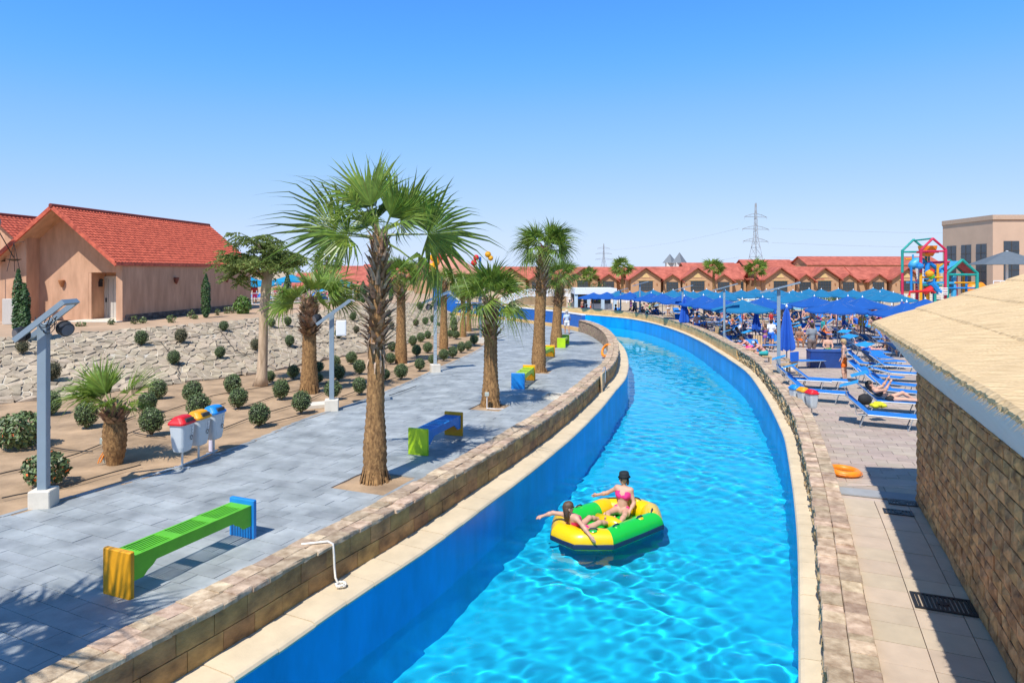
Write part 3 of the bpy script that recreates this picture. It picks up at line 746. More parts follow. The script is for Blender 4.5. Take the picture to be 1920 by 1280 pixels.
# palm behind us on the left: only its shade reaches the view
palm('fan_palm', (-7.35,4.3,0), 4.9, .23, .17, 'fan palm out of view whose crown shades the near path', crown(rg, 26, hi=80, lo=-40, sz=1.15), bootz=.4)
for (u, vc, D, h, lab) in ((1167,503,120,8.5,'solitary far palm left of the twin pointed towers'),(1338,503,128,9,'far palm in front of the middle red-roofed villas'),(1416,505,126,8.5,'far palm below the large power pylon'),(615,492,75,6.5,'round-headed palm behind the stout palm on the terrace'),(1105,518,150,7,'small dark palm among the villas left of the far pylon')):
    p = atD(u, vc, D); e = palm('fan_palm', (p.x,p.y,p.z-h), h, .28, .2, lab, crown(rg, 24, True, hi=80, lo=-40, sz=1.5 if D > 100 else 1.25), bootz=.25, far=True, skirt=False)
# ---- clipped ball shrubs
m_leaf = M('box_leaf', (.072,.115,.036), .5, .35, 8, rnd=.45, hue=.02, col2=(.13,.185,.065))
m_leafdry = M('dry_leaf', (.10,.095,.045), .6, .35, 8, rnd=.35, hue=.02, col2=(.17,.15,.075))
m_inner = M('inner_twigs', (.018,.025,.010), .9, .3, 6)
m_twig = M('twig_brown', (.16,.11,.07), .9, .3, 8)
def leaf_cloud(pts, nrm, size, rg, flat=.5):
    """small leaf quads at pts, tilted about nrm"""
    n = len(pts); r1 = rg.normal(size=(n,3)); nn = nrm+flat*r1; nn /= np.linalg.norm(nn,axis=1)[:,None]
    a = np.cross(nn, rg.normal(size=(n,3))); a /= np.linalg.norm(a,axis=1)[:,None]; b = np.cross(nn, a)
    s1 = (size*rg.uniform(.6,1.3,n))[:,None]; s2 = s1*.55
    v = np.stack([pts-a*s1, pts+b*s2, pts+a*s1, pts-b*s2], 1).reshape(-1,3)
    return v, np.arange(4*n).reshape(n,4)
def ball_me(seed, n, size, mat, rough=.075):
    rg = np.random.default_rng(seed); d = rg.normal(size=(n,3)); d /= np.linalg.norm(d,axis=1)[:,None]
    lump = np.array([mnoise.noise(tuple(q*2.2+seed)) for q in d]); rr = 1+rough*2*lump+rough*rg.normal(size=n)*.6
    v, f = leaf_cloud(d*rr[:,None], d, size, rg, .7); return npmesh('foliage', v, f, mat)
BALLS = [ball_me(s, 1500, .085, m_leaf) for s in (1,2,3)]; BALLD = [ball_me(s, 1100, .09, m_leafdry, .09) for s in (4,5)]
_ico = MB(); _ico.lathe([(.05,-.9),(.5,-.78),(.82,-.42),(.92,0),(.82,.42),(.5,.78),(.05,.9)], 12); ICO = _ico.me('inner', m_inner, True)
_st = MB()
for k in range(5):
    a = k*1.256; _st.tube([(.05*math.cos(a),.05*math.sin(a),0),(.22*math.cos(a),.22*math.sin(a),.5),(.5*math.cos(a+.4),.5*math.sin(a+.4),1.1)], [.05,.04,.02], 5)
STEM = _st.me('stem', m_twig)
def ball(pos, r, label, group, sy=1.08, dry=False, stem=.28):
    e = empty('ball_shrub', pos, random.uniform(0,6), label, 'shrub', group)
    z = r*sy+stem*r
    o = mobj('foliage', random.choice(BALLD if dry else BALLS), e, (0,0,z), (0,0,random.uniform(0,6)), (r*random.uniform(.9,1.1),r*random.uniform(.9,1.1),r*sy*random.uniform(.92,1.08))); o['kind'] = 'stuff'
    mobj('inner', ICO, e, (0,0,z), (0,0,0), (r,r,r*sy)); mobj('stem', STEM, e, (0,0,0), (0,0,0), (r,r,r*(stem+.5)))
SANDB = [(95,755,18,'dark clipped shrub just right of the near lamp post'),(162,776,20,'rounded shrub left of the young palm, dark on its right side'),(296,729,15,'shrub at the foot of the bank behind the young palm leaves'),(276,754,17,'shrub half behind the right leaves of the young palm'),(284,788,21,'large ball shrub between the young palm and the red-lidded bin'),(361,734,17,'shrub behind and above the yellow-lidded bin'),(372,760,19,'shrub directly behind the litter bins'),(436,719,15,'upper of two shrubs right of the litter bins'),(447,745,16,'lower of two touching shrubs right of the litter bins'),(486,776,18,'ball shrub nearest the path right of the litter bins'),(527,729,15,'ball shrub right of the feathery tree trunk'),(565,752,17,'ball shrub in front of the stout palm and its floodlight'),(550,696,11,'ball shrub between the tree trunk and the stout palm'),(506,705,9,'small shrub peeping out behind the tree trunk'),(598,687,9,'shrub peeping from behind the stout palm trunk, upper'),(597,708,8,'shrub peeping from behind the stout palm trunk, lower'),(624,729,15,'shrub hidden partly by the lamp post with white box'),(635,697,12,'shrub right of the lamp post with white box'),(629,677,9,'small shrub above another right of the white-box lamp post'),(659,670,10,'left one of two shrubs left of the tall palm trunk'),(674,687,11,'right one of two shrubs left of the tall palm trunk'),(674,722,13,'shaded dark shrub touching the left of the tall palm trunk'),(722,701,9,'shrub peeping out right of the tall palm trunk'),(735,649,8,'shrub right of the tall trunk highest of the group'),(732,671,9,'shrub left of the second palm trunk'),(752,695,12,'ball shrub in front of the second palm trunk'),(787,682,10,'ball shrub left of the striped lamp base'),(781,656,9,'narrow shrub above the one left of the striped lamp'),(774,638,8,'shrub right of the second palm at its middle height'),(789,632,7.5,'shrub up the slope right of the second palm'),(802,627,6.5,'small shrub left of the striped lamp post, uphill'),(802,651,8.5,'shrub touching the striped lamp post on the left'),(812,673,8.5,'dark shrub behind the striped lamp base'),(832,664,9,'ball shrub right of the striped lamp base'),(849,659,9,'round shrub two places right of the striped lamp'),(865,650,8,'shrub along the path before the third palm'),(878,647,7,'dark shaded shrub left of the farther lamp'),(889,636,8,'shrub left of the leafy palm behind the path'),(855,627,7,'lowest in the far column of shrubs'),(852,615,6.5,'second lowest in the far column of shrubs'),(851,607,6.5,'third lowest in the far column of shrubs'),(850,600,6,'fourth lowest in the far column of shrubs'),(846,593,6,'topmost in the far column of shrubs'),(844,625,6.5,'shrub left of the far column of shrubs'),(822,611,6,'far shrub left of the slim palm trunk')]
for (u, v, r, lab) in SANDB:
    vb = v+r*1.25; p = at(u, vb, lambda y: path_z(y)+.05); ball(Vector((p.x,p.y,path_z(p.y)+.03)), r/F*p.y, lab, 'clipped ball shrubs on the sand')
BANKB = [(266,635,11,'shrub on the bank below the house door',0),(342,631,11,'dry shrub on the bank below the house side wall',1),(419,614,8,'small shrub near the top of the bank left of the tree',0),(412,662,9,'olive shrub low on the bank left of the tree',0),(326,674,11,'shrub low on the bank above the litter bins',0),(102,697,14,'dry olive shrub on the bank right of the near lamp post',1),(44,652,10,'shrub on the bank behind the near lamp floodlight',1),(479,646,9,'brownish shrub left of the tree trunk on the bank',1),(542,641,9,'shrub on the bank left of the stout palm collar',0),(541,605,7,'shrub near the bank top left of the stout palm',0),(508,607,6.5,'shrub near the bank top right of the tree trunk',0),(662,594,6.5,'shrub near the bank top left of the tall palm',0),(668,620,6,'dry shrub mid bank left of the tall palm',1),(635,626,8,'shrub right below the white lamp box',0),(728,589,5,'shrub near the bank top right of the tall palm',0),(734,612,5.5,'dry shrub mid bank right of the tall palm',1),(779,605,5.5,'olive shrub on the far bank, left one of a pair',1),(797,602,5.5,'shrub on the far bank, right one of a pair',0),(788,575,6,'topmost shrub on the far bank end',0),(812,599,5.5,'shrub on the far bank behind the striped lamp',0)]
for (u, v, r, lab, dry) in BANKB:
    p = on_bank(u, v+r*1.2); ball(p+Vector((0,0,.03)), r/F*p.y, lab, 'clipped ball shrubs on the bank', 1.15, bool(dry))
# ---- columnar cypresses on the terrace
m_cyp = M('cypress_green', (.035,.085,.02), .55, .4, 6, rnd=.35, hue=.015, col2=(.05,.105,.025))
def cypress(pos, h, r, label, forks=1):
    e = empty('cypress', pos, 0, label, 'cypress', 'columnar cypresses on the terrace'); rgn = np.random.default_rng(int(h*1000)); P = []; Nn = []
    for k in range(forks):
        ox = (k-(forks-1)/2)*r*.9; hh = h*(1-.22*k); n = 1500
        t = rgn.uniform(0,1,n); a = rgn.uniform(0,6.28,n); rr = r*np.minimum(1, (1-t)*3.2+.08)*np.minimum(1, t*4+.45)*(1 if forks == 1 else .7)*rgn.uniform(.75,1.08,n)
        P.append(np.stack([ox+rr*np.cos(a), rr*np.sin(a), .12+t*hh], 1)); Nn.append(np.stack([np.cos(a), np.sin(a), np.full(n,.5)], 1))
    v, f = leaf_cloud(np.concatenate(P), np.concatenate(Nn), .06, rgn, .5); o = mobj('foliage', npmesh('foliage', v, f, m_cyp), e); o['kind'] = 'stuff'
    mb = MB()
    for k in range(forks):
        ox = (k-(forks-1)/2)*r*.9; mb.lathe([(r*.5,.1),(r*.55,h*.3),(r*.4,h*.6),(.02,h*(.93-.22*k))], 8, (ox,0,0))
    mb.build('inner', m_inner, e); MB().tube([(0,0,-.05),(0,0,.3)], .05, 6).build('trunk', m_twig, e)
p = atD(40,635,26.6); cypress((p.x,p.y,1.62), 2.55, .27, 'forked slender cypress at the corner of the house front', 2)
p = atD(386,603,37.5); cypress((p.x,p.y,1.6), 2.35, .23, 'slender cypress against the shaded side wall of the house')
p = atD(539,592,46); cypress((p.x,p.y,1.58), 2.4, .22, 'cypress behind the stout palm leaves on the terrace edge')
p = atD(681,575,55); cypress((p.x,p.y,1.6), 1.7, .25, 'cypress touching the left of the tall palm trunk on the terrace')
p = atD(733,570,60); cypress((p.x,p.y,1.55), 1.7, .2, 'cypress right of the tall palm trunk on the terrace')
# ---- feathery tree
m_fea = M('feather_leaf', (.17,.24,.055), .6, .35, 3, rnd=.35, hue=.02, col2=(.24,.30,.085), trans=.45)
m_bark = M('smooth_bark', (.42,.29,.18), .85, .25, 3, .4, 20, col2=(.50,.37,.25), stretch=(3,3,.6))
p = at(488,722,lambda y: path_z(y)+.05); D0 = p.y; tree = empty('feathery_tree', (p.x,p.y,p.z), 0, 'spreading feathery-leaved tree with smooth pale trunk beside the house', 'tree')
sc_ = D0/F
mb = MB()
tp = [(0,0,-.05),(.06,0,.35),(.10,0,1.2),(.12,.02,2.6),(.22,.05,3.8),(.34,.08,4.6)]
mb.tube(tp, [.30,.20,.175,.165,.19,.15], 12); mb.build('trunk', m_bark, tree, smooth=True)
limbs = []; rg = random.Random(4)
ends = []
for k, (dx, dz, dy) in enumerate(((-1.35,.75,-.4),(-1.1,.1,.5),(-.45,1.25,.3),(.25,1.45,-.2),(.75,1.0,.3),(.9,.4,-.4),(-.7,.9,-.6),(.6,.1,.6),(-1.55,.15,.1),(0,.8,.9),(-.3,.4,-.9),(.1,.6,.2),(-.9,.45,.2))):
    q0 = Vector(tp[4]).lerp(Vector(tp[5]), rg.random()); q2 = q0+Vector((dx,dy,dz)); q1 = q0.lerp(q2, .5)+Vector((0,0,.28))
    limbs.append((q0,q1,q2)); ends += [q1.lerp(q2, t) for t in (.2,.6,1.0)]
mb = MB()
for (a, b, c) in limbs: mb.tube([a, b, c], [.06,.04,.015], 6)
mb.build('limbs', m_bark, tree, smooth=True)
rgn = np.random.default_rng(9); P = []; Nn = []
sub = []
for q in ends:
    for j in range(6): sub.append(q+Vector((rg.uniform(-.5,.5), rg.uniform(-.5,.5), rg.uniform(-.2,.26))))
V_, F_ = [], []; base_i = 0
for q in sub:
    # a compound leaf: leaflets in two rows along drooping stalks
    for j in range(4):
        a = rg.uniform(0,6.28); d = np.array([math.cos(a), math.sin(a), rg.uniform(-.55,.1)]); n = 26; t = np.linspace(.05,.42,n)
        c = np.array(q)+d*t[:,None]; c[:,2] -= t*t*.5
        s_ = np.array([-math.sin(a), math.cos(a), 0]); sd = np.where(np.arange(n)%2, 1, -1)[:,None]
        pts = c+s_*sd*.045; v, f = leaf_cloud(pts, np.tile([0,0,1.], (n,1)), .044, rgn, 1.0)
        V_.append(v); F_.append(f+base_i); base_i += len(v)
o = mobj('crown', npmesh('crown', np.concatenate(V_), np.concatenate(F_), m_fea), tree); o['kind'] = 'stuff'
# ---- bushes with orange flowers and small plants along the house
m_orange = M('orange_flower', (.75,.14,.02), .6, .2, 5)
def bush(pos, r, h, label, flowers, mat=None, n=900, leaf=.06, cat='bush', group=None, name='flowering_bush'):
    e = empty(name, pos, 0, label, cat, group); rgn = np.random.default_rng(int(abs(pos[0])*97)+n); d = rgn.normal(size=(n,3)); d /= np.linalg.norm(d,axis=1)[:,None]; rr = rgn.uniform(.55,1.08,n)**.6
    P = d*rr[:,None]*[r,r,h/2]+[0,0,h/2]; P = P[P[:,2] > .03]; Nn = P-[0,0,h*.4]; Nn /= np.linalg.norm(Nn,axis=1)[:,None]+1e-6
    v, f = leaf_cloud(P, Nn, leaf, rgn, .7); o = mobj('foliage', npmesh('foliage', v, f, mat or m_leaf), e); o['kind'] = 'stuff'
    if flowers:
        k = rgn.integers(0, len(P), flowers); Q = P[k]*1.04; v, f = leaf_cloud(Q, Nn[k], leaf*.9, rgn, .4); o = mobj('flowers', npmesh('flowers', v, f, m_orange), e); o['kind'] = 'stuff'
    mb = MB()
    for k in range(7): a = k*.9; mb.tube([(0,0,-.03),(r*.35*math.cos(a),r*.35*math.sin(a),h*.35),(r*.7*math.cos(a),r*.7*math.sin(a),h*.75)], [.018,.012,.006], 5)
    mb.build('stems', m_twig, e)
    return e
p = at(38,838,.05); bush(p, .56, .82, 'dark green bush with few orange blooms left of the near lamp post', 14, n=1700, leaf=.055)
p = at(86,908,.05); bush(p, .40, .62, 'bush with orange flowers behind the near lamp post base', 60, n=1100, leaf=.05)
p = atD(455,600,41); bush((p.x,p.y,1.6), .5, 1.15, 'light green leafy bush at the end of the house wall', 0, M('bright_leaf', (.10,.19,.03), .5, .3, 4, rnd=.3), n=900, leaf=.08)
sp = [(152,606,31.5),(209,606,32.5),(252,603,33),(268,604,33.5),(318,602,35),(322,606,34),(358,597,37),(366,604,36.5),(408,596,39.5),(425,592,41),(436,593,41.5)]
for i, (u, v, D) in enumerate(sp):
    p = atD(u, v, D); bush((p.x,p.y,1.63), random.uniform(.14,.26), random.uniform(.25,.5), ordw(i)+' small young plant from the left in the bed below the house', 0, M('young_leaf', (.12,.17,.05), .5, .35, 4, rnd=.3), n=90, leaf=.05, cat='plant', group='young plants along the house', name='young_plant')
# ================================================================ benches, bins, lamps, rope, rings
def paint(name, c=(.5,.5,.5), rough=.42): return M('paint_'+name, c, rough+.06, .16, 2.6, .08, 25, coat=.06)
P_GREEN, P_LIME, P_BLUE, P_YEL, P_RED, P_ORANGE = paint('green',(.12,.50,.012)), paint('lime',(.40,.62,.008)), paint('blue',(.008,.22,.62)), paint('yellow',(.75,.34,.004)), paint('red',(.62,.012,.02)), paint('orange',(.85,.25,.01))
def bench(p, rz, L, near, seat, far, label):
    e = empty('park_bench', p, rz, label, 'bench', 'painted slatted benches on the path')
    for s_, m_ in ((-1,near),(1,far)): MB().cbox((0,s_*(L/2-.04),.30),(.50,.075,.60),.012).build('end_panel', m_, e)
    W = .42; zt = .52; th = .035
    mb = MB(); l2 = L/2-.08
    for s_ in (-1,1):   # aprons with deeper brackets at the ends
        x0 = s_*(W/2-.02); pr = [(-l2,zt-.001),(-l2,.20),(-l2+.16,.20),(-l2+.22,.26),(-l2+.30,.30),(-l2+.36,.355),(l2-.36,.355),(l2-.30,.30),(l2-.22,.26),(l2-.16,.20),(l2,.20),(l2,zt-.001)]
        mb.prism(pr, x0-.018, x0+.018, 0, 'x')
    seatf = mb.build('seat_frame', seat, e)
    mb = MB(); g = .44; n = 3; sl = .48; gap = (2*l2-n*sl)/(n+1); y = -l2
    for k in range(n+1): mb.box((0,y+gap/2,zt-th/2+.002),(W-.077,gap,th)); y += gap+sl
    for s_ in (-1,1): mb.box((s_*(W/2-.02),0,zt+.0015),(.04,2*l2,.005))
    mb.build('seat_board', seat, e)
    y = -l2+gap
    for k in range(n):
        for j in range(6): MB().box((-W/2+.048+(j+.5)*(W-.096)/6, y+sl/2, zt-th/2),(.029,sl,th)).build('slat', seat, e)
        y += sl+gap
    return e
def bench_px(u0, v0, u1, v1, near, seat, far, label):
    a = at(u0, v0, path_z); b = at(u1, v1, path_z); d = b-a; rz = math.atan2(d.y, d.x)-math.pi/2; c = (a+b)/2
    c.z = path_z(c.y)+.004
    return bench((c.x,c.y,c.z), rz, max(1.7, min(2.3, d.length)), near, seat, far, label)
bench_px(217,1119,459,1003,P_YEL,P_GREEN,P_BLUE,'bright green slatted bench with yellow and blue ends nearest to us')
bench_px(783,853,852,815,P_LIME,P_BLUE,P_YEL,'blue slatted bench with lime and yellow ends beyond the tall palm')
bench_px(969,731,994,712,P_BLUE,P_LIME,P_YEL,'lime bench with blue near end between two palms')
bench_px(1010,679,1034,668,P_YEL,P_LIME,P_YEL,'lime bench with yellow ends behind the second far palm')
bench_px(1050,654,1062,644,P_LIME,P_LIME,P_LIME,'lime bench farthest off, partly hidden by a palm trunk')
# ---- litter bins
m_binb = M('bin_grey', (.52,.57,.60), .4, .05, 3, coat=.1); m_steel = M('galvanised', (.55,.58,.60), .4, .08, 5, metal=.5); m_paper = M('white_sticker', (.75,.77,.78), .5, .05, 5); m_ink = M('black_ink', (.03,.035,.04), .5, .1, 5)
def rrect(w_, d_, r, n=4):
    out = []
    for cx, cy, a0 in ((w_/2-r,d_/2-r,0),(-w_/2+r,d_/2-r,90),(-w_/2+r,-d_/2+r,180),(w_/2-r,-d_/2+r,270)):
        for k in range(n+1): a = R(a0+90*k/n); out.append((cx+r*math.cos(a), cy+r*math.sin(a)))
    return out
def loft(mb, rings, mi=0):
    b = len(mb.v); n = len(rings[0])
    for r in rings: mb.v += [tuple(q) for q in r]
    for i in range(len(rings)-1):
        for k in range(n): mb.f.append((b+i*n+k, b+i*n+(k+1)%n, b+(i+1)*n+(k+1)%n, b+(i+1)*n+k)); mb.m.append(mi)
    mb.f.append(tuple(b+k for k in range(n-1,-1,-1))); mb.m.append(mi); e = b+(len(rings)-1)*n; mb.f.append(tuple(e+k for k in range(n))); mb.m.append(mi)
    return mb
def bin_part(parent, x, lid, label=None):
    body = MB(); loft(body, [[(a+x,b,z) for a, b in rrect(w_,d_,.07)] for z, w_, d_ in ((.32,.26,.20),(.34,.31,.25),(.42,.345,.28),(.84,.42,.34),(.86,.425,.345))])
    bo = body.build('bin_body', m_binb, parent, smooth=False)
    lm = MB(); loft(lm, [[(a+x,b,z) for a, b in rrect(w_,d_,r)] for z, w_, d_, r in ((.85,.47,.385,.08),(.885,.475,.39,.08),(.90,.45,.365,.08),(.93,.41,.32,.09),(.985,.36,.22,.09),(1.0,.30,.15,.07))])
    lo = lm.build('lid', lid, parent, smooth=False)
    mb = MB(); mb.prism([(x-.13,.90),(x+.13,.90),(x+.11,.965),(x-.11,.965)], -.185, -.10, 0, 'y'); mb.build('opening', m_ink, lo)
    # sticker and round recycling mark on the front
    f = MB(); f.add([(x+.02,-.168,.80),(x+.13,-.168,.80),(x+.125,-.160,.66),(x+.02,-.160,.66)], [(0,3,2,1)]); st_ = f.build('sticker', m_paper, bo)
    f = MB()
    for (z0, z1, x0, x1) in ((.79,.795,.025,.125),(.665,.67,.025,.12)): f.add([(x+x0,-.1705,z0),(x+x1,-.1705,z0),(x+x1,-.1705,z1),(x+x0,-.1705,z1)], [(0,1,2,3)])
    for k in range(5): z0 = .685+k*.02; f.add([(x+.035,-.171,z0),(x+.035+.07*(.6+.4*((k*7)%3)/2),-.171,z0),(x+.035+.07*(.6+.4*((k*7)%3)/2),-.171,z0+.006),(x+.035,-.171,z0+.006)], [(0,1,2,3)])
    c = Vector((x+.07,-.162,.58))
    for k in range(3):      # three chasing arrows
        for j in range(5):
            a0, a1 = R(90+k*120+j*17), R(90+k*120+(j+1)*17); r0, r1 = .030, .046
            f.add([(c.x+r0*math.cos(a0),c.y-.002,c.z+r0*math.sin(a0)),(c.x+r1*math.cos(a0),c.y-.002,c.z+r1*math.sin(a0)),(c.x+r1*math.cos(a1),c.y-.002,c.z+r1*math.sin(a1)),(c.x+r0*math.cos(a1),c.y-.002,c.z+r0*math.sin(a1))], [(0,1,2,3)])
        a1 = R(90+k*120+85); a2 = R(90+k*120+112); f.add([(c.x+.022*math.cos(a1),c.y-.002,c.z+.022*math.sin(a1)),(c.x+.055*math.cos(a1),c.y-.002,c.z+.055*math.sin(a1)),(c.x+.038*math.cos(a2),c.y-.002,c.z+.038*math.sin(a2))], [(0,1,2)])
    f.build('recycling_mark', m_ink, bo)
    return bo
def bins(p, rz, label, lids, extra=None):
    e = empty('litter_bins', p, rz, label, 'litter bins', 'sorting bins'); n = len(lids); g = .53
    mb = MB()
    for k in range(n):
        x = (k-(n-1)/2)*g; mb.tube([(x,.0,0),(x,.0,.34)], .024, 8)
    mb.tube([(-(n-1)/2*g-.12,0,.05),((n-1)/2*g+.12,0,.05)], .02, 6)
    for k in (0, n-1): x = (k-(n-1)/2)*g; mb.box((x,0,.012),(.06,.34,.024))
    mb.build('stand', m_steel, e)
    for k, l in enumerate(lids): bin_part(e, (k-(n-1)/2)*g, l)
    return e
a = at(340,878,.0); b = at(402,851,.0); c = (a+b)/2; d = b-a
bins((c.x,c.y,.004), math.atan2(d.y,d.x), 'row of three grey sorting bins with red, yellow and blue lids by the sand', [P_RED,P_YEL,P_BLUE]).scale = (1.05,1.05,1.12)
q = at(345,872,.0)+Vector((.1,1.1,0)); lid_ = MB(); lid_.lathe([(.05,.02),(.05,.72),(.22,.735),(.23,.76),(.20,.80),(.05,.82)], 16, sy=.8); tag(lid_.build('ash_stand', M('lilac_white', (.70,.66,.80), .5, .05), None, q), 'pale lilac rounded lid on a stand just behind the red-lidded bin', 'ash stand')
p = Vector((8.62,20.2,deck_z(20.2)))
bins((p.x,p.y,deck_z(p.y)+.003), R(100), 'sorting bins with blue, yellow and red lids behind the canal wall', [P_BLUE,P_YEL,P_RED][::-1]).scale = (.78,.78,.78)
# ---- solar lamps
m_post = M('grey_blue_steel', (.25,.32,.38), .4, .06, 3, metal=.15); m_conc = M('cream_plinth', (.68,.62,.52), .8, .08, 4, .2, 30); m_solar = M('solar_cells', (.03,.05,.10), .25, .2, 12); m_black = M('black_plastic', (.02,.021,.024), .45, .2, 10); m_glass = M('lamp_glass', (.12,.13,.15), .1, .1, 5); m_white = M('white_paint', (.78,.79,.80), .45, .04, 3)
def floodlight(e, c, d, r=.13):
    c = Vector(c); d = Vector(d).normalized(); mb = MB(); mb.tube([c-d*.10, c-d*.04, c, c+d*.09, c+d*.10], [r*.5, r*.9, r, r, r*.9], 14)
    for k in range(6): mb.tube([c-d*(.02+.014*k), c-d*(.026+.014*k)], r*1.08-.006*k, 14)
    fl = mb.build('floodlight', m_black, e); MB().tube([c+d*.100, c+d*.106], r*.82, 14).build('lens', m_glass, fl)
def lamp(p, h, rz, label, tilt=38, frame=False, floods=(), box=False, side=.14, basew=.40, baseh=.34, plen=1.15, pw=.55, group='solar lamps', striped=False):
    e = empty('solar_lamp', p, rz, label, 'lamp post', group)
    if baseh: MB().cbox((0,0,baseh/2),(basew,basew,baseh),.015).build('plinth', m_conc, e)
    pm = M('striped_post', (.20,.26,.32), .4, .75, 3, stretch=(.3,.3,9), col2=(.40,.46,.50)) if striped else m_post
    MB().cbox((0,0,baseh+(h-baseh)/2),(side,side,h-baseh),.008).build('post', pm, e)
    ca, sa = math.cos(R(tilt)), math.sin(R(tilt)); Mx = Matrix(((ca,0,-sa),(0,1,0),(sa,0,ca)))
    mb = MB(); o = Vector((.05,0,h+.06))
    if frame:
        for (dx, dy, sx, sy) in ((0,-pw/2,plen,.06),(0,pw/2,plen,.06),(plen/2-.03,0,.06,pw-.06),(-plen/2+.03,0,.06,pw-.06)): mb.box(o+Mx@Vector((dx,dy,0)),(sx,sy,.09 if sy == .06 else .088),mat=Mx)
        mb.build('panel_frame', m_post, e)
    else:
        mb.box(o,(plen,pw,.05),mat=Mx); fr = mb.build('panel_frame', m_post, e); m2 = MB(); m2.box(o+Mx@Vector((0,0,.027)),(plen-.06,pw-.06,.006),mat=Mx); m2.build('solar_panel', m_solar, fr)
    for (c, d) in floods: floodlight(e, c, d)
    if box: b = MB().cbox((.28,-.02,h-.42),(.30,.2,.46),.01).build('control_box', m_white, e); MB().box((.28,-.124,h-.42),(.24,.006,.40)).build('box_door', m_white, b)
    return e
p = at(82,948,0); h = (948-606)/F*p.y; L1 = lamp((p.x,p.y,.0), h, R(8), 'near solar lamp post with bare tilted frame and black floodlights', 40, True, (((-.30,-.12,h-.18),(-.6,-.8,-.2)),((.30,.1,h-.10),(.7,-.5,-.3))), side=.155, basew=.36, baseh=.31, plen=1.05, pw=.5)
mb = MB(); 
for k in range(5):
    pts = []
    for j in range(9): t = j/8; pts.append((.1+.18*math.sin(t*5+k)*(.5+.5*t), -.05+.12*math.cos(t*4+k*1.7), h+.12-.30*math.sin(t*math.pi)*(.5+.12*k)))
    mb.tube(pts, .008, 4)
mb.build('loose_cables', m_black, L1)
p = at(622,768,0); h = (768-588)/F*p.y; lamp((p.x,p.y,path_z(p.y)), h, R(12), 'solar lamp post with white control box on the path edge', 36, True, (((-.42,.0,h-.12),(-.8,-.5,-.3)),), True, plen=1.2, pw=.4)
p = at(816,697,path_z); h = (697-560)/F*p.y; lamp((p.x,p.y,p.z), h, R(20), 'lamp post with twisted pale stripes on the path edge', 22, False, (((-.3,-.1,h-.35),(-.6,-.8,-.2)),), side=.13, plen=1.3, striped=True)
p = at(901,643,path_z); h = 3.2; lamp((p.x,p.y,p.z), h, R(20), 'far lamp post half hidden behind the leafy palm', 20, False, side=.13)
p = at(796,640,path_z); 
for (u, vt, vb, lab, l) in ((1460,542,704,'tall lamp post by the canal wall next to the closed blue parasol',1.5),(1358,540,634,'second lamp post along the canal wall from the closed parasol',1.5),(1272,541,612,'third lamp post along the canal wall from the closed parasol',1.5),(1170,533,590,'fourth lamp post along the canal wall, near the white bar',1.5),(1143,545,588,'fifth lamp post along the wall, farthest before the white bar',1.3)):
    D = 26.5 if u == 1460 else 41 if u == 1358 else 52 if u == 1272 else 63 if u == 1170 else 66
    s_ = CR.at_y(D); 
    x = (u-960)/F*D; ph = HC-(vt-HZ)/F*D; dz = deck_z(D)
    x = max(x, curve_x(CR, D)+.82)
    e = lamp((x,D,dz), ph-dz, R(-20), lab, 16, False, side=.13, baseh=.0, plen=l, pw=.5)
# ---- floodlights at palm feet
def spot(u, v, label):
    p = at(u, v, path_z); e = empty('spotlight', (p.x,p.y,p.z+.02), 0, label, 'spotlight', 'palm spotlights'); MB().tube([(0,0,0),(0,0,.42)], .012, 6).build('stake', m_white, e); hd_ = MB().cbox((0,0,.46),(.13,.09,.11),.01).build('head', M('grey_plastic', (.40,.43,.38), .5), e); MB().box((0,.047,.46),(.10,.006,.08)).build('lens', m_glass, hd_); MB().tube([(0,-.02,.03),(.25,-.06,.02),(.5,-.02,.015)], .012, 5).build('cable', m_white, e)
spot(568,738,'small grey spotlight on a stake before the stout palm'); spot(913,768,'small grey spotlight before the leafy palm in its path bed'); spot(748,682,'small grey spotlight before the second palm on the sand'); spot(828,652,'small grey spotlight before the slim palm'); spot(1007,694,'small grey spotlight before the taller far palm')
# meter box strapped to the young palm
p = at(201,866,.05); e = empty('meter_box', (p.x-.02,p.y-.08,.06), 0, 'grey electric box on a stake in front of the young palm', 'electric box'); MB().tube([(0,0,0),(0,0,.5)], .02, 6).build('stake', M('grey_plastic'), e); MB().cbox((0,0,.48),(.16,.1,.13),.02).build('case', M('grey_plastic'), e)
mb = MB(); mb.tube([(0,0,.5),(.02,-.02,.2),(-.05,-.05,.02)], .014, 5); mb.tube([(-.02,0,.22),(-.08,-.03,.1),(-.10,-.06,0)], .012, 5); mb.build('conduit', P_ORANGE, e)
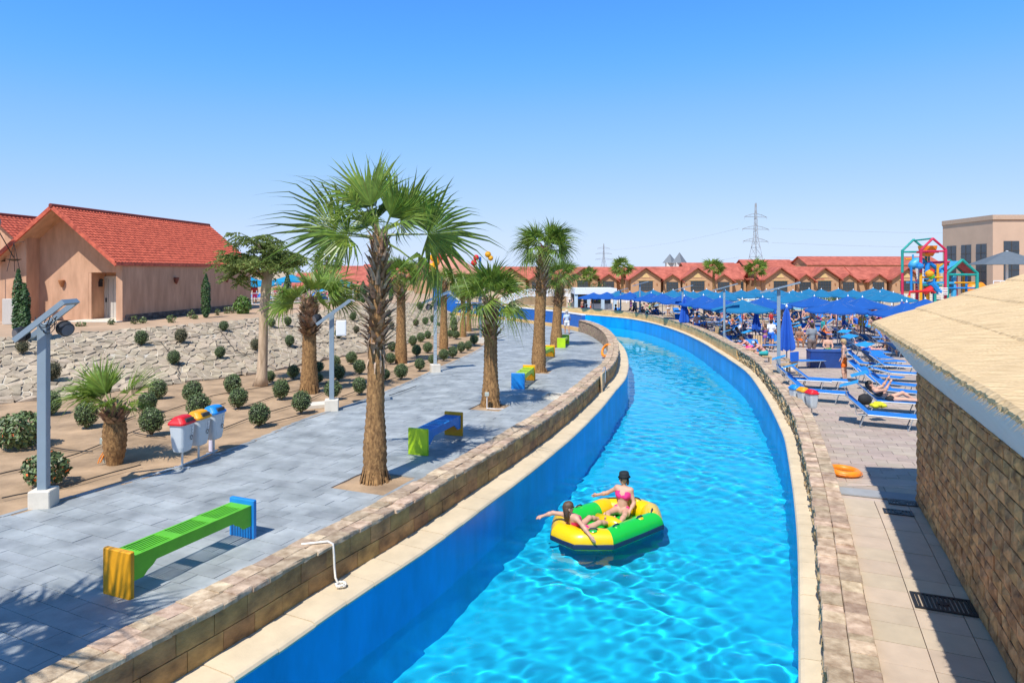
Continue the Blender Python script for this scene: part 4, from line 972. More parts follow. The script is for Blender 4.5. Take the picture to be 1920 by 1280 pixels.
# ---- irrigation hoses on the sand and the bank
m_hose = M('black_hose', (.02,.02,.02), .6, .2, 5); HOSES = [[(0,890),(80,873),(150,850),(260,806),(330,784),(440,752)],[(0,937),(150,905),(290,865)],[(90,840),(190,850)],[(250,812),(320,823)],[(480,800),(540,785),(600,768)],[(400,812),(480,780),(560,758),(640,722)],[(300,776),(400,742),(520,722),(600,700)],[(640,745),(700,722),(770,700)],[(690,712),(760,690),(830,672)],[(440,770),(520,742),(600,722),(700,690)],[(730,742),(790,722)]]
for i, pl_ in enumerate(HOSES):
    pts = []
    for j in range(len(pl_)-1):
        for k in range(6):
            t = k/6; u, v = lerp(pl_[j][0],pl_[j+1][0],t), lerp(pl_[j][1],pl_[j+1][1],t); q = at(u, v, lambda y: path_z(y)+.05)
            pts.append((q.x, q.y+.05*math.sin(len(pts)*.9+i), path_z(q.y)+.075))
    tag(MB().tube(pts, .013, 5).build('irrigation_hose', m_hose), 'thin black irrigation hose on the sand, '+('from the left edge to the litter bins','along the lower left edge of the sand','short piece between near lamp and young palm','short piece right of the young palm','short piece before the lamp with white box','right of the litter bins along the path','behind the litter bins to the stout palm','just behind the tall palm trunk','before the second palm','through the shrubs below the feathery tree','short piece right of the tall palm')[i], 'hose', 'irrigation hoses on the sand')
for i, pl_ in enumerate([[(90,672),(250,648),(340,640),(480,612)],[(330,688),(420,675),(540,655)],[(412,622),(440,660),(470,672)],[(300,645),(318,668),(336,690),(334,720)],[(480,622),(620,610),(690,600)],[(540,655),(640,640),(760,615)]]):
    pts = []
    for j in range(len(pl_)-1):
        for k in range(7): t = k/7; q = on_bank(lerp(pl_[j][0],pl_[j+1][0],t), lerp(pl_[j][1],pl_[j+1][1],t)); pts.append((q.x,q.y,q.z+.08))
    tag(MB().tube(pts, .013, 5).build('irrigation_hose', m_hose), 'thin black irrigation hose on the stone bank, '+('longest, below the house','low, left of the feathery tree','short, dropping beside the feathery tree','dropping to the sand above the litter bins','high, left of the tall palm','middle, behind the stout palm')[i], 'hose', 'irrigation hoses on the bank')
# ---- rope over the low wall
m_rope = M('white_rope', (.74,.70,.62), .9, .15, 40)
q0 = at(566,1022,.46); s0, _ = CL.near(q0.x, q0.y); rp = empty('rope', (0,0,0), 0, 'white rope hanging over the low wall onto the canal coping', 'rope')
pts = []
for (da, off, z) in ((.0,.30,.462),(.12,.15,.464),(.22,.03,.468),(.24,-.045,.44),(.245,-.06,.3),(.25,-.065,.12),(.24,-.09,-.02),(.22,-.16,-.09)):
    x, y = CL.pos(s0+da, off, 1); pts.append((x,y,z))
MB().tube(pts, .016, 6).build('line', m_rope, rp, smooth=True)
mb = MB(); kx, ky = CL.pos(s0+.22, -.2, 1)
for k in range(9):
    a = k*.75; pp = [(kx+.06*math.cos(a+t)*(1+.3*math.sin(3*t+k)), ky+.06*math.sin(a+t), -.10+.03*abs(math.sin(a*1.7+t))) for t in (0,.6,1.2,1.8,2.4)]; mb.tube(pp, .015, 5)
mb.build('knot', m_rope, rp, smooth=True)
# ---- rings, sump, gate
def torus(mb, c, Rr, r, nrm=(0,0,1), n=24, m_=10, sx=1):
    q = Vector(nrm).to_track_quat('Z','Y'); b = len(mb.v)
    for i in range(n):
        a = 2*math.pi*i/n
        for j in range(m_):
            t = 2*math.pi*j/m_; p_ = q@Vector(((Rr+r*math.cos(t))*math.cos(a)*sx, (Rr+r*math.cos(t))*math.sin(a), r*math.sin(t))); mb.v.append(tuple(p_+Vector(c)))
    for i in range(n):
        for j in range(m_): mb.f.append((b+i*m_+j, b+((i+1)%n)*m_+j, b+((i+1)%n)*m_+(j+1)%m_, b+i*m_+(j+1)%m_)); mb.m.append(0)
    return mb
def lifebuoy(p, nrm, label, r=.24):
    e = empty('lifebuoy', p, 0, label, 'lifebuoy', 'orange rings'); torus(MB(), (0,0,0), r, .065, nrm, sx=1).build('ring', P_ORANGE, e, smooth=True)
    mb = MB(); q = Vector(nrm).to_track_quat('Z','Y'); mb.tube([tuple(q@Vector(((r+.085)*math.cos(t*.3491),(r+.085)*math.sin(t*.3491),0))) for t in range(19)], .008, 5); mb.build('grab_line', P_ORANGE, e)
p = at(1580,889,deck_z); lifebuoy((p.x+.02,p.y,p.z+.068), (0.05,0,1), 'orange ring lying on the deck beside the canal cap stones', .26)
s_, _ = CL.near(5.1,35); x, y = CL.pos(s_, .58, 1); lifebuoy((x,y,path_z(y)+.42), (-.85,-.5,.45), 'orange ring leaning against the path side of the canal wall', .30)
p = SUMP; e = empty('drain_sump', (p.x,p.y,path_z(p.y)), R(-20), 'open concrete sump box set in the path by the low wall', 'sump'); mb = MB()
for (c, d) in (((0,-.3,.05),(.7,.08,.14)),((0,.3,.05),(.7,.08,.14)),((-.31,0,.05),(.08,.52,.139)),((.31,0,.05),(.08,.52,.139))): mb.box(c, d)
mb.build('rim', m_conc, e); MB().box((0,0,.008),(.54,.52,.012)).build('pit_floor', m_core, e)
s_ = CL.at_y(24.6); x, y = CL.pos(s_, .0, 1); ga = math.atan2(*CL.pos(s_+.3)[::-1]) if False else math.atan2(CL.pos(s_+.3)[1]-y, CL.pos(s_+.3)[0]-x)
e = empty('canal_gate', (x,y,-.12), ga, 'small wooden gate panel with steel handle in the low canal wall', 'gate'); MB().cbox((0,-.08,.32),(.10,.08,.64),.01).build('gate_post', M('gate_wood', (.62,.45,.26), .7, .15, 6), e); 
for k in range(4): MB().box((.2+.19*k,-.05,.32),(.18,.035,.56)).build('board', M('gate_wood'), e)
MB().tube([(.75,-.1,.2),(.75,-.12,.75),(.5,-.11,.82),(.15,-.1,.7)], .018, 6).build('handle', m_steel, e)
# low concrete slab by the lamp with box
p = at(600,763,.0); tag(MB().cbox((0,0,.05),(.9,.5,.12),.02).build('access_slab', m_conc, None, (p.x-.1,p.y+.1,path_z(p.y)+.02), (0,0,R(30))), 'low pale concrete slab beside the lamp with white box', 'slab')
# ================================================================ people: bodies grown as one surface round a posed skeleton
def sdf_mesh(name, prims, vox, mats, k0=.035):
    A = np.array([p[0] for p in prims], float); B = np.array([p[1] for p in prims], float); RA = np.array([p[2] for p in prims]); RB = np.array([p[3] for p in prims])
    rm = np.maximum(RA, RB)[:,None]; lo = (np.minimum(A,B)-rm).min(0)-3*vox; hi = (np.maximum(A,B)+rm).max(0)+3*vox
    n = np.ceil((hi-lo)/vox).astype(int)+1; fld = np.full(n, .5, np.float32); best = np.full(n, 9., np.float32); mt = np.zeros(n, np.int8)
    ax = [lo[i]+vox*np.arange(n[i]) for i in range(3)]
    for a, b, ra, rb, m_, *k in prims:
        k = k[0] if k else k0; a = np.array(a, float); b = np.array(b, float); pad = max(ra,rb)+k+.06
        i0 = np.maximum(0, np.floor((np.minimum(a,b)-pad-lo)/vox).astype(int)); i1 = np.minimum(n, np.ceil((np.maximum(a,b)+pad-lo)/vox).astype(int)+1)
        sl = tuple(slice(x, y) for x, y in zip(i0, i1)); X, Y, Z = np.meshgrid(*[ax[i][sl[i]] for i in range(3)], indexing='ij')
        d = b-a; l2 = max(d@d, 1e-9); t = np.clip(((X-a[0])*d[0]+(Y-a[1])*d[1]+(Z-a[2])*d[2])/l2, 0, 1)
        dist = np.sqrt((X-a[0]-t*d[0])**2+(Y-a[1]-t*d[1])**2+(Z-a[2]-t*d[2])**2)-(ra+(rb-ra)*t)
        f = fld[sl]; h = np.clip(.5+.5*(f-dist)/k, 0, 1); fld[sl] = f*(1-h)+dist*h-k*h*(1-h)
        w_ = dist < best[sl]; best[sl] = np.where(w_, dist, best[sl]); mt[sl] = np.where(w_, m_, mt[sl])
    ins = fld < 0
    c = [ins[i:n[0]-1+i, j:n[1]-1+j, l:n[2]-1+l] for i in (0,1) for j in (0,1) for l in (0,1)]
    s_ = sum(x.astype(np.int8) for x in c); act = np.argwhere((s_ > 0)&(s_ < 8)); idx = np.full(n-1, -1, np.int64); idx[tuple(act.T)] = np.arange(len(act))
    acc = np.zeros((len(act),3)); cnt = np.zeros(len(act)); cor = [(i,j,l) for i in (0,1) for j in (0,1) for l in (0,1)]
    val = {q: fld[act[:,0]+q[0], act[:,1]+q[1], act[:,2]+q[2]] for q in cor}
    for q in cor:
        for d in range(3):
            if q[d] == 0:
                q2 = list(q); q2[d] = 1; q2 = tuple(q2); v0, v1 = val[q], val[q2]; cr = (v0 < 0) != (v1 < 0); t = np.where(cr, v0/(v0-v1+1e-12), 0)
                for e in range(3): acc[:,e] += np.where(cr, q[e]+(t if e == d else 0), 0)
                cnt += cr
    V = lo+vox*(act+acc/cnt[:,None]); Fq = []
    for d in range(3):
        e, f = (d+1)%3, (d+2)%3; s0 = [slice(None)]*3; s1 = [slice(None)]*3; s0[d] = slice(0,-1); s1[d] = slice(1,None)
        a0, a1 = ins[tuple(s0)], ins[tuple(s1)]; w_ = np.argwhere(a0 != a1); w_ = w_[(w_[:,e] > 0)&(w_[:,f] > 0)&(w_[:,e] < n[e]-1)&(w_[:,f] < n[f]-1)]
        def cell(de, df):
            q = w_.copy(); q[:,e] += de; q[:,f] += df; return idx[tuple(q.T)]
        qd = np.stack([cell(-1,-1), cell(0,-1), cell(0,0), cell(-1,0)], 1); fl = ~a0[tuple(w_.T)]; qd[fl] = qd[fl][:,::-1]; Fq.append(qd)
    Fq = np.concatenate(Fq); Fq = Fq[(Fq >= 0).all(1)]
    vm = mt[tuple(np.minimum(np.round((V-lo)/vox).astype(int), n-1).T)]; fm = np.max(vm[Fq], axis=1) if False else vm[Fq[:,0]]
    return npmesh(name, V, Fq, mats, True, fm)
def nrm(v): v = np.array(v, float); return v/np.linalg.norm(v)
def body(torso=(0,0,1), head=(0,0,1), face=(0,1,0), la=((-.25,0,-1),(-.1,.2,-1)), ra=((.25,0,-1),(.1,.2,-1)), ll=((-.05,.02,-1),(0,-.03,-1)), rl=((.05,.02,-1),(0,-.03,-1)), H=1.75, female=False, top='skin', bottom='shorts', hair='short', fingers=False, pelvis=None, right=None, fat=1.0, curl=.35):
    """prims for a person of height H in local metres; +Y is forward, +X the person's right... mats: 0 skin 1 top 2 bottom 3 hair"""
    s = H/1.75; T = nrm(torso); Rt = nrm(right) if right is not None else nrm(np.cross(nrm((0,1,.001)), (0,0,1))); Rt = nrm(Rt-T*(Rt@T)); Fw = np.cross(T, Rt)
    P0 = np.array(pelvis if pelvis is not None else (0,0,.93*s), float); pr = []
    tm = 1 if top != 'skin' else 0; bm = 2; infl = .012 if tm else 0
    def add(a, b, r1, r2, m, k=.035): pr.append((tuple(a), tuple(b), r1*s, r2*s, m, k*s))
    W = P0+T*.16*s; Cst = P0+T*.36*s; N = P0+T*.52*s; sw = (.155 if female else .175)*s; hw = .095*s
    hipL, hipR = P0-Rt*hw, P0+Rt*hw
    add(hipL, hipR, (.112 if female else .102)*fat, (.112 if female else .102)*fat, bm); add(P0, W, .118*fat, (.092 if female else .108)*fat+infl, tm if top == 'shirt' else 0, .05)
    add(P0-Fw*.03*s-Rt*.06*s, P0-Fw*.03*s+Rt*.06*s, .10*fat, .10*fat, bm)
    add(W, Cst, (.095 if female else .112)*fat+infl, .115+infl, tm if top == 'shirt' else 0, .05); add(Cst-Rt*.075*s, Cst+Rt*.075*s, .105+infl, .105+infl, tm if top in ('shirt','bikini') else 0, .05)
    if female:
        for q in (-1,1): add(Cst+Rt*.07*q*s+Fw*.080*s-T*.03*s, Cst+Rt*.02*q*s+Fw*.085*s-T*.03*s, .062, .052, tm, .03); add(Cst+Rt*.07*q*s+Fw*.06*s-T*.035*s, Cst+Rt*.125*q*s-T*.03*s, .058, .05, tm, .02)
    ShL, ShR = N-Rt*sw-T*.04*s, N+Rt*sw-T*.04*s
    add(N-T*.02*s, ShL, .06, .058+infl, tm if top == 'shirt' else 0, .05); add(N-T*.02*s, ShR, .06, .058+infl, tm if top == 'shirt' else 0, .05)
    add(Cst+T*.08*s-Rt*.08*s, Cst+T*.08*s+Rt*.08*s, .085, .085, tm if top == 'shirt' else 0, .05)
    Hd = nrm(head); hc = N+Hd*.19*s; fc = nrm(np.array(face)-Hd*(np.array(face)@Hd)); hr = np.cross(fc, Hd)
    add(N, N+Hd*.12*s, .052, .047, 0, .03); add(hc+Hd*.02*s-fc*.012*s, hc+Hd*.025*s+fc*.01*s, .092, .09, 0, .02); add(hc-Hd*.055*s+fc*.03*s, hc-Hd*.07*s+fc*.045*s, .055, .04, 0, .03)
    add(hc+fc*.092*s, hc-Hd*.02*s+fc*.108*s, .010, .014, 0, .012)
    for q in (-1,1): add(hc+hr*.088*q*s-fc*.005*s, hc+hr*.095*q*s-Hd*.03*s, .018, .014, 0, .01)
    if hair != 'none':
        add(hc+Hd*.035*s-fc*.022*s, hc+Hd*.04*s+fc*.015*s, .096, .093, 3, .015); add(hc-fc*.03*s, hc-Hd*.05*s-fc*.035*s, .090, .07, 3, .02)
        if hair == 'long': add(hc-fc*.06*s, hc-Hd*.17*s-fc*.075*s, .075, .055, 3, .02); add(hc-Hd*.17*s-fc*.075*s, hc-Hd*.30*s-fc*.06*s, .055, .025, 3, .02)
    for side, S0, (u_, f_) in ((-1, ShL, la), (1, ShR, ra)):
        u_ = nrm(u_); f_ = nrm(f_); El = S0+u_*.285*s; Wr = El+f_*.25*s; sl = top == 'shirt'
        if sl: add(S0, S0+u_*.17*s, .062, .06, 1); add(S0+u_*.14*s, El, .043, .040, 0)
        else: add(S0, El, .052, .040, 0)
        add(El, El+f_*.09*s, .041, .043, 0); add(El+f_*.09*s, Wr, .042, .027, 0)
        hd_ = nrm(f_+np.array((0,0,-.15))*0); pn = nrm(np.cross(hd_, Rt)+1e-3); lat = nrm(np.cross(pn, hd_)); Pm = Wr+hd_*.085*s
        if not fingers: add(Wr, Pm, .028, .036, 0, .02); add(Pm, Pm+hd_*.06*s, .033, .018, 0, .02); add(Wr+hd_*.03*s, Wr+hd_*.07*s+lat*.05*s, .016, .012, 0, .01)
        else:
            add(Wr+lat*.012*s, Pm+lat*.02*s, .022, .022, 0, .02); add(Wr-lat*.012*s, Pm-lat*.02*s, .022, .022, 0, .02)
            for i, (o, L) in enumerate(((.033,.066),(.011,.078),(-.011,.072),(-.032,.055))):
                b0 = Pm+lat*o*s; b1 = b0+hd_*L*.5*s; b2 = b1+nrm(hd_-pn*curl)*L*.5*s; add(b0, b1, .0105, .0095, 0, .004); add(b1, b2, .0095, .008, 0, .004)
            t0 = Wr+hd_*.03*s+lat*.022*s; t1 = t0+nrm(hd_*.6+lat*.8)*.035*s; add(t0, t1, .013, .011, 0, .008); add(t1, t1+nrm(hd_+lat*.35)*.03*s, .011, .009, 0, .004)
    for side, h0, (t_, c_) in ((-1, hipL, ll), (1, hipR, rl)):
        t_ = nrm(t_); c_ = nrm(c_); K = h0+t_*.42*s; A_ = K+c_*.41*s
        if bottom == 'shorts': add(h0, h0+t_*.26*s, .100*fat, .092, 2); add(h0+t_*.22*s, K, .068, .054, 0)
        elif bottom == 'trousers': add(h0, K, .098, .072, 2); add(K, A_-c_*.04*s, .068, .055, 2)
        else: add(h0, h0+t_*.05*s, .100, .094, 2); add(h0+t_*.03*s, K, .092, .056, 0)
        if bottom != 'trousers': add(K, K+c_*.13*s, .054, .058, 0); add(K+c_*.13*s, A_, .057, .036, 0)
        ft = nrm(np.array((0,1,0.))-c_*c_[1]) if abs(c_[2]) > .5 else nrm(np.array((0,0,1.))-c_*c_[2]+np.array((0,.3,0)))
        add(A_-ft*.035*s+c_*.03*s, A_+ft*.07*s+c_*.035*s, .036, .034, 0, .02); add(A_+ft*.07*s+c_*.035*s, A_+ft*.15*s+c_*.045*s, .034, .022, 0, .02)
    return pr
def grounded(pr):
    z = min(min(a[2]-ra, b[2]-rb) for a, b, ra, rb, *_ in pr); return [((a[0],a[1],a[2]-z),(b[0],b[1],b[2]-z),ra,rb,m,*k) for a, b, ra, rb, m, *k in pr]
SKIN = [M('skin_'+n, c, .55, .08, 6, sub=1) for n, c in (('fair',(.58,.33,.23)),('tan',(.46,.24,.14)),('pink',(.62,.31,.24)),('brown',(.28,.14,.08)))]
HAIR = {n: M('hair_'+n, c, .6, .3, 30) for n, c in (('dark',(.03,.02,.015)),('brown',(.10,.055,.03)),('blond',(.42,.28,.13)),('grey',(.4,.38,.36)))}
CLO = {n: M('cloth_'+n, c, .8, .1, 6) for n, c in (('white',(.78,.78,.78)),('grey',(.22,.24,.26)),('brown',(.16,.115,.10)),('blue',(.01,.13,.60)),('navy',(.015,.025,.08)),('black',(.015,.015,.017)),('red',(.55,.03,.03)),('orange',(.85,.16,.01)),('yellow',(.78,.62,.05)),('teal',(.02,.33,.34)),('pink',(.75,.03,.22)),('green',(.08,.30,.08)),('paleblue',(.42,.52,.68)),('purple',(.2,.06,.3)),('cream',(.68,.62,.50)))}
BLANK = [SKIN[0], CLO['white'], CLO['blue'], HAIR['dark']]
_v = .019
POSE = {
 'stand': sdf_mesh('body_stand', grounded(body(female=False)), _v, BLANK),
 'stand_shirt': sdf_mesh('body_stand_shirt', grounded(body(top='shirt', la=((-.3,.1,-1),(.1,.6,-1)), ra=((.3,0,-1),(.1,.3,-1)))), _v, BLANK),
 'hips': sdf_mesh('body_hands_on_hips', grounded(body(la=((-.75,-.1,-.7),(.65,.25,-.6)), ra=((.75,-.1,-.7),(-.65,.25,-.6)))), _v, BLANK),
 'walk': sdf_mesh('body_walk', grounded(body(top='shirt', torso=(0,.06,1), ll=((-.05,.34,-1),(0,-.12,-1)), rl=((.05,-.16,-1),(0,-.42,-1)), la=((-.3,-.25,-1),(-.05,.3,-1)), ra=((.3,.2,-1),(0,.6,-1)))), _v, BLANK),
 'woman': sdf_mesh('body_woman', grounded(body(H=1.66, female=True, top='bikini', bottom='brief', hair='long', la=((-.35,.1,-1),(.3,.5,-.5)), ra=((.3,0,-1),(.1,.1,-1)))), _v, BLANK),
 'arms_up': sdf_mesh('body_arms_up', grounded(body(H=1.66, female=True, top='bikini', bottom='brief', hair='long', la=((-.7,.1,.6),(.3,.2,1)), ra=((.7,.1,.6),(-.3,.2,1)))), _v, BLANK),
 'bend': sdf_mesh('body_bend', grounded(body(torso=(0,.85,.45), head=(0,.8,.5), face=(0,.3,-.9), la=((-.1,.35,-1),(0,.4,-1)), ra=((.1,.35,-1),(0,.4,-1)), ll=((-.07,.12,-1),(0,-.1,-1)), rl=((.07,.05,-1),(0,-.12,-1)))), _v, BLANK),
 'sit': sdf_mesh('body_sit', body(pelvis=(0,0,.12), torso=(0,.12,1), ll=((-.12,1,-.02),(0,-.05,-1)), rl=((.12,1,-.02),(0,.05,-1)), la=((-.2,.35,-.9),(.2,.8,-.2)), ra=((.2,.35,-.9),(-.2,.8,-.2))), _v, BLANK),
 'sit_woman': sdf_mesh('body_sit_woman', body(H=1.66, female=True, top='bikini', bottom='brief', hair='long', pelvis=(0,0,.12), torso=(0,.05,1), ll=((-.10,1,.02),(0,.1,-1)), rl=((.10,1,.02),(0,-.1,-1)), la=((-.3,-.1,-.9),(-.1,.6,-.6)), ra=((.25,.4,-.9),(-.3,.6,.4))), _v, BLANK),
 'recline': sdf_mesh('body_recline', body(pelvis=(0,0,.14), torso=(0,-.78,.62), head=(0,-.5,.85), face=(0,.85,.5), ll=((-.08,1,.22),(0,1,-.30)), rl=((.08,1,.05),(0,1,-.05)), la=((-.35,.55,-.5),(.2,.9,.1)), ra=((.35,.55,-.5),(-.2,.9,.1))), _v, BLANK),
 'recline_phone': sdf_mesh('body_recline_phone', body(H=1.66, female=True, top='bikini', bottom='brief', hair='long', pelvis=(0,0,.14), torso=(0,-.85,.5), head=(0,-.6,.75), face=(0,.85,.5), ll=((-.08,1,.5),(0,1,-.6)), rl=((.08,1,.05),(0,1,-.05)), la=((-.2,.5,.2),(.1,.5,.9)), ra=((.2,.5,.1),(-.1,.5,.9))), _v, BLANK),
}
CHILD_STAND = sdf_mesh('body_child', grounded(body(H=1.5, fat=.82, hair='short', bottom='shorts', torso=(0,.02,1), head=(0,.1,1), ll=((-.10,.12,-1),(0,-.12,-1)), rl=((.08,-.05,-1),(0,-.10,-1)), la=((-.18,.0,-1),(.0,.25,-1)), ra=((.2,.1,-1),(-.1,.5,-1)), fingers=True)), .014, BLANK)
def person(me, pos, rz, label, skin=0, top=None, bottom='blue', hair='dark', group=None, H=1.0, name='person', rot=None):
    o = mobj(name, me, None, pos, rot or (0,0,rz), (H,H,H)); tag(o, label, 'person', group)
    for i, m_ in enumerate((SKIN[skin], CLO[top] if top else SKIN[skin], CLO[bottom], HAIR[hair])):
        o.material_slots[i].link = 'OBJECT'; o.material_slots[i].material = m_
    return o
# ================================================================ parasols and loungers
m_cb = M('parasol_deep_blue', (.006,.10,.42), .75, .06, 2, trans=.22); m_ct = M('parasol_teal_blue', (.008,.18,.38), .75, .06, 2, trans=.22); m_alu = M('aluminium', (.33,.35,.37), .45, .05, 4, metal=.3); m_wood = M('light_wood', (.55,.38,.2), .7, .2, 4)
def parasol_proto(name, cm, Rr=1.9, zt=2.85, drop=.62):
    e = bpy.data.objects.new(name, None); COL.objects.link(e); mb = MB(); nr, seg, rad = 8, 6, 7
    n = nr*seg
    for j in range(rad+1):
        t = j/rad
        for i in range(n):
            a = 2*math.pi*(i/n); fr = (i%seg)/seg; sag = (math.sin(fr*math.pi))*(.14*t*t); sc_ = 1-.075*math.sin(fr*math.pi)*t
            r = Rr*t*sc_*(1/math.cos(0)); mb.v.append((r*math.cos(a), r*math.sin(a), zt-drop*(t**.82)-sag*.6*(1 if True else 0)))
    for j in range(rad):
        for i in range(n): mb.f.append((j*n+i, j*n+(i+1)%n, (j+1)*n+(i+1)%n, (j+1)*n+i)); mb.m.append(0)
    cn = mobj('canopy', mb.me('canopy', cm, False), e)
    vb = MB()
    for i in range(n):          # hanging hem
        a = 2*math.pi*(i/n); fr = (i%seg)/seg; sc_ = 1-.075*math.sin(fr*math.pi); z = zt-drop-.14*.6*math.sin(fr*math.pi); vb.v += [(Rr*sc_*math.cos(a), Rr*sc_*math.sin(a), z),(Rr*sc_*math.cos(a)*1.005, Rr*sc_*math.sin(a)*1.005, z-.10)]
    for i in range(n): vb.f.append((2*i, 2*((i+1)%n), 2*((i+1)%n)+1, 2*i+1)); vb.m.append(0)
    mobj('valance', vb.me('valance', cm), cn)
    mobj('pole', MB().tube([(0,0,0),(0,0,zt+.02)], .03, 8).me('pole', m_alu), e); mobj('finial', MB().lathe([(.05,0),(.055,.03),(.02,.08),(.025,.12),(.0,.15)], 8, (0,0,zt-.02)).me('finial', m_white), e)
    rb = MB()
    for k in range(nr): a = 2*math.pi*k/nr; rb.tube([(0,0,zt-.06),(Rr*.98*math.cos(a), Rr*.98*math.sin(a), zt-drop-.03)], .012, 4); rb.tube([(0,0,zt-.85),(Rr*.5*math.cos(a),Rr*.5*math.sin(a),zt-.45)], .010, 4)
    mobj('ribs', rb.me('ribs', m_alu), e); mobj('base', MB().cbox((0,0,.05),(.55,.55,.10),.03).me('base', m_conc), e)
    return e
PAR = {'deep': parasol_proto('parasol', m_cb), 'teal': parasol_proto('parasol', m_ct, 1.9)}
def closed_proto(cm):
    e = bpy.data.objects.new('closed_parasol', None); COL.objects.link(e); mb = MB(); n = 32; pr = ((.03,2.75),(.10,2.55),(.16,2.1),(.24,1.5),(.31,1.0),(.30,.88))
    for r, z in pr:
        for k in range(n): a = 2*math.pi*k/n; rr = r*(1+.30*math.cos(k*math.pi/2)); mb.v.append((rr*math.cos(a), rr*math.sin(a), z+(.06*math.cos(k*math.pi/2) if z < 1.2 else 0)))
    for i in range(len(pr)-1):
        for k in range(n): mb.f.append((i*n+k, i*n+(k+1)%n, (i+1)*n+(k+1)%n, (i+1)*n+k)); mb.m.append(0)
    mobj('folded_canopy', mb.me('folded_canopy', cm, False), e); mobj('pole', MB().tube([(0,0,0),(0,0,2.85)], .03, 8).me('pole', m_alu), e); mobj('finial', MB().lathe([(.05,0),(.055,.03),(.02,.08),(.0,.15)], 8, (0,0,2.8)).me('finial', m_white), e); mobj('base', MB().cbox((0,0,.05),(.55,.55,.10),.03).me('base', m_conc), e)
    return e
CLOSED = closed_proto(M('folded_blue', (.01,.09,.46), .75, .1, 2))
m_sling = M('sling_blue', (.01,.17,.55), .7, .08, 4); m_slingt = M('sling_light_blue', (.015,.27,.58), .7, .08, 4)
def lounger_proto(back=42, shade=True):
    """sun lounger along +Y: feet towards +Y, head at -Y"""
    e = bpy.data.objects.new('sun_lounger', None); COL.objects.link(e); z = .34; W = .31
    fr = MB()
    for s_ in (-1,1): fr.tube([(s_*W,-.35,z),(s_*W,.95,z)], .018, 6)
    fr.tube([(-W,.95,z),(W,.95,z)], .018, 6); fr.tube([(-W,-.35,z),(W,-.35,z)], .018, 6)
    cb, sb = math.cos(R(back)), math.sin(R(back)); hx = (-.35-.72*cb, z+.72*sb)
    for s_ in (-1,1): fr.tube([(s_*W,-.35,z),(s_*W,hx[0],hx[1])], .018, 6)
    fr.tube([(-W,hx[0],hx[1]),(W,hx[0],hx[1])], .018, 6)
    for s_ in (-1,1): fr.tube([(s_*(W-.01),-.35-.45*cb,z+.45*sb),(s_*(W-.01),-.62,z-.02),(s_*(W-.01),-.35,z)], .012, 5)
    mobj('frame', fr.me('frame', m_alu), e)
    for y0 in (-.42, .70):
        lg = MB(); lg.tube([(-W,y0,z),(-W-.02,y0-.12,.01),(W+.02,y0-.12,.01),(W,y0,z)], .016, 6); mobj('leg', lg.me('leg', m_alu), e)
    sl = MB(); sl.add([(-W-.012,-.34,z+.02),(W+.012,-.34,z+.02),(W+.012,.3,z+.014),(-W-.012,.3,z+.014),(W+.012,.96,z+.02),(-W-.012,.96,z+.02)], [(0,1,2,3),(3,2,4,5)]); mobj('seat_sling', sl.me('seat_sling', m_sling), e)
    bk = MB(); bk.add([(-W-.012,-.34,z+.021),(W+.012,-.34,z+.021),(W+.012,hx[0],hx[1]+.022),(-W-.012,hx[0],hx[1]+.022)], [(0,3,2,1)]); mobj('back_sling', bk.me('back_sling', m_sling), e)
    if shade:
        sh = MB(); p0 = Vector((0,hx[0],hx[1]))
        for s_ in (-1,1): sh.tube([(s_*W,hx[0]+.1*cb,hx[1]-.1*sb),(s_*W,hx[0]-.05,hx[1]+.26)], .010, 5)
        so = mobj('shade', sh.me('shade', m_alu), e); c = MB(); c.add([(-W-.02,hx[0]-.16,hx[1]+.20),(W+.02,hx[0]-.16,hx[1]+.20),(W+.02,hx[0]+.30,hx[1]+.36),(-W-.02,hx[0]+.30,hx[1]+.36)], [(0,1,2,3)]); mobj('shade_cloth', c.me('shade_cloth', m_slingt), so)
    return e
LOUNGE = [lounger_proto(42, True), lounger_proto(38, False), lounger_proto(12, False)]
_protos = list(PAR.values())+[CLOSED]+LOUNGE
def place(proto, pos, rz, label, cat, group, scale=1):
    o = copy_tree(proto); o.location = pos; o.rotation_euler = (0,0,rz); o.scale = (scale,)*3; tag(o, label, cat, group); return o
# ================================================================ raft with two women
RC = Vector((1.97,14.05,-1.1)); RZ = math.atan2(.66,.75)      # long axis from near left to far right
m_ry = M('raft_yellow', (.80,.52,.003), .32, .05, 2, coat=.3); m_rg = M('raft_green', (.012,.52,.05), .32, .05, 2, coat=.3); m_rs = M('raft_strip', (.012,.03,.07), .5, .1, 4)
raft = empty('inflatable_raft', RC, RZ, 'yellow and green inflatable raft carrying two women on the canal', 'raft')
tr = .215; zc = .135; hl, hw_ = 1.12, .60                      # tube radius, tube centre height, half sizes of the tube centre line
corner = [(-hl,-.22),(-hl+.42,-hw_),(hl-.42,-hw_),(hl,-.22),(hl,.22),(hl-.42,hw_),(-hl+.42,hw_),(-hl,.22)]
def tube_ring(p, mit, r, n=20):
    """circle round the tube centre line in the mitre plane"""
    out = []
    for k in range(n): a = 2*math.pi*k/n; out.append((p[0]+mit[0]*r*math.cos(a), p[1]+mit[1]*r*math.cos(a), zc+r*math.sin(a)))
    return out
def mitre(i):
    n = len(corner); p0, p1, p2 = Vector(corner[i-1]), Vector(corner[i]), Vector(corner[(i+1)%n]); d1 = (p1-p0).normalized(); d2 = (p2-p1).normalized(); n1 = Vector((d1.y,-d1.x)); n2 = Vector((d2.y,-d2.x)); b = (n1+n2).normalized(); return b/max(.5, b.dot(n1))
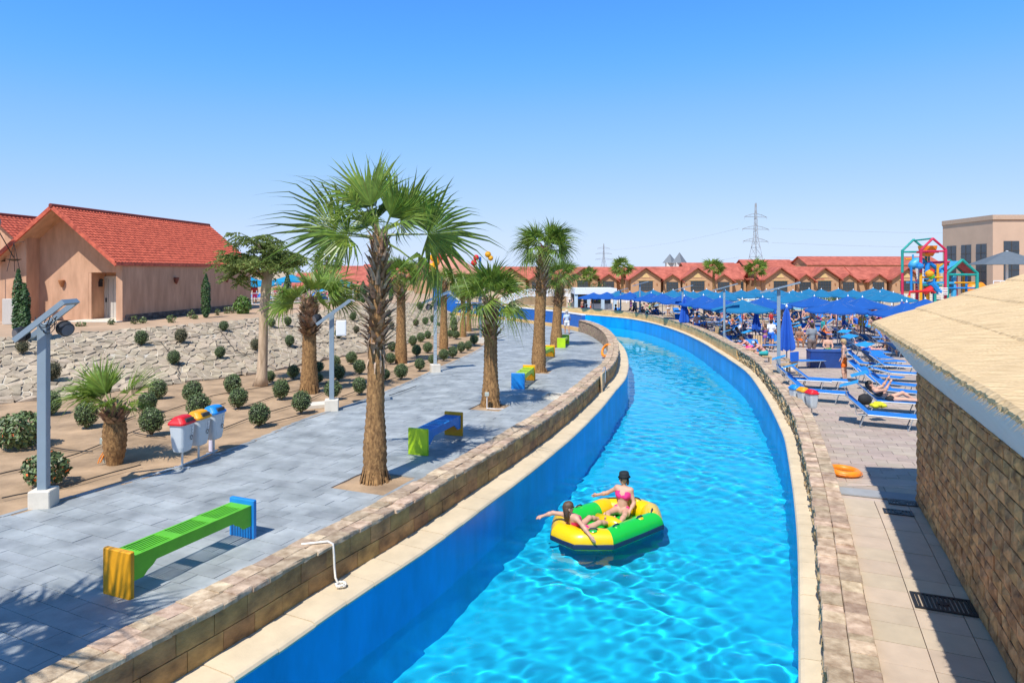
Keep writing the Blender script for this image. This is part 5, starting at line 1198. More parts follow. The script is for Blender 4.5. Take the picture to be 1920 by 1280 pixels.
def tube_seg(name, i0, count, mat, t0=0, t1=1):
    mb = MB(); rings = []
    pts = [(Vector(corner[(i0+k)%8]), mitre((i0+k)%8)) for k in range(count+1)]
    if t0: pts[0] = (pts[0][0].lerp(pts[1][0], t0), Vector(((pts[1][0]-pts[0][0]).normalized().y, -(pts[1][0]-pts[0][0]).normalized().x)))
    if t1 < 1: d = (pts[-1][0]-pts[-2][0]).normalized(); pts[-1] = (pts[-2][0].lerp(pts[-1][0], t1), Vector((d.y,-d.x)))
    for j in range(len(pts)-1):
        (p, m1), (q, m2) = pts[j], pts[j+1]
        for k in range(5 if j == len(pts)-2 else 4):
            t = k/4; f = 1-.0*t; puff = tr*(1+.035*math.sin(math.pi*t)-.02*(t in (0,1)))
            rings.append(tube_ring(p.lerp(q,t), m1.lerp(m2,t), puff))
    b = 0; n = 20
    for r in rings: mb.v += r
    for i in range(len(rings)-1):
        for k in range(n): mb.f.append((i*n+k, i*n+(k+1)%n, (i+1)*n+(k+1)%n, (i+1)*n+k)); mb.m.append(0)
    return mb.build(name, mat, raft, smooth=True)
tube_seg('tube', 7, 2, m_ry); tube_seg('tube', 1, 1, m_rg); tube_seg('tube', 2, 1, m_ry); tube_seg('tube', 3, 1, m_ry); tube_seg('tube', 4, 1, m_ry); tube_seg('tube', 5, 1, m_ry, 0, .30); tube_seg('tube', 5, 1, m_rg, .30, 1); tube_seg('tube', 6, 1, m_ry)
# rubbing strip on the outer side
mb = MB(); ring = []
for i in range(8):
    p = Vector(corner[i]); m_ = mitre(i)
    for (rr, z) in ((tr*1.0,zc-.10),(tr*1.055,zc-.085),(tr*1.055,zc-.015),(tr*1.02,zc+.0)): ring.append((p.x+m_.x*rr, p.y+m_.y*rr, z))
mb.v = ring
for i in range(8):
    for k in range(3): mb.f.append((i*4+k, ((i+1)%8)*4+k, ((i+1)%8)*4+k+1, i*4+k+1)); mb.m.append(0)
mb.build('rubbing_strip', m_rs, raft)
MB().prism([(c[0]*.98,c[1]*.98) for c in corner], .02, .06).build('floor', m_rg, raft)
cr = MB(); cr.tube([(-.02,-.40,.16),(0.0,-.1,.17),(.0,.28,.16)], [.10,.13,.10], 12); cr.build('seat_cushion', m_ry, raft, smooth=True)
for (x, y, s_) in ((-.45,-.60,0),(.25,-.62,0),(.75,-.55,.5),(-.95,-.45,-.6),(-.2,.62,0),(1.1,.1,1.5)):
    h = MB(); ca, sa = math.cos(s_), math.sin(s_); h.tube([(x-.10*ca,y-.10*sa,zc+tr*.98),(x-.05*ca,y-.05*sa,zc+tr*1.15),(x+.05*ca,y+.05*sa,zc+tr*1.15),(x+.10*ca,y+.10*sa,zc+tr*.98)], .014, 6); ho = h.build('handle', m_rs, raft)
    pt = MB(); pt.lathe([(.085,0),(.075,.012)], 14, (x,y,zc+tr*1.0-.012)); pt.build('patch', m_rg if y < -.5 and x < -.4 or x < -.9 else m_ry, ho)
v_ = MB(); v_.tube([(-1.16,-.30,zc+.10),(-1.20,-.315,zc+.115)], .03, 10); v_.build('valve', M('grey_plastic'), raft)
# ---- woman with the bucket hat
def raft_pt(x, y, z): c, s = math.cos(RZ), math.sin(RZ); return Vector((RC.x+x*c-y*s, RC.y+x*s+y*c, RC.z+z))
PK = CLO['pink']
def seat_person(prims, mats, label, pos, rz, vox=.0105):
    me = sdf_mesh('person', prims, vox, mats, .03); o = mobj('person', me, None, pos, (0,0,rz)); tag(o, label, 'person'); return o
pa = raft_pt(.72, .22, .06)
prA = body(H=1.64, female=True, top='bikini', bottom='brief', hair='none', pelvis=(0,0,.11), torso=(-.08,-.10,1), head=(.05,.06,1), face=(.72,.70,0), right=(1,0,0),
    ll=((-.15,.95,.10),(.1,.9,-.15)), rl=((.30,.95,.05),(-.12,.9,-.1)), ra=((.84,-.05,-.52),(.94,-.12,-.34)), la=((-.30,.12,-.95),(.25,.60,-.55)), fingers=True, curl=.6)
wA = seat_person(prA, [SKIN[0], PK, PK, HAIR['brown']], 'woman in pink bikini and black bucket hat sitting in the raft', pa, R(158))
def headinfo(torso, head, face, H, pelvis):
    s = H/1.75; N = np.array(pelvis)+nrm(torso)*.52*s; Hd = nrm(head); fc = nrm(np.array(face)-Hd*(np.array(face)@Hd)); return N+Hd*.19*s, Hd, fc, s
def face_parts(o, hc, Hd, fc, s, shades=True):
    hr = np.cross(fc, Hd); hc = np.array(hc)
    m_lens = M('dark_lens', (.01,.01,.012), .15, .1, 5); m_lip = M('lips', (.50,.12,.11), .5, .05, 5)
    if shades:
        mb = MB()
        for q in (-1,1):
            c = hc+Hd*.008*s+hr*.036*q*s+fc*.090*s; q_ = Vector(fc).to_track_quat('Z','Y'); pts = [tuple(Vector(c)+q_@Vector((.026*s*math.cos(a),.020*s*math.sin(a),0))) for a in np.linspace(0,6.28,13)[:-1]]; pts2 = [tuple(Vector(p)+Vector(fc)*.006) for p in pts]; n = 12
            mb.add(pts+pts2, [tuple(range(n-1,-1,-1)), tuple(range(n,2*n))]+[(i,(i+1)%n,n+(i+1)%n,n+i) for i in range(n)])
            mb.tube([tuple(c+hr*.022*q*s), tuple(hc+hr*.09*q*s+Hd*.012*s)], .004, 4)
        mb.build('sunglasses', m_lens, o)
    else:
        for q in (-1,1):
            c = hc+Hd*.006*s+hr*.034*q*s+fc*.088*s; MB().lathe([(.002,-.009),(.010,-.004),(.011,0),(.010,.004),(.002,.009)], 8, tuple(c)).build('eye', m_lens, o)
    c = hc-Hd*.062*s+fc*.086*s; MB().tube([tuple(c-hr*.026*s-fc*.008), tuple(c), tuple(c+hr*.026*s-fc*.008)], [.003,.008,.003], 6).build('mouth', m_lip, o)
hc, Hd, fc, s_ = headinfo((-.08,-.10,1),(.05,.06,1),(.72,.70,0),1.64,(0,0,.11))
face_parts(wA, hc, Hd, fc, s_, True)
q_ = Vector(Hd).to_track_quat('Z','Y'); hat = MB(); hat.lathe([(.132,.002),(.137,-.002),(.110,.030),(.106,.080),(.096,.108),(.05,.120),(.0,.122)], 20, caps=False); hat.v = [tuple(q_@Vector(p)+Vector(hc+Hd*.045-fc*.018)) for p in hat.v]
hat.build('bucket_hat', M('black_cloth', (.012,.016,.02), .8, .15, 20), wA, smooth=True)
hb = MB(); hr = np.cross(fc, Hd)
for q in (-1,1): b0 = hc+hr*.062*q-fc*.055; hb.tube([tuple(b0+Hd*.02), tuple(b0-Hd*.07), tuple(b0-Hd*.12)], [.035,.036,.02], 8)
hb.build('hair', HAIR['brown'], wA, smooth=True)
# ---- woman lying back at the near end, seen from behind
pb = raft_pt(-.74, .05, .06)
prB = body(H=1.64, female=True, top='bikini', bottom='brief', hair='long', pelvis=(0,.0,.10), torso=(0,-.66,.75), head=(.05,-.28,1), face=(.62,.75,.05), right=(1,0,0),
    ll=((-.1,.95,.28),(0,.95,-.3)), rl=((.1,.95,.20),(0,.95,-.25)), la=((-.90,-.42,-.02),(-.80,-.50,-.38)), ra=((.93,-.30,-.22),(.80,.02,-.62)), fingers=True, curl=.3)
wB = seat_person(prB, [SKIN[0], PK, PK, HAIR['brown']], 'long-haired woman lying back over the near end of the raft', pb, RZ-math.pi/2)
hc, Hd, fc, s_ = headinfo((0,-.66,.75),(.05,-.28,1),(.62,.75,.05),1.64,(0,0,.10)); face_parts(wB, hc, Hd, fc, s_, True)
hs = MB(); rgh = random.Random(2)
for k in range(26):
    a = rgh.uniform(-1.3,1.3); hr = np.cross(fc, Hd); o_ = -fc*math.cos(a)+hr*math.sin(a); p0 = hc+Hd*.085+o_*.03; p1 = hc+o_*.105+Hd*.02; p2 = hc+o_*.10-Hd*.10; p3 = hc+o_*.09-Hd*(.19+.09*rgh.random())-fc*.03
    hs.tube([tuple(p0),tuple(p1),tuple(p2),tuple(p3)], [.022,.022,.02,.008], 5)
hs.build('hair', HAIR['brown'], wB, smooth=True)
# ================================================================ pink house on the terrace
m_stuc = M('peach_stucco', (.49,.28,.17), .9, .15, 1.6, .25, 40, col2=(.54,.32,.205), stretch=(1.5,1.5,.35)); m_tile_r = M('red_roof_tile', (.43,.068,.036), .7, .32, 5, .2, 30, col2=(.54,.115,.062)); m_tile_d = M('dark_ridge_tile', (.20,.035,.025), .7, .2, 5); m_door = M('pale_door', (.50,.47,.43), .5, .1, 4, stretch=(8,8,.6)); m_plinth = M('dark_plinth_stone', (.12,.10,.09), .8, .4, 6, .5, 20, rnd=.4)
def tiled_slope(mb, p00, p10, p01, p11, nu, nv, amp=.035, step=.03):
    """wavy tile courses between eave edge p00-p10 and ridge edge p01-p11"""
    p00, p10, p01, p11 = map(Vector, (p00,p10,p01,p11)); N = (p10-p00).cross(p01-p00).normalized(); 
    if N.z < 0: N = -N
    b = len(mb.v); cols = nu*6+1; rows = []
    for j in range(nv):
        for e in (0, 1): rows.append(((j+e)/nv, step*(1-e)+.004))
    for (t, h) in rows:
        for i in range(cols):
            u = i/(cols-1); q = p00.lerp(p10, u).lerp(p01.lerp(p11, u), t); ph = (i%6)/6; w_ = amp*(.5+.5*math.cos(ph*2*math.pi)); mb.v.append(tuple(q+N*(w_+h)))
    for j in range(len(rows)-1):
        for i in range(cols-1): mb.f.append((b+j*cols+i, b+j*cols+i+1, b+(j+1)*cols+i+1, b+(j+1)*cols+i)); mb.m.append(0)
house = empty('pink_house', (-19.5,34,1.70), -math.atan2(.096,.995), 'peach stucco house with red tiled gable roof on the terrace', 'house')
HWd, HLn, EZ, AZ_ = 6.5, 13.6, 2.95, 5.75; xa = -3.35
mb = MB()
def wall_box(x0,x1,y0,y1,z0,z1): mb.box(((x0+x1)/2,(y0+y1)/2,(z0+z1)/2),(x1-x0,y1-y0,z1-z0))
# side walls, rear, left front block, main front with door niche
wall_box(-.30,0,.15,HLn,0,EZ+.05); wall_box(-HWd,-HWd+.3,0,HLn,0,EZ+.05); wall_box(-HWd+.3,-.3,HLn-.3,HLn,0,EZ)
def gable(x0, x1, y0, y1, z0):      # wall piece whose top follows the roof
    def rz(x): return EZ+(AZ_-EZ)*(1-abs(x-xa)/(HWd/2+.1))-.10
    xs = [x0]+([xa] if x0 < xa < x1 else [])+[x1]; pl = [(x0,z0),(x1,z0)]+[(x, rz(x)) for x in xs[::-1]]; mb.prism(pl, y0, y1, 0, 'y')
gable(-HWd+.3,-5.05,0,1.0,0); gable(-5.05,-2.35,.85,1.1,0); gable(-2.35,-.35,.85,1.1,2.45); gable(-2.45,-.3,1.9,2.1,0); wall_box(-2.36,-2.2,.86,2.0,0,2.46); gable(-.35,-.02,.16,1.0,0)
mb.box((-1.3,1.5,2.5),(2.0,1.0,.08))
mb.build('wall', m_stuc, house)
mb = MB(); hx = HWd/2+.12
for (xe, sg) in ((xa+hx,1),(xa-hx,-1)): tiled_slope(mb, (xe,-.42,EZ-.02),(xe,HLn+.5,EZ-.02),(xa,-.42,AZ_),(xa,HLn+.5,AZ_), 62, 20)
rf = mb.build('roof', m_tile_r, house)
mb = MB()
for (xe, sg) in ((xa+hx,1),(xa-hx,-1)):
    mb.add([(xe,-.40,EZ-.03),(xe,HLn+.48,EZ-.03),(xa,HLn+.48,AZ_-.01),(xa,-.40,AZ_-.01),(xe,-.40,EZ-.15),(xe,HLn+.48,EZ-.15),(xa,HLn+.48,AZ_-.14),(xa,-.40,AZ_-.14)], [(4,5,6,7),(0,1,5,4),(0,4,7,3),(1,2,6,5)])
mb.build('soffit', m_stuc, rf)
mb = MB()
for sg in (-1,1):
    xe = xa+sg*(hx+.02)
    for (y, m_) in ((-.46,0),):
        mb.add([(xe,y,EZ-.20),(xe,y,EZ+.06),(xa,y,AZ_+.08),(xa,y,AZ_-.16),(xe,y+.09,EZ-.20),(xe,y+.09,EZ+.06),(xa,y+.09,AZ_+.08),(xa,y+.09,AZ_-.16)], [(0,1,2,3),(7,6,5,4),(1,5,6,2),(0,3,7,4)])
    mb.box((xe+sg*.02,HLn/2,EZ-.08),(.07,HLn+.9,.16))
mb.build('barge_board', m_tile_r, rf)
mb = MB(); mb.tube([(xa,-.5,AZ_+.03),(xa,HLn+.55,AZ_+.03)], .10, 8); mb.build('ridge_tiles', m_tile_d, rf)
d = MB(); d.box((-1.72,1.875,1.08),(.95,.045,2.12)); dr = d.build('door', m_door, house); 
for x in (-1.99,-1.72,-1.45): MB().box((x,1.848,1.08),(.012,.012,2.05)).build('door_groove', M('grey_brown_gap', (.2,.19,.17), .7), dr)
MB().box((-2.10,1.83,1.0),(.06,.06,.22)).build('handle', m_iron, dr)
fr = MB()
for x in (-2.14,-1.18): fr.box((x,1.87,1.12),(.12,.10,2.24))
fr.box((-1.66,1.87,2.20),(.84,.098,.12)); fr.build('door_frame', m_door, house)
MB().box((-1.3,.9,.02),(2.6,2.4,.06)).build('doorstep', m_conc, house)
def sconce(x, y, z, nx, ny, mat, name='wall_lamp'):
    s_ = MB(); s_.lathe([(.02,-.26),(.07,-.18),(.14,.02),(.15,.10),(.12,.12)], 10, (x+nx*.1,y+ny*.1,z)); s_.build(name, mat, house)
m_terra = M('terracotta', (.36,.14,.05), .6, .2, 6)
sconce(-3.75,.85,1.95,0,-1,m_terra); sconce(0,4.6,2.05,1,0,M('dark_red_lamp', (.20,.05,.03), .6)); sconce(0,10.2,2.05,1,0,M('dark_red_lamp'))
lb = MB(); lb.box((-2.14,1.45,1.85),(.14,.16,.28)); lb.lathe([(.06,0),(.1,.1),(.04,.18)], 8, (-2.10,1.45,1.95)); lb.build('porch_lantern', m_iron, house)
for i in range(44):
    for c in range(2): MB().box((.02,.35+i*.3+(c*.15),.08+c*.15),(.05,.285,.14)).build('plinth_stone', m_plinth, house)
# things at the house front
p = atD(18,538,33.2); e = empty('fire_extinguisher', (p.x,p.y+.55,p.z-.35), 0, 'red fire extinguisher hanging on the house front beside the cypress', 'extinguisher'); MB().lathe([(.085,0),(.09,.02),(.09,.42),(.05,.52),(.03,.56)], 12).build('cylinder', P_RED, e, smooth=True); MB().box((0,0,.60),(.05,.14,.06)).build('valve', m_iron, e); MB().tube([(0,-.04,.6),(.1,-.05,.5),(.1,-.05,.2)], .014, 5).build('hose', m_iron, e)
p = atD(24,603,32.6); tag(MB().cbox((0,0,.6),(.75,.4,1.2),.02).build('meter_cabinet', m_door, None, (p.x,p.y,1.70)), 'pale grey meter cabinet at the left end of the house front', 'cabinet')
e = empty('ladder', (-25.2,31.8,1.68), R(8), 'dark steel ladder leaning at the left edge by the pink house', 'ladder')
for x in (-.22,.22): MB().tube([(x,0,0),(x,.25,3.1)], .022, 6).build('rail', m_iron, e)
for k in range(9): MB().tube([(-.22,.03*k,.3+k*.32),(.22,.03*k,.3+k*.32)], .018, 5).build('rung', m_iron, e)
nh = empty('neighbour_house', (-29.3,42,1.70), -math.atan2(.096,.995), 'red tiled roof of the next house showing behind the pink house, far left', 'house')
mb = MB(); mb.prism([(-6,0),(0,0),(0,3.5),(-3,6.0),(-6,3.5)], 0, 9, 0, 'y'); mb.build('wall', m_stuc, nh); mb = MB(); tiled_slope(mb, (.2,-.4,3.35),(.2,9.5,3.35),(-3,-.4,6.05),(-3,9.5,6.05), 30, 16); tiled_slope(mb, (-6.2,-.4,3.35),(-6.2,9.5,3.35),(-3,-.4,6.05),(-3,9.5,6.05), 30, 16); rr_ = mb.build('roof', m_tile_r, nh); MB().tube([(-3,-.5,6.1),(-3,9.6,6.1)], .1, 8).build('ridge_tiles', m_tile_d, rr_)
e = empty('solar_water_heater', (-25.4,33.2,6.0), 0, 'grey tank of a solar water heater on the roof at the left edge', 'water heater'); MB().tube([(-1.6,0,.6),(.35,0,.6)], .28, 14).build('tank', M('tank_grey', (.30,.36,.40), .4), e, smooth=True)
fr = MB(); 
for x in (-.9,.3): fr.tube([(x,0,-1.4),(x,0,.4)], .025, 5); fr.tube([(x,.0,.4),(x,1.2,-1.1)], .025, 5)
fr.build('stand', m_iron, e)
e = empty('satellite_dish', (-24.3,33.3,4.5), 0, 'small dark satellite dish on a wire stand on the roof corner', 'dish'); MB().lathe([(.02,0),(.2,.04),(.32,.10),(.33,.11)], 14, (0,0,.2)).build('reflector', m_iron, e); fr = MB()
for a in (0,2.1,4.2): fr.tube([(.3*math.cos(a),.3*math.sin(a),-.3),(0,0,1.1)], .014, 5)
fr.tube([(0,0,1.1),(.5,0,1.15)], .014, 5); fr.build('stand', m_iron, e)
# ================================================================ red-roofed villas
m_vw = M('villa_peach', (.46,.27,.15), .9, .08, 1, .1, 20); m_vy = M('villa_yellow', (.66,.45,.20), .9, .08, 1); m_vr = M('villa_roof', (.36,.082,.052), .75, .2, .8, .2, 12, col2=(.44,.12,.08)); m_win = M('window_dark', (.045,.06,.075), .15, .2, 4); m_bar = M('window_bar', (.07,.06,.05), .6, .1, 4); m_wtrim = M('wood_trim', (.45,.27,.09), .7, .1, 4)
def roof_gable(mb, x0, x1, y0, y1, ze, za, axis):
    """two sloped slabs; ridge along axis"""
    t = .22
    if axis == 'x':
        ym = (y0+y1)/2
        for ya in (y0, y1): mb.add([(x0,ya,ze),(x1,ya,ze),(x1,ym,za),(x0,ym,za),(x0,ya,ze-t),(x1,ya,ze-t),(x1,ym,za-t),(x0,ym,za-t)], [(0,1,2,3),(7,6,5,4),(0,4,5,1),(0,3,7,4),(1,5,6,2)])
    else:
        xm = (x0+x1)/2
        for xa_ in (x0, x1): mb.add([(xa_,y0,ze),(xa_,y1,ze),(xm,y1,za),(xm,y0,za),(xa_,y0,ze-t),(xa_,y1,ze-t),(xm,y1,za-t),(xm,y0,za-t)], [(0,1,2,3),(7,6,5,4),(0,4,5,1),(0,3,7,4),(1,5,6,2)])
def window(e, x, y, z, w_, h, nx=4, nz=3):
    wo = MB().box((x,y,z),(w_,.08,h)).build('window', m_win, e); fr = MB()
    for i in range(nx+1): fr.box((x-w_/2+w_*i/nx,y-.06,z),(.07,.06,h+.06))
    for j in range(nz+1): fr.box((x,y-.062,z-h/2+h*j/nz),(w_+.07,.058,.07))
    fr.build('window_bars', m_bar, wo)
def villa(loc, rz, label, full=True, flip=1):
    e = empty('villa', loc, rz, label, 'villa', 'red-roofed villas behind the sun deck'); mb = MB(); W = 13.4
    mb.box((0,4,1.6),(W,8,3.2)); mb.prism([(-W/2,3.2),(W/2,3.2),(W/2,3.2),(-W/2,3.2)], 0, 1, 0, 'y') if False else None
    mb.prism([(4-4,3.2),(4+4,3.2),(4,5.5)], -W/2+.3, W/2-.3, 0, 'x'); mb.build('wall', m_vw, e)
    r = MB(); roof_gable(r, -W/2-.5, W/2+.5, -.7, 8.7, 3.05, 5.75, 'x'); rf = r.build('roof', m_vr, e)
    bx = -3.2*flip; b = MB(); b.prism([(bx-3.2,0),(bx+3.2,0),(bx+3.2,3.1),(bx,5.2),(bx-3.2,3.1)], -2.2, 4, 0, 'y'); bay = b.build('gable_bay', m_vw, e)
    r = MB(); roof_gable(r, bx-3.9, bx+3.9, -2.9, 4.2, 2.9, 5.6, 'y'); r.build('bay_roof', m_vr, bay)
    t = MB(); t.prism([(bx-.9,3.35),(bx+.9,3.35),(bx,4.5)], -2.26, -2.2, 0, 'y'); t.box((bx,-2.25,2.75),(3.6,.1,.14)); t.build('gable_trim', m_vy, bay)
    window(bay, bx, -2.23, 1.55, 2.9, 2.1, 5, 3)
    sx = 2.6*flip; b = MB(); b.prism([(sx-1.9,0),(sx+1.9,0),(sx+1.9,2.7),(sx,4.0),(sx-1.9,2.7)], -1.3, 2, 0, 'y'); por = b.build('porch', m_vw, e)
    r = MB(); roof_gable(r, sx-2.6, sx+2.6, -1.9, 2.6, 2.45, 4.25, 'y'); r.build('porch_roof', m_vr, por); window(por, sx, -1.33, 1.4, 2.5, 1.9, 4, 3)
    for s_ in (-2.4,2.4): MB().box((bx+s_,-2.28,1.9),(.22,.12,.35)).build('wall_lamp', m_terra, bay)
    return e
VIL = [(985,540.5,150,'villa farthest left behind the leafy palm',1),(1118,541,158,'villa with low red roof behind the white bar',1),(1236,547,150,'villa with wide gable directly left of the twin towers',1),(1331,547,150,'villa behind the middle lamp posts',1),(1400,543,156,'villa behind the far palm below the large pylon',-1),(1482,547,148,'villa behind the tall closed parasol',1),(1563,547,150,'villa right of the closed parasol behind teal parasols',1),(1662,547,150,'villa with long plain side left of the red playground',-1)]
for (u, v, D, lab, fl) in VIL:
    x = (u-960)/F*D; villa((x,D,-.45), R(random.uniform(-4,6)), lab, True, fl)
BACK = [(1030,505,180,20),(1270,501,205,18),(1335,492,215,16),(1395,493,210,15),(1445,486,210,15),(1560,490,215,24),(1640,480,205,42),(1700,482,212,14),(1500,488,215,18),(1200,506,190,14),(700,498,170,30),(760,495,190,24),(640,512,150,22)]
for i, (u, v, D, W) in enumerate(sorted(BACK)):
    x = (u-960)/F*D; za = HC-(v-HZ)/F*D+.45; e = empty('back_villa', (x,D,-.45), R(random.uniform(-5,5)), ordw(i)+' from the left of the red roofs rising behind the front villas', 'villa', 'second row of red roofs'); MB().box((0,5,(za-2.4)/2),(W,10,za-2.4)).build('wall', m_vw, e)
    r = MB(); roof_gable(r, -W/2-.6, W/2+.6, -.8, 10.8, za-2.6, za, 'x'); r.build('roof', m_vr, e)
    g = MB(); g.prism([(-.7,za-2.6),(10.7,za-2.6),(5,za-.25)], -W/2, W/2, 0, 'x'); g.build('gable', m_vw, e)
for (u, vt, vb, D, lab) in ((1256,476,500,235,'left and smaller of the twin pointed grey towers'),(1274,473,500,230,'right and larger of the twin pointed grey towers')):
    x = (u-960)/F*D; z1 = HC-(vt-HZ)/F*D; ze = HC-(492-HZ)/F*D; e = empty('tower', (x,D,-.5), 0, lab, 'tower', 'twin towers'); MB().box((0,0,(ze+.5)/2),(2.7,2.7,ze+.5)).build('shaft', M('tower_white', (.7,.68,.64), .8), e); MB().lathe([(2.6,ze+.3),(0.02,z1+.5)], 4).build('spire', M('slate_grey', (.17,.19,.21), .6), e)
# conical pavilion behind the palms
D = 130; x = (838-960)/F*D; e = empty('pavilion', (x,D,-.5), 0, 'round pavilion with stepped conical pink roof behind the palms', 'pavilion'); MB().lathe([(6.2,0),(6.2,4.6)], 16).build('wall', m_vw, e); mr_ = M('pavilion_roof', (.50,.22,.15), .8, .15, 1)
rf = MB().lathe([(7.0,4.3),(1.9,7.6)], 16).build('roof', mr_, e); MB().lathe([(1.7,7.6),(1.7,7.8)], 12).build('lantern', m_bar, rf); MB().lathe([(2.3,7.75),(.15,9.0)], 16).build('cap', mr_, rf); MB().tube([(0,0,9),(0,0,9.7)], .07, 5).build('finial', m_iron, rf)
# ================================================================ big beige hall, right
hall = empty('beige_hall', (64.8,92,-.4), 0, 'tall beige flat-roofed hall with narrow dark windows on the right', 'building'); m_hall = M('hall_beige', (.56,.385,.27), .9, .06, .5, .1, 10)
c0 = Vector((0,0)); lf = Vector((.5,11.5)); rt = Vector((26,-1.2)); Hh = 12.1
pl = [(c0.x,c0.y),(rt.x,rt.y),(rt.x+2,rt.y+20),(lf.x+6,lf.y+9),(lf.x,lf.y)]
MB().prism(pl, 0, Hh).build('wall', m_hall, hall); cx_ = [(p[0]*1.01-(.15 if i in (0,3,4) else 0), p[1]-(.2 if i < 2 else 0)) for i, p in enumerate(pl)]; MB().prism(cx_, Hh-.5, Hh+.12).build('parapet', M('hall_trim', (.50,.35,.25), .9), hall)
def hall_win(a, b, t0, t1, z0, z1):
    a = Vector(a); b = Vector(b); d = (b-a).normalized(); n = Vector((d.y,-d.x)) if Vector((d.y,-d.x)).y < 0 or True else 0; L = (b-a).length
    ctr = a+d*((t0+t1)/2); rz_ = math.atan2(d.y,d.x); nn = Vector((-d.y,d.x)); nn = nn if nn.y < 0 or nn.x < -.5 else -nn
    p_ = ctr+nn*.03; w_ = MB().box((p_.x,p_.y,(z0+z1)/2),(t1-t0,.10,z1-z0),rz=rz_).build('window', m_win, hall); fr = MB(); p2 = ctr+nn*.10
    fr.box((p2.x,p2.y,(z0+z1)/2),(.08,.05,z1-z0),rz=rz_)
    for k in range(1,6): fr.box((p2.x,p2.y,lerp(z0,z1,k/6)),(t1-t0,.045,.08),rz=rz_)
    fr.build('mullion', m_bar, w_)
Lf = (lf-c0).length
for k, (u0, u1) in enumerate(((1776,1793),(1803,1821),(1831,1850))):
    def tt(u):      # where the facade line meets the photo column
        k_ = (u-960)/F; ax_, ay_ = 64.8, 92; d = lf.normalized(); return (k_*ay_-ax_)/(d.x-k_*d.y)
    a_, b_ = sorted((tt(u0), tt(u1))); hall_win(c0, lf, a_, b_, 1.0, 8.4)
for x in (1.4,7.5,13.6): hall_win(c0, rt, x, x+2.0, 1.0, 8.7)
# ================================================================ pylons and wires
m_pyl = M('pylon_steel', (.28,.30,.33), .6, .05, 3)
def pylon(u, vt, vb, D, label, half, arms):
    x = (u-960)/F*D; zt = HC-(vt-HZ)/F*D+.5; e = empty('power_pylon', (x,D,-.5), R(20), label, 'pylon', 'power pylons'); mb = MB(); r = D*(.00045 if D < 600 else .00022)
    zw = zt*.55
    def wd(z): return half*(1-.80*min(1,z/zw)) if z < zw else half*.20*(1-.7*(z-zw)/(zt-zw))
    zs = [0]+[zt*k for k in (.16,.3,.42,.52,.6,.68,.76,.84,.92,1)]
    for sx in (-1,1):
        for sy in (-1,1): mb.tube([(sx*wd(z),sy*wd(z),z) for z in zs], r, 4)
    for i in range(len(zs)-1):
        a, b = zs[i], zs[i+1]
        for sy in (-1,1):
            mb.tube([(-wd(a),sy*wd(a),a),(wd(b),sy*wd(b),b)], r*.7, 4); mb.tube([(wd(a),sy*wd(a),a),(-wd(b),sy*wd(b),b)], r*.7, 4); mb.tube([(-wd(b),sy*wd(b),b),(wd(b),sy*wd(b),b)], r*.6, 4)
    mb.build('lattice', m_pyl, e)
    for (t, l) in arms:
        am = MB(); z = zt*t
        for s_ in (-1,1): am.tube([(0,0,z+zt*.045),(s_*l*.5,0,z+zt*.03),(s_*l,0,z)], r*.8, 4); am.tube([(0,0,z),(s_*l,0,z)], r*.8, 4); am.tube([(s_*l*.5,0,z),(s_*l*.5,0,z+zt*.03)], r*.5, 4); am.tube([(s_*l,0,z),(s_*l,0,z-zt*.03)], r*.6, 4)
        am.build('cross_arm', m_pyl, e)
    return e
pylon(1417,381,500,400,'large lattice power pylon above the red roofs', 4.5, ((.50,9),(.66,9.5),(.82,8)))
pylon(1132,457,505,900,'small distant power pylon left of the towers', 4.5, ((.50,12),(.68,12),(.85,9)))
for i, (v0, v1) in enumerate(((428,431),(455,458),(482,480))):
    pts = []
    for k in range(21): t = k/20; u = lerp(1447,2400,t); pts.append(atD(u, lerp(v0,v1-30*(t*.7),t)+(12*math.sin(t*math.pi)), lerp(400,330,t)))
    tag(MB().tube(pts, .05, 4).build('power_line', m_pyl), ('upper','middle','lower')[i]+' power line running right from the large pylon', 'cable', 'power lines')
for i, (v0, v1) in enumerate(((428,470),(482,505))):
    pts = [atD(lerp(1386,1136,k/12), lerp(v0,v1,k/12)+(6*math.sin(k/12*math.pi)), lerp(400,890,k/12)) for k in range(13)]
    tag(MB().tube(pts, .05, 4).build('power_line', m_pyl), ('upper','lower')[i]+' power line between the two pylons', 'cable', 'power lines')
# ================================================================ blue slide walls, platform, bar
ss_ = np.linspace(S53, CL.len-1, 60); mb = MB()
a0, a1 = S53-.2, CL.len-1
def sweep_path(name, sec, mat, parent, a0=a0, a1=a1, n=60): return sweep(MB(), CL, a0, a1, sec, 1, n=n).build(name, mat, parent)
bw = sweep_path('slide_wall', [(-.05,-.35),(.22,-.35),(.22,.80),(-.05,.80)], paint('slide_blue',(.006,.12,.46)), None); tag(bw, 'curved blue canal wall with white rim closing off the far end of the path', 'wall'); sweep_path('white_rim', [(-.09,.80),(.26,.80),(.26,.87),(-.09,.87)], m_white, bw)
its = []; a = a0
while a < a1-.6:
    mb = MB(); sweep(mb, CL, a+.01, a+.59, [(.2,-.5),(.42,-.5),(.42,-.20),(.2,-.20)], 1, n=2); its.append((mb.v, mb.f)); a += .6
pieces(bw, 'plinth_block', its, m_tan, 60)
D = 74; e = empty('water_slide', (0,D,0), 0, 'blue water slide side with sloping white rim left of the path end', 'slide'); X = lambda u: (u-960)/F*D; Zz = lambda v: HC-(v-HZ)/F*D
MB().prism([(X(812),-.5),(X(826),-.5),(X(826),Zz(528)),(X(812),Zz(526))], -.3, .6, 0, 'y').build('tower', paint('slide_blue'), e)
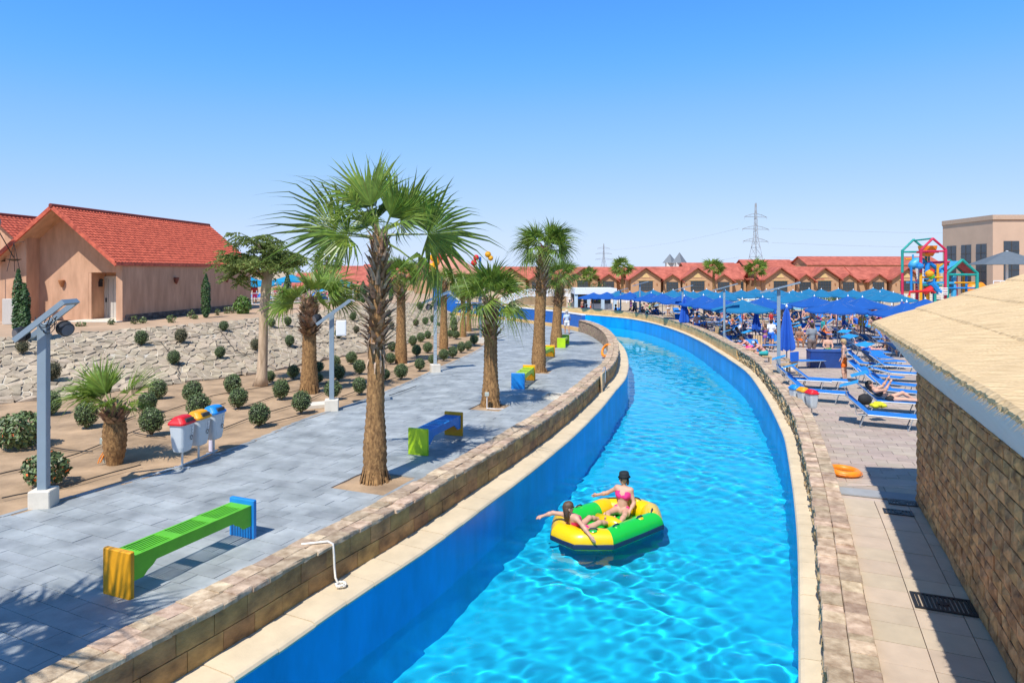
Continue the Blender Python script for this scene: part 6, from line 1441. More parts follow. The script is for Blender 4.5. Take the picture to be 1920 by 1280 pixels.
pl = [(X(826),-.5),(X(862),-.5),(X(862),Zz(565)),(X(850),Zz(556)),(X(838),Zz(546)),(X(826),Zz(546))]; MB().prism(pl, -.1, .3, 0, 'y').build('side_panel', paint('slide_blue'), e)
MB().tube([(X(826),.1,Zz(546)),(X(838),.1,Zz(546)),(X(850),.1,Zz(556)),(X(862),.1,Zz(565)),(X(862),.1,-.5)], .14, 6).build('white_rim', m_white, e)
MB().prism([(X(862),-.5),(X(930),-.5),(X(930),Zz(572)),(X(862),Zz(566))], 1.2, 1.5, 0, 'y').build('side_panel', paint('slide_blue'), e)
MB().prism([(X(838),1.4),(X(860),1.4),(X(862),Zz(535)),(X(840),Zz(532))], 3.2, 3.5, 0, 'y').build('rear_panel', paint('royal_blue',(.02,.04,.42)), e)
def balls(u, v0, D, items, label):
    e = empty('balloon_post', ((u-960)/F*D,D,-.4), 0, label, 'decoration', 'coloured ball clusters'); zt = max(HC-(v-HZ)/F*D for _, v, _, _ in items)+.4; MB().tube([(0,0,0),(0,0,zt-.3)], .16, 8).build('post', paint('slide_blue'), e)
    for (uu, vv, r, m_) in items: MB().lathe([(.03,-1),(.5,-.86),(.86,-.5),(1,0),(.86,.5),(.5,.86),(.03,1)], 14).build('ball', m_, e, ((uu-u)/F*D, -.3 if m_ is P_RED else 0, HC-(vv-HZ)/F*D+.4)).scale = (r/F*D,)*3
balls(819,560,82,[(827,481,7.5,P_RED),(812,483,7,P_YEL),(818,492,7,P_YEL),(810,500,7,P_YEL),(816,506,6,P_YEL)],'blue post with yellow balls and one red ball on top')
balls(900,560,84,[(893,483,5.5,P_RED),(889,493,6,P_RED),(915,477,6,P_YEL),(920,484,5,P_YEL)],'post with red and yellow balls behind the leafy palm')
D = 78; e = empty('stone_platform', (0,D,0), 0, 'rough brown stone platform wall with white railing behind the canal bend', 'platform'); X = lambda u: (u-960)/F*D; Zz = lambda v: HC-(v-HZ)/F*D
MB().prism([(X(962),-.5),(X(1062),-.5),(X(1062),Zz(556)),(X(985),Zz(556)),(X(962),Zz(563))], 0, 9, 0, 'y').build('wall', M('platform_stone', (.36,.24,.13), .9, .3, 1.2, .6, 6), e)
rl = MB()
xs = np.linspace(X(940), X(1100), 14)
for i, x in enumerate(xs):
    zb = Zz(556) if x > X(985) else lerp(Zz(572), Zz(556), (x-X(940))/(X(985)-X(940))); rl.box((x,0,zb+.4),(.12,.10,.85))
    if i < 13:
        x2 = xs[i+1]; zb2 = Zz(556) if x2 > X(985) else lerp(Zz(572), Zz(556), (x2-X(940))/(X(985)-X(940)))
        for h in (.1,.8): rl.tube([(x,0,zb+h),(x2,0,zb2+h)], .045, 4)
        rl.tube([(x,0,zb+.1),(x2,0,zb2+.8)], .03, 4); rl.tube([(x,0,zb+.8),(x2,0,zb2+.1)], .03, 4)
        for q in (.25,.5,.75): rl.tube([(lerp(x,x2,q),0,lerp(zb,zb2,q)+.1),(lerp(x,x2,q),0,lerp(zb,zb2,q)+.8)], .02, 4)
rl.build('railing', m_white, e)
D = 73; e = empty('pool_bar', (0,D,-.4), 0, 'white flat-roofed pool bar behind blue parasols near the canal bend', 'bar'); X = lambda u: (u-960)/F*D; Zz = lambda v: HC-(v-HZ)/F*D+.4
MB().box(((X(1077)+X(1156))/2,2.2,Zz(546)),(X(1156)-X(1077),5,.62)).build('roof', m_white, e)
for u in (1080,1104,1130,1153): MB().box((X(u),0,Zz(546)/2),(.35,.35,Zz(546))).build('pillar', M('bar_paleblue', (.50,.62,.70), .6), e)
MB().box(((X(1095)+X(1150))/2,1.2,.55),(X(1150)-X(1095),.6,1.1)).build('counter', m_white, e); MB().box(((X(1077)+X(1156))/2,4.4,1.2),(X(1156)-X(1077),.2,2.4)).build('back_wall', M('bar_back', (.12,.13,.14), .8), e)
for k in range(6): MB().lathe([(.04,0),(.05,.02),(.05,.2),(.02,.28),(.02,.34)], 8, (X(1100+k*8),3.9,1.25)).build('bottle', (P_YEL,P_GREEN,P_RED)[k%3], e)
# white wall and railings behind the parasols
rg = random.Random(3)
e = empty('white_fence', (0,100,-.4), 0, 'white slatted fence running behind the parasols in front of the villas', 'fence'); X = lambda u: (u-960)/F*100
for i in range(60):
    x = X(1000)+i*1.05
    MB().box((x,0,.65),(.10,.08,1.3)).build('picket_post', m_white, e)
mb = MB()
for h in (.25,.6,.95,1.25): mb.box(((X(1000)+X(1000)+59*1.05)/2,.0,h),(59*1.05,.05,.10))
mb.build('rails', m_white, e)
for i, (u, D, w_, h) in enumerate(((1225,92,2.2,1.6),(1258,92,4.2,2.1),(1305,95,2,1.4),(1560,90,3,1.8),(1600,88,2.5,1.6),(1555,84,3.6,1.7),(1580,84,3.2,1.5),(1620,86,2.4,1.5),(1115,120,3,2.6),(1128,118,2.0,3.0),(640,66,1.6,1.3),(600,68,1.4,1.2),(665,64,1.5,1.6),(700,66,1.6,1.5))):
    bush(((u-960)/F*D,D,-.42 if u > 900 else 1.4), w_/2, h, ordw(i)+' far green bush from the list along the distant fences' if False else 'far green bush number '+ordw(i)+' in the distant planting' if False else ordw(i)+' of the far rounded bushes seen between parasols and villas', 0, M('far_bush', (.06,.09,.02), .6, .35, 3, rnd=.3), n=260, leaf=.16, group='far bushes', name='far_bush')
# ================================================================ water playground
D = 84; X = lambda u: (u-960)/F*D; Zz = lambda v: HC-(v-HZ)/F*D+.4
pg = empty('water_playground', (0,D,-.4), 0, 'multicoloured tubular water playground with tipping bucket before the hall', 'playground'); P_TEAL = paint('teal',(.01,.30,.26)); P_PINK = paint('raspberry',(.55,.02,.08)); P_SKY = paint('sky',(.05,.35,.62))
def pt(u, v, y=0): return (X(u), y, Zz(v))
def pole(u, vt, y, mat, vb=None, r=.17): MB().tube([(X(u),y,0 if vb is None else Zz(vb)),(X(u),y,Zz(vt))], r, 8).build('post', mat, pg)
def beam(a, b, mat, r=.15): MB().tube([a, b], r, 8).build('beam', mat, pg)
for (u, y, m1) in ((1726.5,0,P_PINK),(1773,0,P_PINK),(1718,3,P_TEAL),(1764,3,P_TEAL)):
    pole(u, 467, y, m1, 512); pole(u, 511, y, P_YEL if u == 1726.5 else P_PINK)
for y, m1 in ((0,P_PINK),(3,P_TEAL)):
    o = 0 if y == 0 else -9; beam(pt(1726.5+o,469,y), pt(1749+o,447,y), m1); beam(pt(1749+o,447,y), pt(1773+o,468,y), m1); beam(pt(1726.5+o,471,y), pt(1773+o,471,y), m1, .12)
beam(pt(1749,447,0), pt(1740,449,3), P_TEAL, .1)
bk = MB(); loft(bk, [[(a+X(1753), b+1.5, z) for a, b in rrect(w_,w_,.25)] for z, w_ in ((Zz(480),1.0),(Zz(470),1.5),(Zz(460),1.7))]); bko = bk.build('tipping_bucket', P_ORANGE, pg); MB().box((X(1753),1.5,Zz(472)),(1.75,1.75,.25)).build('band', P_RED, bko)
for k, (u, m1) in enumerate(((1776,P_TEAL),(1832,P_TEAL),(1801,P_TEAL),(1817,P_PINK),(1834,P_YEL),(1749,P_YEL),(1766,P_BLUE),(1742,P_PINK),(1757,P_SKY))):
    y = (0,0,2.5,2.5,2.6,1,1.5,2.5,3)[k]; pole(u, (512,512,514,514,512,500,515,520,522)[k], y, m1, None, .20)
for y in (0,2.5): beam(pt(1776,513,y), pt(1804,487,y), P_TEAL, .18); beam(pt(1804,487,y), pt(1833,513,y), P_TEAL, .18)
beam(pt(1776,515,0), pt(1833,515,0), P_TEAL); beam(pt(1749,492,1), pt(1790,491,1), P_PINK, .14)
MB().add([pt(1768,512,.1),pt(1768,512,2.6),pt(1802,489,2.6),pt(1802,489,.1)], [(0,1,2,3)]).build('roof_panel', P_SKY, pg); MB().add([pt(1833,513,.1),pt(1833,513,2.6),pt(1805,489,2.6),pt(1805,489,.1)], [(0,3,2,1)]).build('roof_panel', P_PINK, pg)
beam(pt(1749,492,1), pt(1746,524,1), P_BLUE, .28); beam(pt(1752,492,1), pt(1772,508,1), P_BLUE, .25)
sl = MB(); sl.tube([pt(1749,489,2),pt(1738,490,2),pt(1730,497,2),pt(1724,500,2)], [.45,.6,.6,.4], 10); sl.build('tube_slide', P_SKY, pg, smooth=True)
for (u, v, r, m1) in ((1740,513,.5,P_YEL),(1744,509,.35,P_RED),(1743,518,.4,P_GREEN),(1722,499,.45,P_BLUE)): MB().lathe([(.03,-r),(r*.86,-r*.5),(r,0),(r*.86,r*.5),(.03,r)], 12).build('ball', m1, pg, pt(u,v,-.3))
MB().box((X(1760),1.8,Zz(530)),(4.0,3.4,.25)).build('deck', P_SKY, pg); MB().box((X(1756),1.6,Zz(522)),(1.2,.2,1.0)).build('panel', M('panel_tan', (.5,.3,.16), .7), pg)
net = MB()
for k in range(9): net.tube([pt(1728+k*1.8,503,1.2),pt(1734+k*1.2,548,1.2)], .05, 4)
for k in range(7): net.tube([pt(1729,506+k*6,1.2),pt(1746,506+k*6,1.2)], .05, 4)
net.build('rope_net', M('pale_net', (.6,.6,.62), .8), pg)
for (u0,v0,u1,v1,y,m1,r_) in ((1722,500,1722,548,1.5,P_BLUE,.14),(1733,520,1770,520,.3,P_YEL,.12),(1731,535,1768,535,.2,P_TEAL,.12),(1754,500,1754,552,2.2,P_PINK,.15),(1762,495,1762,552,.4,P_YEL,.15),(1770,505,1770,552,2.4,P_RED,.15),(1784,512,1784,556,1.2,P_BLUE,.16),(1790,490,1790,512,1.4,P_YEL,.2),(1794,512,1794,556,.6,P_SKY,.3),(1808,512,1808,556,1.8,P_GREEN,.15),(1824,512,1824,556,1.2,P_BLUE,.14),(1776,530,1833,530,.3,P_YEL,.10),(1776,540,1833,540,.3,P_BLUE,.10),(1735,476,1735,505,2.6,P_SKY,.12),(1766,472,1766,500,2.6,P_TEAL,.12),(1722,485,1764,485,2.8,P_YEL,.10),(1727,480,1727,512,.1,P_PINK,.17),(1800,487,1770,512,2.5,P_YEL,.12),(1744,530,1760,548,-.2,P_BLUE,.4),(1730,548,1744,540,-.3,P_RED,.35)): MB().tube([pt(u0,v0,y),pt(u1,v1,y)], r_, 8).build('pipe', m1, pg)
for k in range(5): MB().tube([pt(1755,540+k*3,-.5),pt(1772,540+k*3,-.5)], .06, 5).build('railing', m_white, pg)
e = empty('spray_arch', (X(1655),D-8,-.4), 0, 'red and yellow water spray arch left of the playground', 'spray arch'); MB().tube([(-1.4,0,0),(-1.4,0,1.9)], .15, 8).build('post', P_YEL, e); MB().tube([(-1.4,0,1.85),(-1.3,0,2.35),(1.2,0,2.45),(1.5,0,2.2)], .13, 8).build('arch', P_RED, e); MB().tube([(1.5,0,0),(1.5,0,2.2)], .14, 8).build('post', P_TEAL, e)
e = empty('red_slide', (X(1686),D-12,-.4), R(10), 'low red curved slide in front of the playground', 'slide'); s_ = MB(); s_.tube([(-3.2,0,.35),(-2,0,.5),(-.5,.2,.9),(1.5,.3,1.3)], [.3,.45,.5,.45], 10); s_.build('chute', P_RED, e, smooth=True); MB().tube([(1.4,.3,0),(1.4,.3,1.2)], .12, 6).build('support', P_RED, e); MB().tube([(-1.2,0,0),(-1.2,0,.5)], .12, 6).build('support', P_RED, e)
e = empty('tube_rail', (X(1865),D-14,-.4), 0, 'raspberry tube rails above the hut roof edge', 'rail')
for (u0, u1, v) in ((1838,1890,536),(1846,1866,537)): a_, b_ = pt(u0,v), pt(u1,v); MB().tube([(a_[0]-X(1865),0,a_[2]-1.4),(a_[0]-X(1865),0,a_[2]-.3),(a_[0]-X(1865)+.3,0,a_[2]),(b_[0]-X(1865)-.3,0,b_[2]),(b_[0]-X(1865),0,b_[2]-.3),(b_[0]-X(1865),0,b_[2]-1.4)], .2, 8).build('bar', P_PINK, e)
e = empty('orange_scoop', (X(1860),D+3,-.4), 0, 'orange curved scoop slide in front of the hall', 'slide'); MB().tube([(-1.0,0,1.7),(-.4,0,2.4),(.5,0,2.5),(1.2,0,1.9),(1.4,0,1.2)], [.5,.75,.8,.7,.4], 12).build('scoop', P_ORANGE, e, smooth=True); MB().tube([(0,0,0),(0,0,2)], .2, 8).build('support', m_white, e)
e = empty('sail_parasol', (X(1888)*.83,D*.83,-.4), 0, 'large dark grey square sail parasol on a white pole at the right edge', 'parasol'); X2 = D*.83/F; h = HC-(470-HZ)*X2+.4; lo_ = HC-(496-HZ)*X2+.4; q_ = 3.6
MB().add([(0,0,h),(-q_,-q_*.5,lo_),(q_*.5,-q_,lo_),(q_,q_*.5,lo_),(-q_*.5,q_,lo_)], [(0,1,2),(0,2,3),(0,3,4),(0,4,1)]).build('sail', M('sail_grey', (.12,.15,.18), .8, .08, 3, trans=.1), e); MB().tube([(0,0,0),(0,0,h)], .12, 8).build('pole', m_white, e)
e = empty('white_ramp', (X(1835),D-6,-.4), 0, 'white sloping slide ramp with railing beside the playground', 'ramp'); MB().prism([(-3.4,0),(3.6,0),(3.6,2.3),(1.5,2.2),(-3.4,1.0)], 0, .5, 0, 'y').build('side', m_white, e); mb = MB()
for k in range(8): mb.tube([(-1+k*.8,2,0),(-1+k*.8,2,3.5)], .05, 5)
for h in (3.5,3.1): mb.tube([(-1,2,h),(4.6,2,h)], .05, 5)
mb.build('railing', m_white, e)
# ================================================================ sun deck: parasols, loungers, people
def apex(u, v, m=1.3):
    """parasol whose tip shows at u, v: the distance where a 2.85 m parasol fits, or farther if the canal is in the way (then a smaller one)"""
    D = 40.
    for _ in range(80): D = .6*D+.4*(HC-deck_z(D)-2.85)*F/(v-HZ)
    while (u-960)/F*D < curve_x(CR, D)+m and D < 86: D += .5
    return Vector(((u-960)/F*D, D, deck_z(D))), (HC-(v-HZ)/F*D-deck_z(D))/2.85
OPEN = [(1570,562,'deep','nearest open blue parasol behind the boy in orange trunks'),(1527,555,'deep','open blue parasol half behind the nearest one, left'),(1590,555,'deep','open blue parasol half behind the nearest one, middle'),(1617,557,'deep','open blue parasol right of the nearest one'),(1392,561,'teal','bright blue parasol between the two nearest lamp posts'),(1350,557,'deep','blue parasol just left of the second lamp post'),(1319,553.5,'deep','blue parasol above the bare-backed man'),(1281,552,'deep','blue parasol behind the third lamp post'),(1242,550,'deep','blue parasol left of the third lamp post'),(1221,549,'deep','blue parasol two places left of the third lamp post'),(1181,547,'deep','blue parasol right of the white bar'),(1138,547,'deep','blue parasol before the white bar, right one'),(1113,548,'deep','blue parasol before the white bar, left one'),(1430,557,'deep','blue parasol left of the tall lamp post'),(1735,560,'deep','blue parasol at the hut roof tip, wide'),(1700,566,'deep','low blue parasol beside the hut roof tip')]
BACKP = [(1225,543),(1262,543.5),(1283,543),(1325,542),(1360,544),(1390,543),(1417,541),(1437,543),(1460,542),(1487,544),(1517,541),(1540,542),(1572,541),(1600,543),(1637,540),(1655,541),(1160,545),(1200,544),(1300,546),(1342,547),(1503,548),(1480,549),(1650,547),(1675,548)]
PPOS = []
def clear_wall(p, m=1.0):
    if p.y < 88: p.x = max(p.x, curve_x(CR, p.y)+m)
    return p
for (u, v, k, lab) in OPEN:
    p, sc_ = apex(u, v); place(PAR[k], p, random.uniform(0,.7), lab, 'parasol', 'open parasols near the canal', sc_)
for i, (u, v) in enumerate(sorted(BACKP)):
    p, sc_ = apex(u, v, 2.5); place(PAR['teal'], p, random.uniform(0,.7), ordw(i)+' from the left in the back rows of teal parasols', 'parasol', 'back rows of teal parasols', sc_)
for (u, D, lab, sc_) in ((1475,30.5,'tall closed blue parasol behind the tall lamp post',1.0),(1283,50,'closed blue parasol beside the third lamp post',1.0),(1672,37,'closed blue parasol at the hut roof tip, nearer',.95),(1691,45,'closed blue parasol at the hut roof tip, farther',.95),(1418,46,'closed blue parasol among the loungers behind the man in white shirt',.8)):
    p = Vector(((u-960)/F*D, D, deck_z(D))); place(CLOSED, p, 0, lab, 'parasol', 'closed parasols', sc_)
# loungers that can be told apart
NEARL = [(1505,728,R(-112),0,'blue lounger with raised back against the canal wall behind the sorting bins'),(1530,752,R(-120),0,'blue lounger with light blue shade flap in the middle of the near deck'),(1535,728,R(-112),1,'blue lounger behind another in the middle of the near deck'),(1655,800,R(-118),0,'nearest blue lounger with shade flap and yellow towel beside the hut'),(1668,772,R(-112),0,'blue lounger carrying the reclining woman beside the hut'),(1630,672,R(-100),0,'lounger with raised back behind the boy in orange trunks'),(1652,690,R(-110),0,'lounger with blue flap in the tangle beside the hut corner'),(1676,700,R(-120),1,'lounger partly hidden behind the hut corner'),(1690,715,R(-115),2,'flat lounger touching the hut corner'),(1505,690,R(-80),2,'flat lounger left of the boy below the tall lamp post'),(1640,720,R(-135),0,'lounger turned towards us between the boy and the hut'),(1665,735,R(-140),1,'lounger with raised back right of the one turned towards us'),(1632,696,R(-130),0,'lounger with flap right behind the boy in orange trunks'),(1690,752,R(-130),0,'lounger with flap half hidden by the hut wall edge'),(1600,655,R(-60),0,'lounger under the nearest parasol right of the blue box'),(1640,650,R(-75),1,'lounger under the nearest parasol farther right')]
for (u, v, rz, k, lab) in NEARL:
    p = at(u, v, deck_z); p = clear_wall(p, 1.5); place(LOUNGE[k], p, rz, lab, 'sun lounger', 'blue sun loungers near us', 1.0)
rg = random.Random(11); FARL = []
for row in range(16):
    y = 30.5+row*2.7
    x = curve_x(CR, y)+1.6+rg.uniform(0,.5)
    while x < .52*y+2 and x < 44:
        u = 960+x/y*F
        if rg.random() < .80 and not (y < 34 and (u < 1505 or 1500 < u < 1615)) and not (y < 40 and 1480 < u < 1545):
            FARL.append((x+rg.uniform(-.2,.2), y+rg.uniform(-.4,.4), R(rg.choice((-100,-80,-105,-90,85,100,180,175))+rg.uniform(-14,14)), rg.choice((0,0,1,1,2))))
        x += rg.uniform(1.0,1.9)
rows_ = {}
for q in FARL: rows_.setdefault(round((q[1]-30.5)/2.7), []).append(q)
for ri, r_ in enumerate(sorted(rows_)):
    for j, (x, y, rz, k) in enumerate(sorted(rows_[r_], key=lambda q: q[0]/q[1])):
        place(LOUNGE[k], (x,y,deck_z(y)), rz, ('blue lounger with shade flap','blue lounger with raised back','flat blue lounger')[k]+', '+ordw(j)+' from left in the '+ordw(ri)+' row back under the parasols', 'sun lounger', 'crowded rows of blue sun loungers')
# people who stand out
def pat(u, v, me, rz, lab, **k):
    p = at(u, v, deck_z); return person(me, p, rz, lab, **k)
wb = pat(1446,654,POSE['walk'],R(-40),'man in white T-shirt and blue shorts walking on the sun deck',skin=1,top='white',bottom='blue',hair='dark',H=.985)
gm = pat(1522,677,POSE['stand_shirt'],R(10),'big man in grey polo and brown shorts seen from behind',skin=1,top='grey',bottom='brown',hair='dark',H=1.11)
boy = pat(1583,714,CHILD_STAND,R(60),'blond boy in orange swim trunks walking on the deck',skin=0,bottom='orange',hair='blond',H=1.11)
D = 47.8; person(POSE['stand'], ((1304-960)/F*D+.1,D,-.4), R(-8), 'bare-backed man in blue trunks standing behind the canal wall', skin=2, bottom='blue', hair='brown')
prL = body(pelvis=(0,0,.52), torso=(0,.72,.7), head=(0,.85,.65), face=(0,.9,-.35), la=((-.35,.75,-.45),(.5,.85,-.05)), ra=((.35,.75,-.45),(-.5,.85,-.05)), ll=((-.12,1,-.02),(0,-.1,-1)), rl=((.12,1,-.02),(0,.05,-1)), fingers=True, hair='short')
ME_LEAN = sdf_mesh('body_lean', prL, .014, BLANK)
def lean_at(D, lab, skin, hair, bottom, H=1, cap=False):
    s_ = CR.at_y(D); x, y = CR.pos(s_, 1.40, -1); qx, qy = CR.pos(s_, .4, -1); a = math.atan2(qy-y, qx-x)-math.pi/2; o = person(ME_LEAN, (x,y,deck_z(y)+.02), a, lab, skin=skin, bottom=bottom, hair=hair, H=H)
    ch = empty('deck_chair', (x,y,deck_z(y)), a, 'wooden stool under '+lab.split(' leaning')[0], 'stool', 'stools at the canal wall'); MB().cbox((0,-.02,.40),(.46,.44,.05),.01).build('seat', m_wood, ch)
    for i in (-1,1):
        for j in (-1,1): MB().box((.19*i,-.02+.18*j,.19),(.05,.05,.38)).build('leg', m_wood, ch)
    if cap:
        hc, Hd, fc, s2 = headinfo((0,.72,.7),(0,.85,.65),(0,.9,-.35),1.75,(0,0,.52)); q_ = Vector(Hd).to_track_quat('Z','Y'); hat = MB(); hat.lathe([(.112,.01),(.112,.05),(.09,.10),(.03,.13),(.0,.132)], 14, caps=False); hat.v = [tuple(q_@Vector(p)+Vector(hc)) for p in hat.v]
        b0 = len(hat.v); pts = []
        hr = np.cross(fc, Hd)
        for t in np.linspace(-1,1,7): pts.append(tuple(hc+Hd*.02+fc*(.09+.09*math.cos(t*1.3))+hr*t*.10))
        hat.add(pts+[tuple(hc+Hd*.025)], [tuple(range(8))]); hat.build('cap', CLO['paleblue'], o)
lean_at(32.6,'man in pale blue cap leaning his arms on the canal wall',2,'dark','teal',cap=True); lean_at(35.6,'red-haired woman leaning on the canal wall with hand at her face',2,'brown','pink',.95)
p = at(1448,665,deck_z)
# reclining woman with phone on the near lounger
p = at(1668,772,deck_z); p = clear_wall(p,1.5); o = person(POSE['recline_phone'], (p.x,p.y,p.z+.26), R(-112), 'dark-haired woman reclining on a lounger beside the hut holding up her phone', skin=0, top='black', bottom='black', hair='dark')
p = at(1652,790,deck_z); tw = MB(); rgt = random.Random(4)
for k in range(14): tw.lathe([(.02,-.05),(.09,-.02),(.10,.02),(.05,.06)], 8, (rgt.uniform(-.16,.16), rgt.uniform(-.16,.16), rgt.uniform(.0,.06)))
tag(tw.build('towel', M('yellow_towel', (.62,.60,.02), .9, .2, 8), None, (p.x-.1,p.y+.05,p.z+.42), smooth=True), 'crumpled yellow towel on the nearest lounger', 'towel')
p = at(1640,786,deck_z); tag(MB().lathe([(.12,0),(.2,.1),(.17,.24),(.06,.30)], 12, sy=.7).build('bag', CLO['black'], None, (p.x-.1,p.y+.35,p.z+.36), smooth=True), 'black bag beside the yellow towel on the lounger', 'bag')
# cooler box, baskets, driftwood planter
p = at(1553,690,deck_z); e = empty('cooler_box', p, R(-8), 'long dark blue box under the nearest parasol beside the man in grey', 'box'); MB().cbox((0,.4,.36),(1.5,.7,.72),.03).build('box', paint('navy',(.01,.05,.22)), e); MB().cbox((0,.4,.75),(1.54,.74,.06),.02).build('lid', paint('navy'), e)
for (u, v, lab) in ((1478,700,'wooden chair with blue towel at the foot of the tall lamp post'),(1420,662,'wooden chair with dark towel behind the leaning man'),(1330,640,'wooden armchair by the canal wall left of the second lamp post')):
    p = clear_wall(at(u, v, deck_z), 1.3); e = empty('wooden_chair', p, random.uniform(0,3), lab, 'chair', 'wooden chairs'); MB().cbox((0,0,.38),(.55,.55,.06),.01).build('seat', m_wood, e)
    for i in (-1,1):
        for j in (-1,1): MB().box((.24*i,.24*j,.18),(.06,.06,.36)).build('leg', m_wood, e)
        MB().box((.27*i,0,.58),(.07,.6,.04)).build('arm', m_wood, e)
    for k in range(4): MB().box((-.19+.127*k,-.27,.68),(.10,.03,.56)).build('slat', m_wood, e)
    MB().box((0,-.30,.75),(.5,.06,.4)).build('towel', CLO['blue'] if u == 1478 else CLO['navy'] if u == 1420 else CLO['teal'], e)
# the crowd under the parasols
rg = random.Random(17); CROWD = []
cl_names = ['blue','navy','black','red','orange','yellow','teal','pink','green','white','purple','grey']
for (x, y, rz, k) in FARL:
    if rg.random() < .5:
        f = rg.random(); ps = 'recline' if (f < .35 and k < 2) else 'recline_phone' if (f < .5 and k < 2) else 'sit' if f < .78 else 'sit_woman'
        if ps.startswith('recline'): CROWD.append((x, y, deck_z(y)+.25, rz, ps))
        else: CROWD.append((x, y, deck_z(y)+.26, rz+R(90)*rg.choice((-1,1)), ps))
for i in range(80):
    y = rg.uniform(38,76); x = curve_x(CR, y)+rg.uniform(1.2, 30); x = min(x, .5*y+2); CROWD.append((x, y, deck_z(y), rg.uniform(0,6.28), rg.choice(('stand','stand_shirt','hips','walk','woman','woman','arms_up','bend'))))
words_ = {'recline':'reclining on a lounger','recline_phone':'reclining with a phone','sit':'sitting','sit_woman':'sitting upright','stand':'standing','stand_shirt':'standing','hips':'standing hands on hips','walk':'walking','woman':'standing','arms_up':'raising both arms','bend':'bending down'}
CROWD.sort(key=lambda c: c[0]/c[1])
for i, (x, y, z, rz, ps) in enumerate(CROWD):
    fem = ps in ('woman','arms_up','sit_woman','recline_phone'); b = rg.choice(cl_names); t = b if fem else rg.choice(cl_names); sk = rg.choice((0,0,1,1,2,3)); o = person(POSE[ps], (x,y,z), rz, ('person in '+(t+' bikini' if fem else (t+' shirt and '+b+' shorts') if ps in ('stand_shirt','walk') else b+' trunks')+' '+words_[ps]+' in the crowd, '+ordw(i)+' from left'), skin=sk, top=t if (fem or ps in ('stand_shirt','walk')) else None, bottom=b, hair=rg.choice(list(HAIR)), group='people on the sun deck', H=rg.uniform(.92,1.06))
# small towels, bags on the far deck
for i in range(26):
    (x, y, rz, k) = rg.choice(FARL); c = CLO[rg.choice(cl_names)]; a = rg.uniform(0,6.28); q = (x+.55*math.cos(a), y+.55*math.sin(a), deck_z(y)+.01); tag(MB().lathe([(.14,0),(.2,.08),(.18,.26),(.08,.34)], 10, sy=.6).build('beach_bag', c, None, q, (0,0,a), smooth=True), 'small rounded beach bag on the deck among the loungers, '+ordw(i)+' of the scattered bags', 'bag', 'beach bags among the loungers')
# ---- people on the path and near the canal bend
p = at(1063,626,path_z); man = person(POSE['walk'], p, R(10), 'man in pale blue shirt and white trousers walking by the canal wall', skin=1, top='paleblue', bottom='white', hair='grey', H=1.0)
hb = MB(); hb.lathe([(.16,.0),(.165,.005),(.105,.02),(.10,.09),(.06,.11)], 14, (0,.06,1.70), caps=False); hb.build('sun_hat', CLO['cream'], man)
p = at(953,603,path_z); e = empty('wet_floor_sign', p, 0, 'yellow-green cone sign on white legs at the far end of the path', 'sign'); MB().lathe([(.22,.75),(.30,.85),(.28,1.35),(.12,1.55)], 10).build('cone', P_LIME, e); 
for s_ in (-.18,.18): MB().tube([(s_,0,0),(s_,0,.8)], .07, 6).build('leg', m_white, e)
p = at(882,601,path_z); person(POSE['stand'], p, R(20), 'man in turquoise trunks standing by the slide wall', skin=2, bottom='teal', hair='brown')
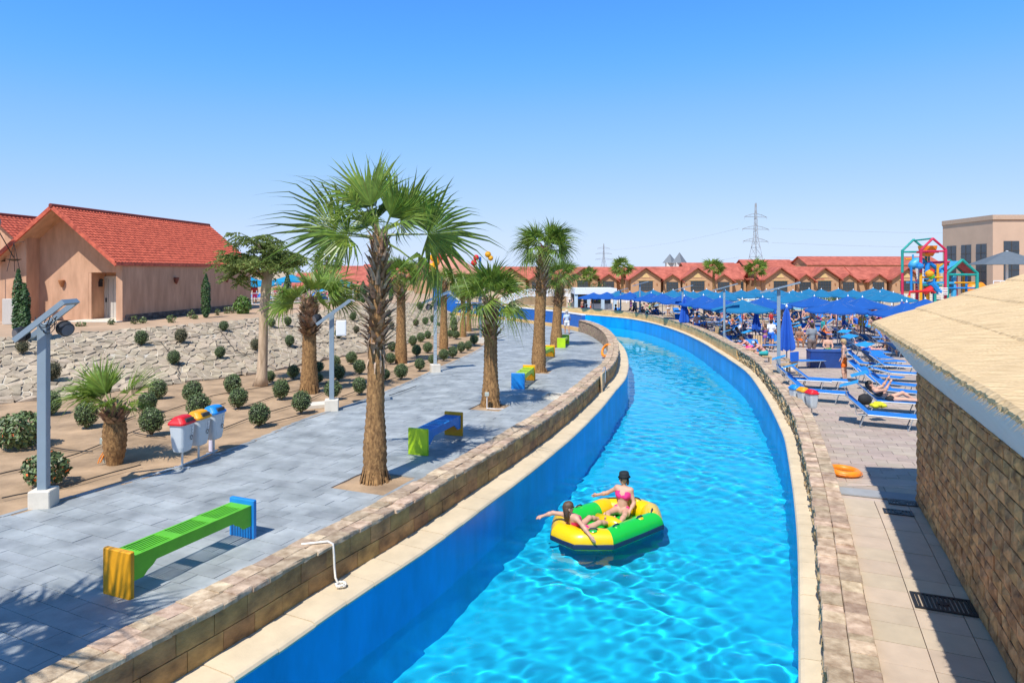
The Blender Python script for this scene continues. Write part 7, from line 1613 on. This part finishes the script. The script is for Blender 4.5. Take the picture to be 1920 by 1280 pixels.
# ---- terrace behind the house: parasols, white edge, people
TP = [(470,519,55,'turquoise parasol beside the end of the house wall'),(546,514,66,'turquoise parasol behind the feathery tree'),(500,521,72,'turquoise parasol half hidden behind the tree trunk'),(640,524,75,'turquoise parasol behind the leaves of the stout palm')]
PART = parasol_proto('parasol', M('parasol_turquoise', (.008,.30,.56), .75, .06, 2, trans=.25)); _protos.append(PART)
for (u, v, D, lab) in TP:
    q = atD(u, v, D); place(PART, (q.x,q.y,q.z-2.85), .2, lab, 'parasol', 'turquoise parasols on the terrace')
e = empty('pool_edge', (0,0,0), 0, 'white pool edge with railings behind the feathery tree', 'pool edge'); a, b = atD(452,581,52), atD(662,577,62); mb = MB(); d = (b-a); 
MB().box(((a.x+b.x)/2,(a.y+b.y)/2,1.45),(d.length,.5,.5),rz=math.atan2(d.y,d.x)).build('kerb', m_white, e)
for k in range(13):
    q = a.lerp(b, k/12); MB().tube([(q.x,q.y,1.6),(q.x,q.y,2.55)], .03, 5).build('post', m_white, e)
for h in (2.5,2.1): MB().tube([(a.x,a.y,h),(b.x,b.y,h)], .025, 5).build('rail', m_white, e)
for i in range(16):
    u = 462+i*14+rg.uniform(-4,4); D = rg.uniform(58,70); q = atD(u, 570, D); ps = rg.choice(('stand','woman','sit','walk','hips','sit_woman')); fem = ps in ('woman','sit_woman'); b_ = rg.choice(cl_names); t_ = 'red' if i == 1 else rg.choice(cl_names)
    if i == 1: ps = 'stand_shirt'; u = 477; D = 54; q = atD(u,570,D); fem = False
    person(POSE[ps], (q.x,q.y,1.55+(.35 if ps.startswith('sit') else 0)), rg.uniform(0,6), 'person '+words_[ps]+' behind the pool edge on the terrace, '+ordw(i)+' from left'+(' in red' if i == 1 else ''), skin=rg.choice((0,1,2)), top=t_ if (fem or ps in ('stand_shirt','walk')) else None, bottom=b_, hair=rg.choice(list(HAIR)), group='people on the terrace')
for i in range(9):
    q = atD(462+i*22, 572, 60+rg.uniform(-3,5)); place(LOUNGE[rg.choice((0,1))], (q.x,q.y,1.55), rg.uniform(0,6), ordw(i)+' blue sun lounger from the left behind the white pool edge', 'sun lounger', 'loungers on the terrace')
# pool behind the parasols
pw_ = MB(); pw_.prism([((1395-960)/F*84,84),((1640-960)/F*84,84),((1640-960)/F*110,108),((1395-960)/F*110,108)], -.44, -.36); pl_ = pw_.build('far_pool', M('far_pool_water', (.03,.45,.62), .12, .1, 2, .1, 3)); pl_['kind'] = 'structure'
# prototypes are not part of the place
def drop(o):
    for c in list(o.children): drop(c)
    bpy.data.objects.remove(o)
for o in _protos: drop(o)
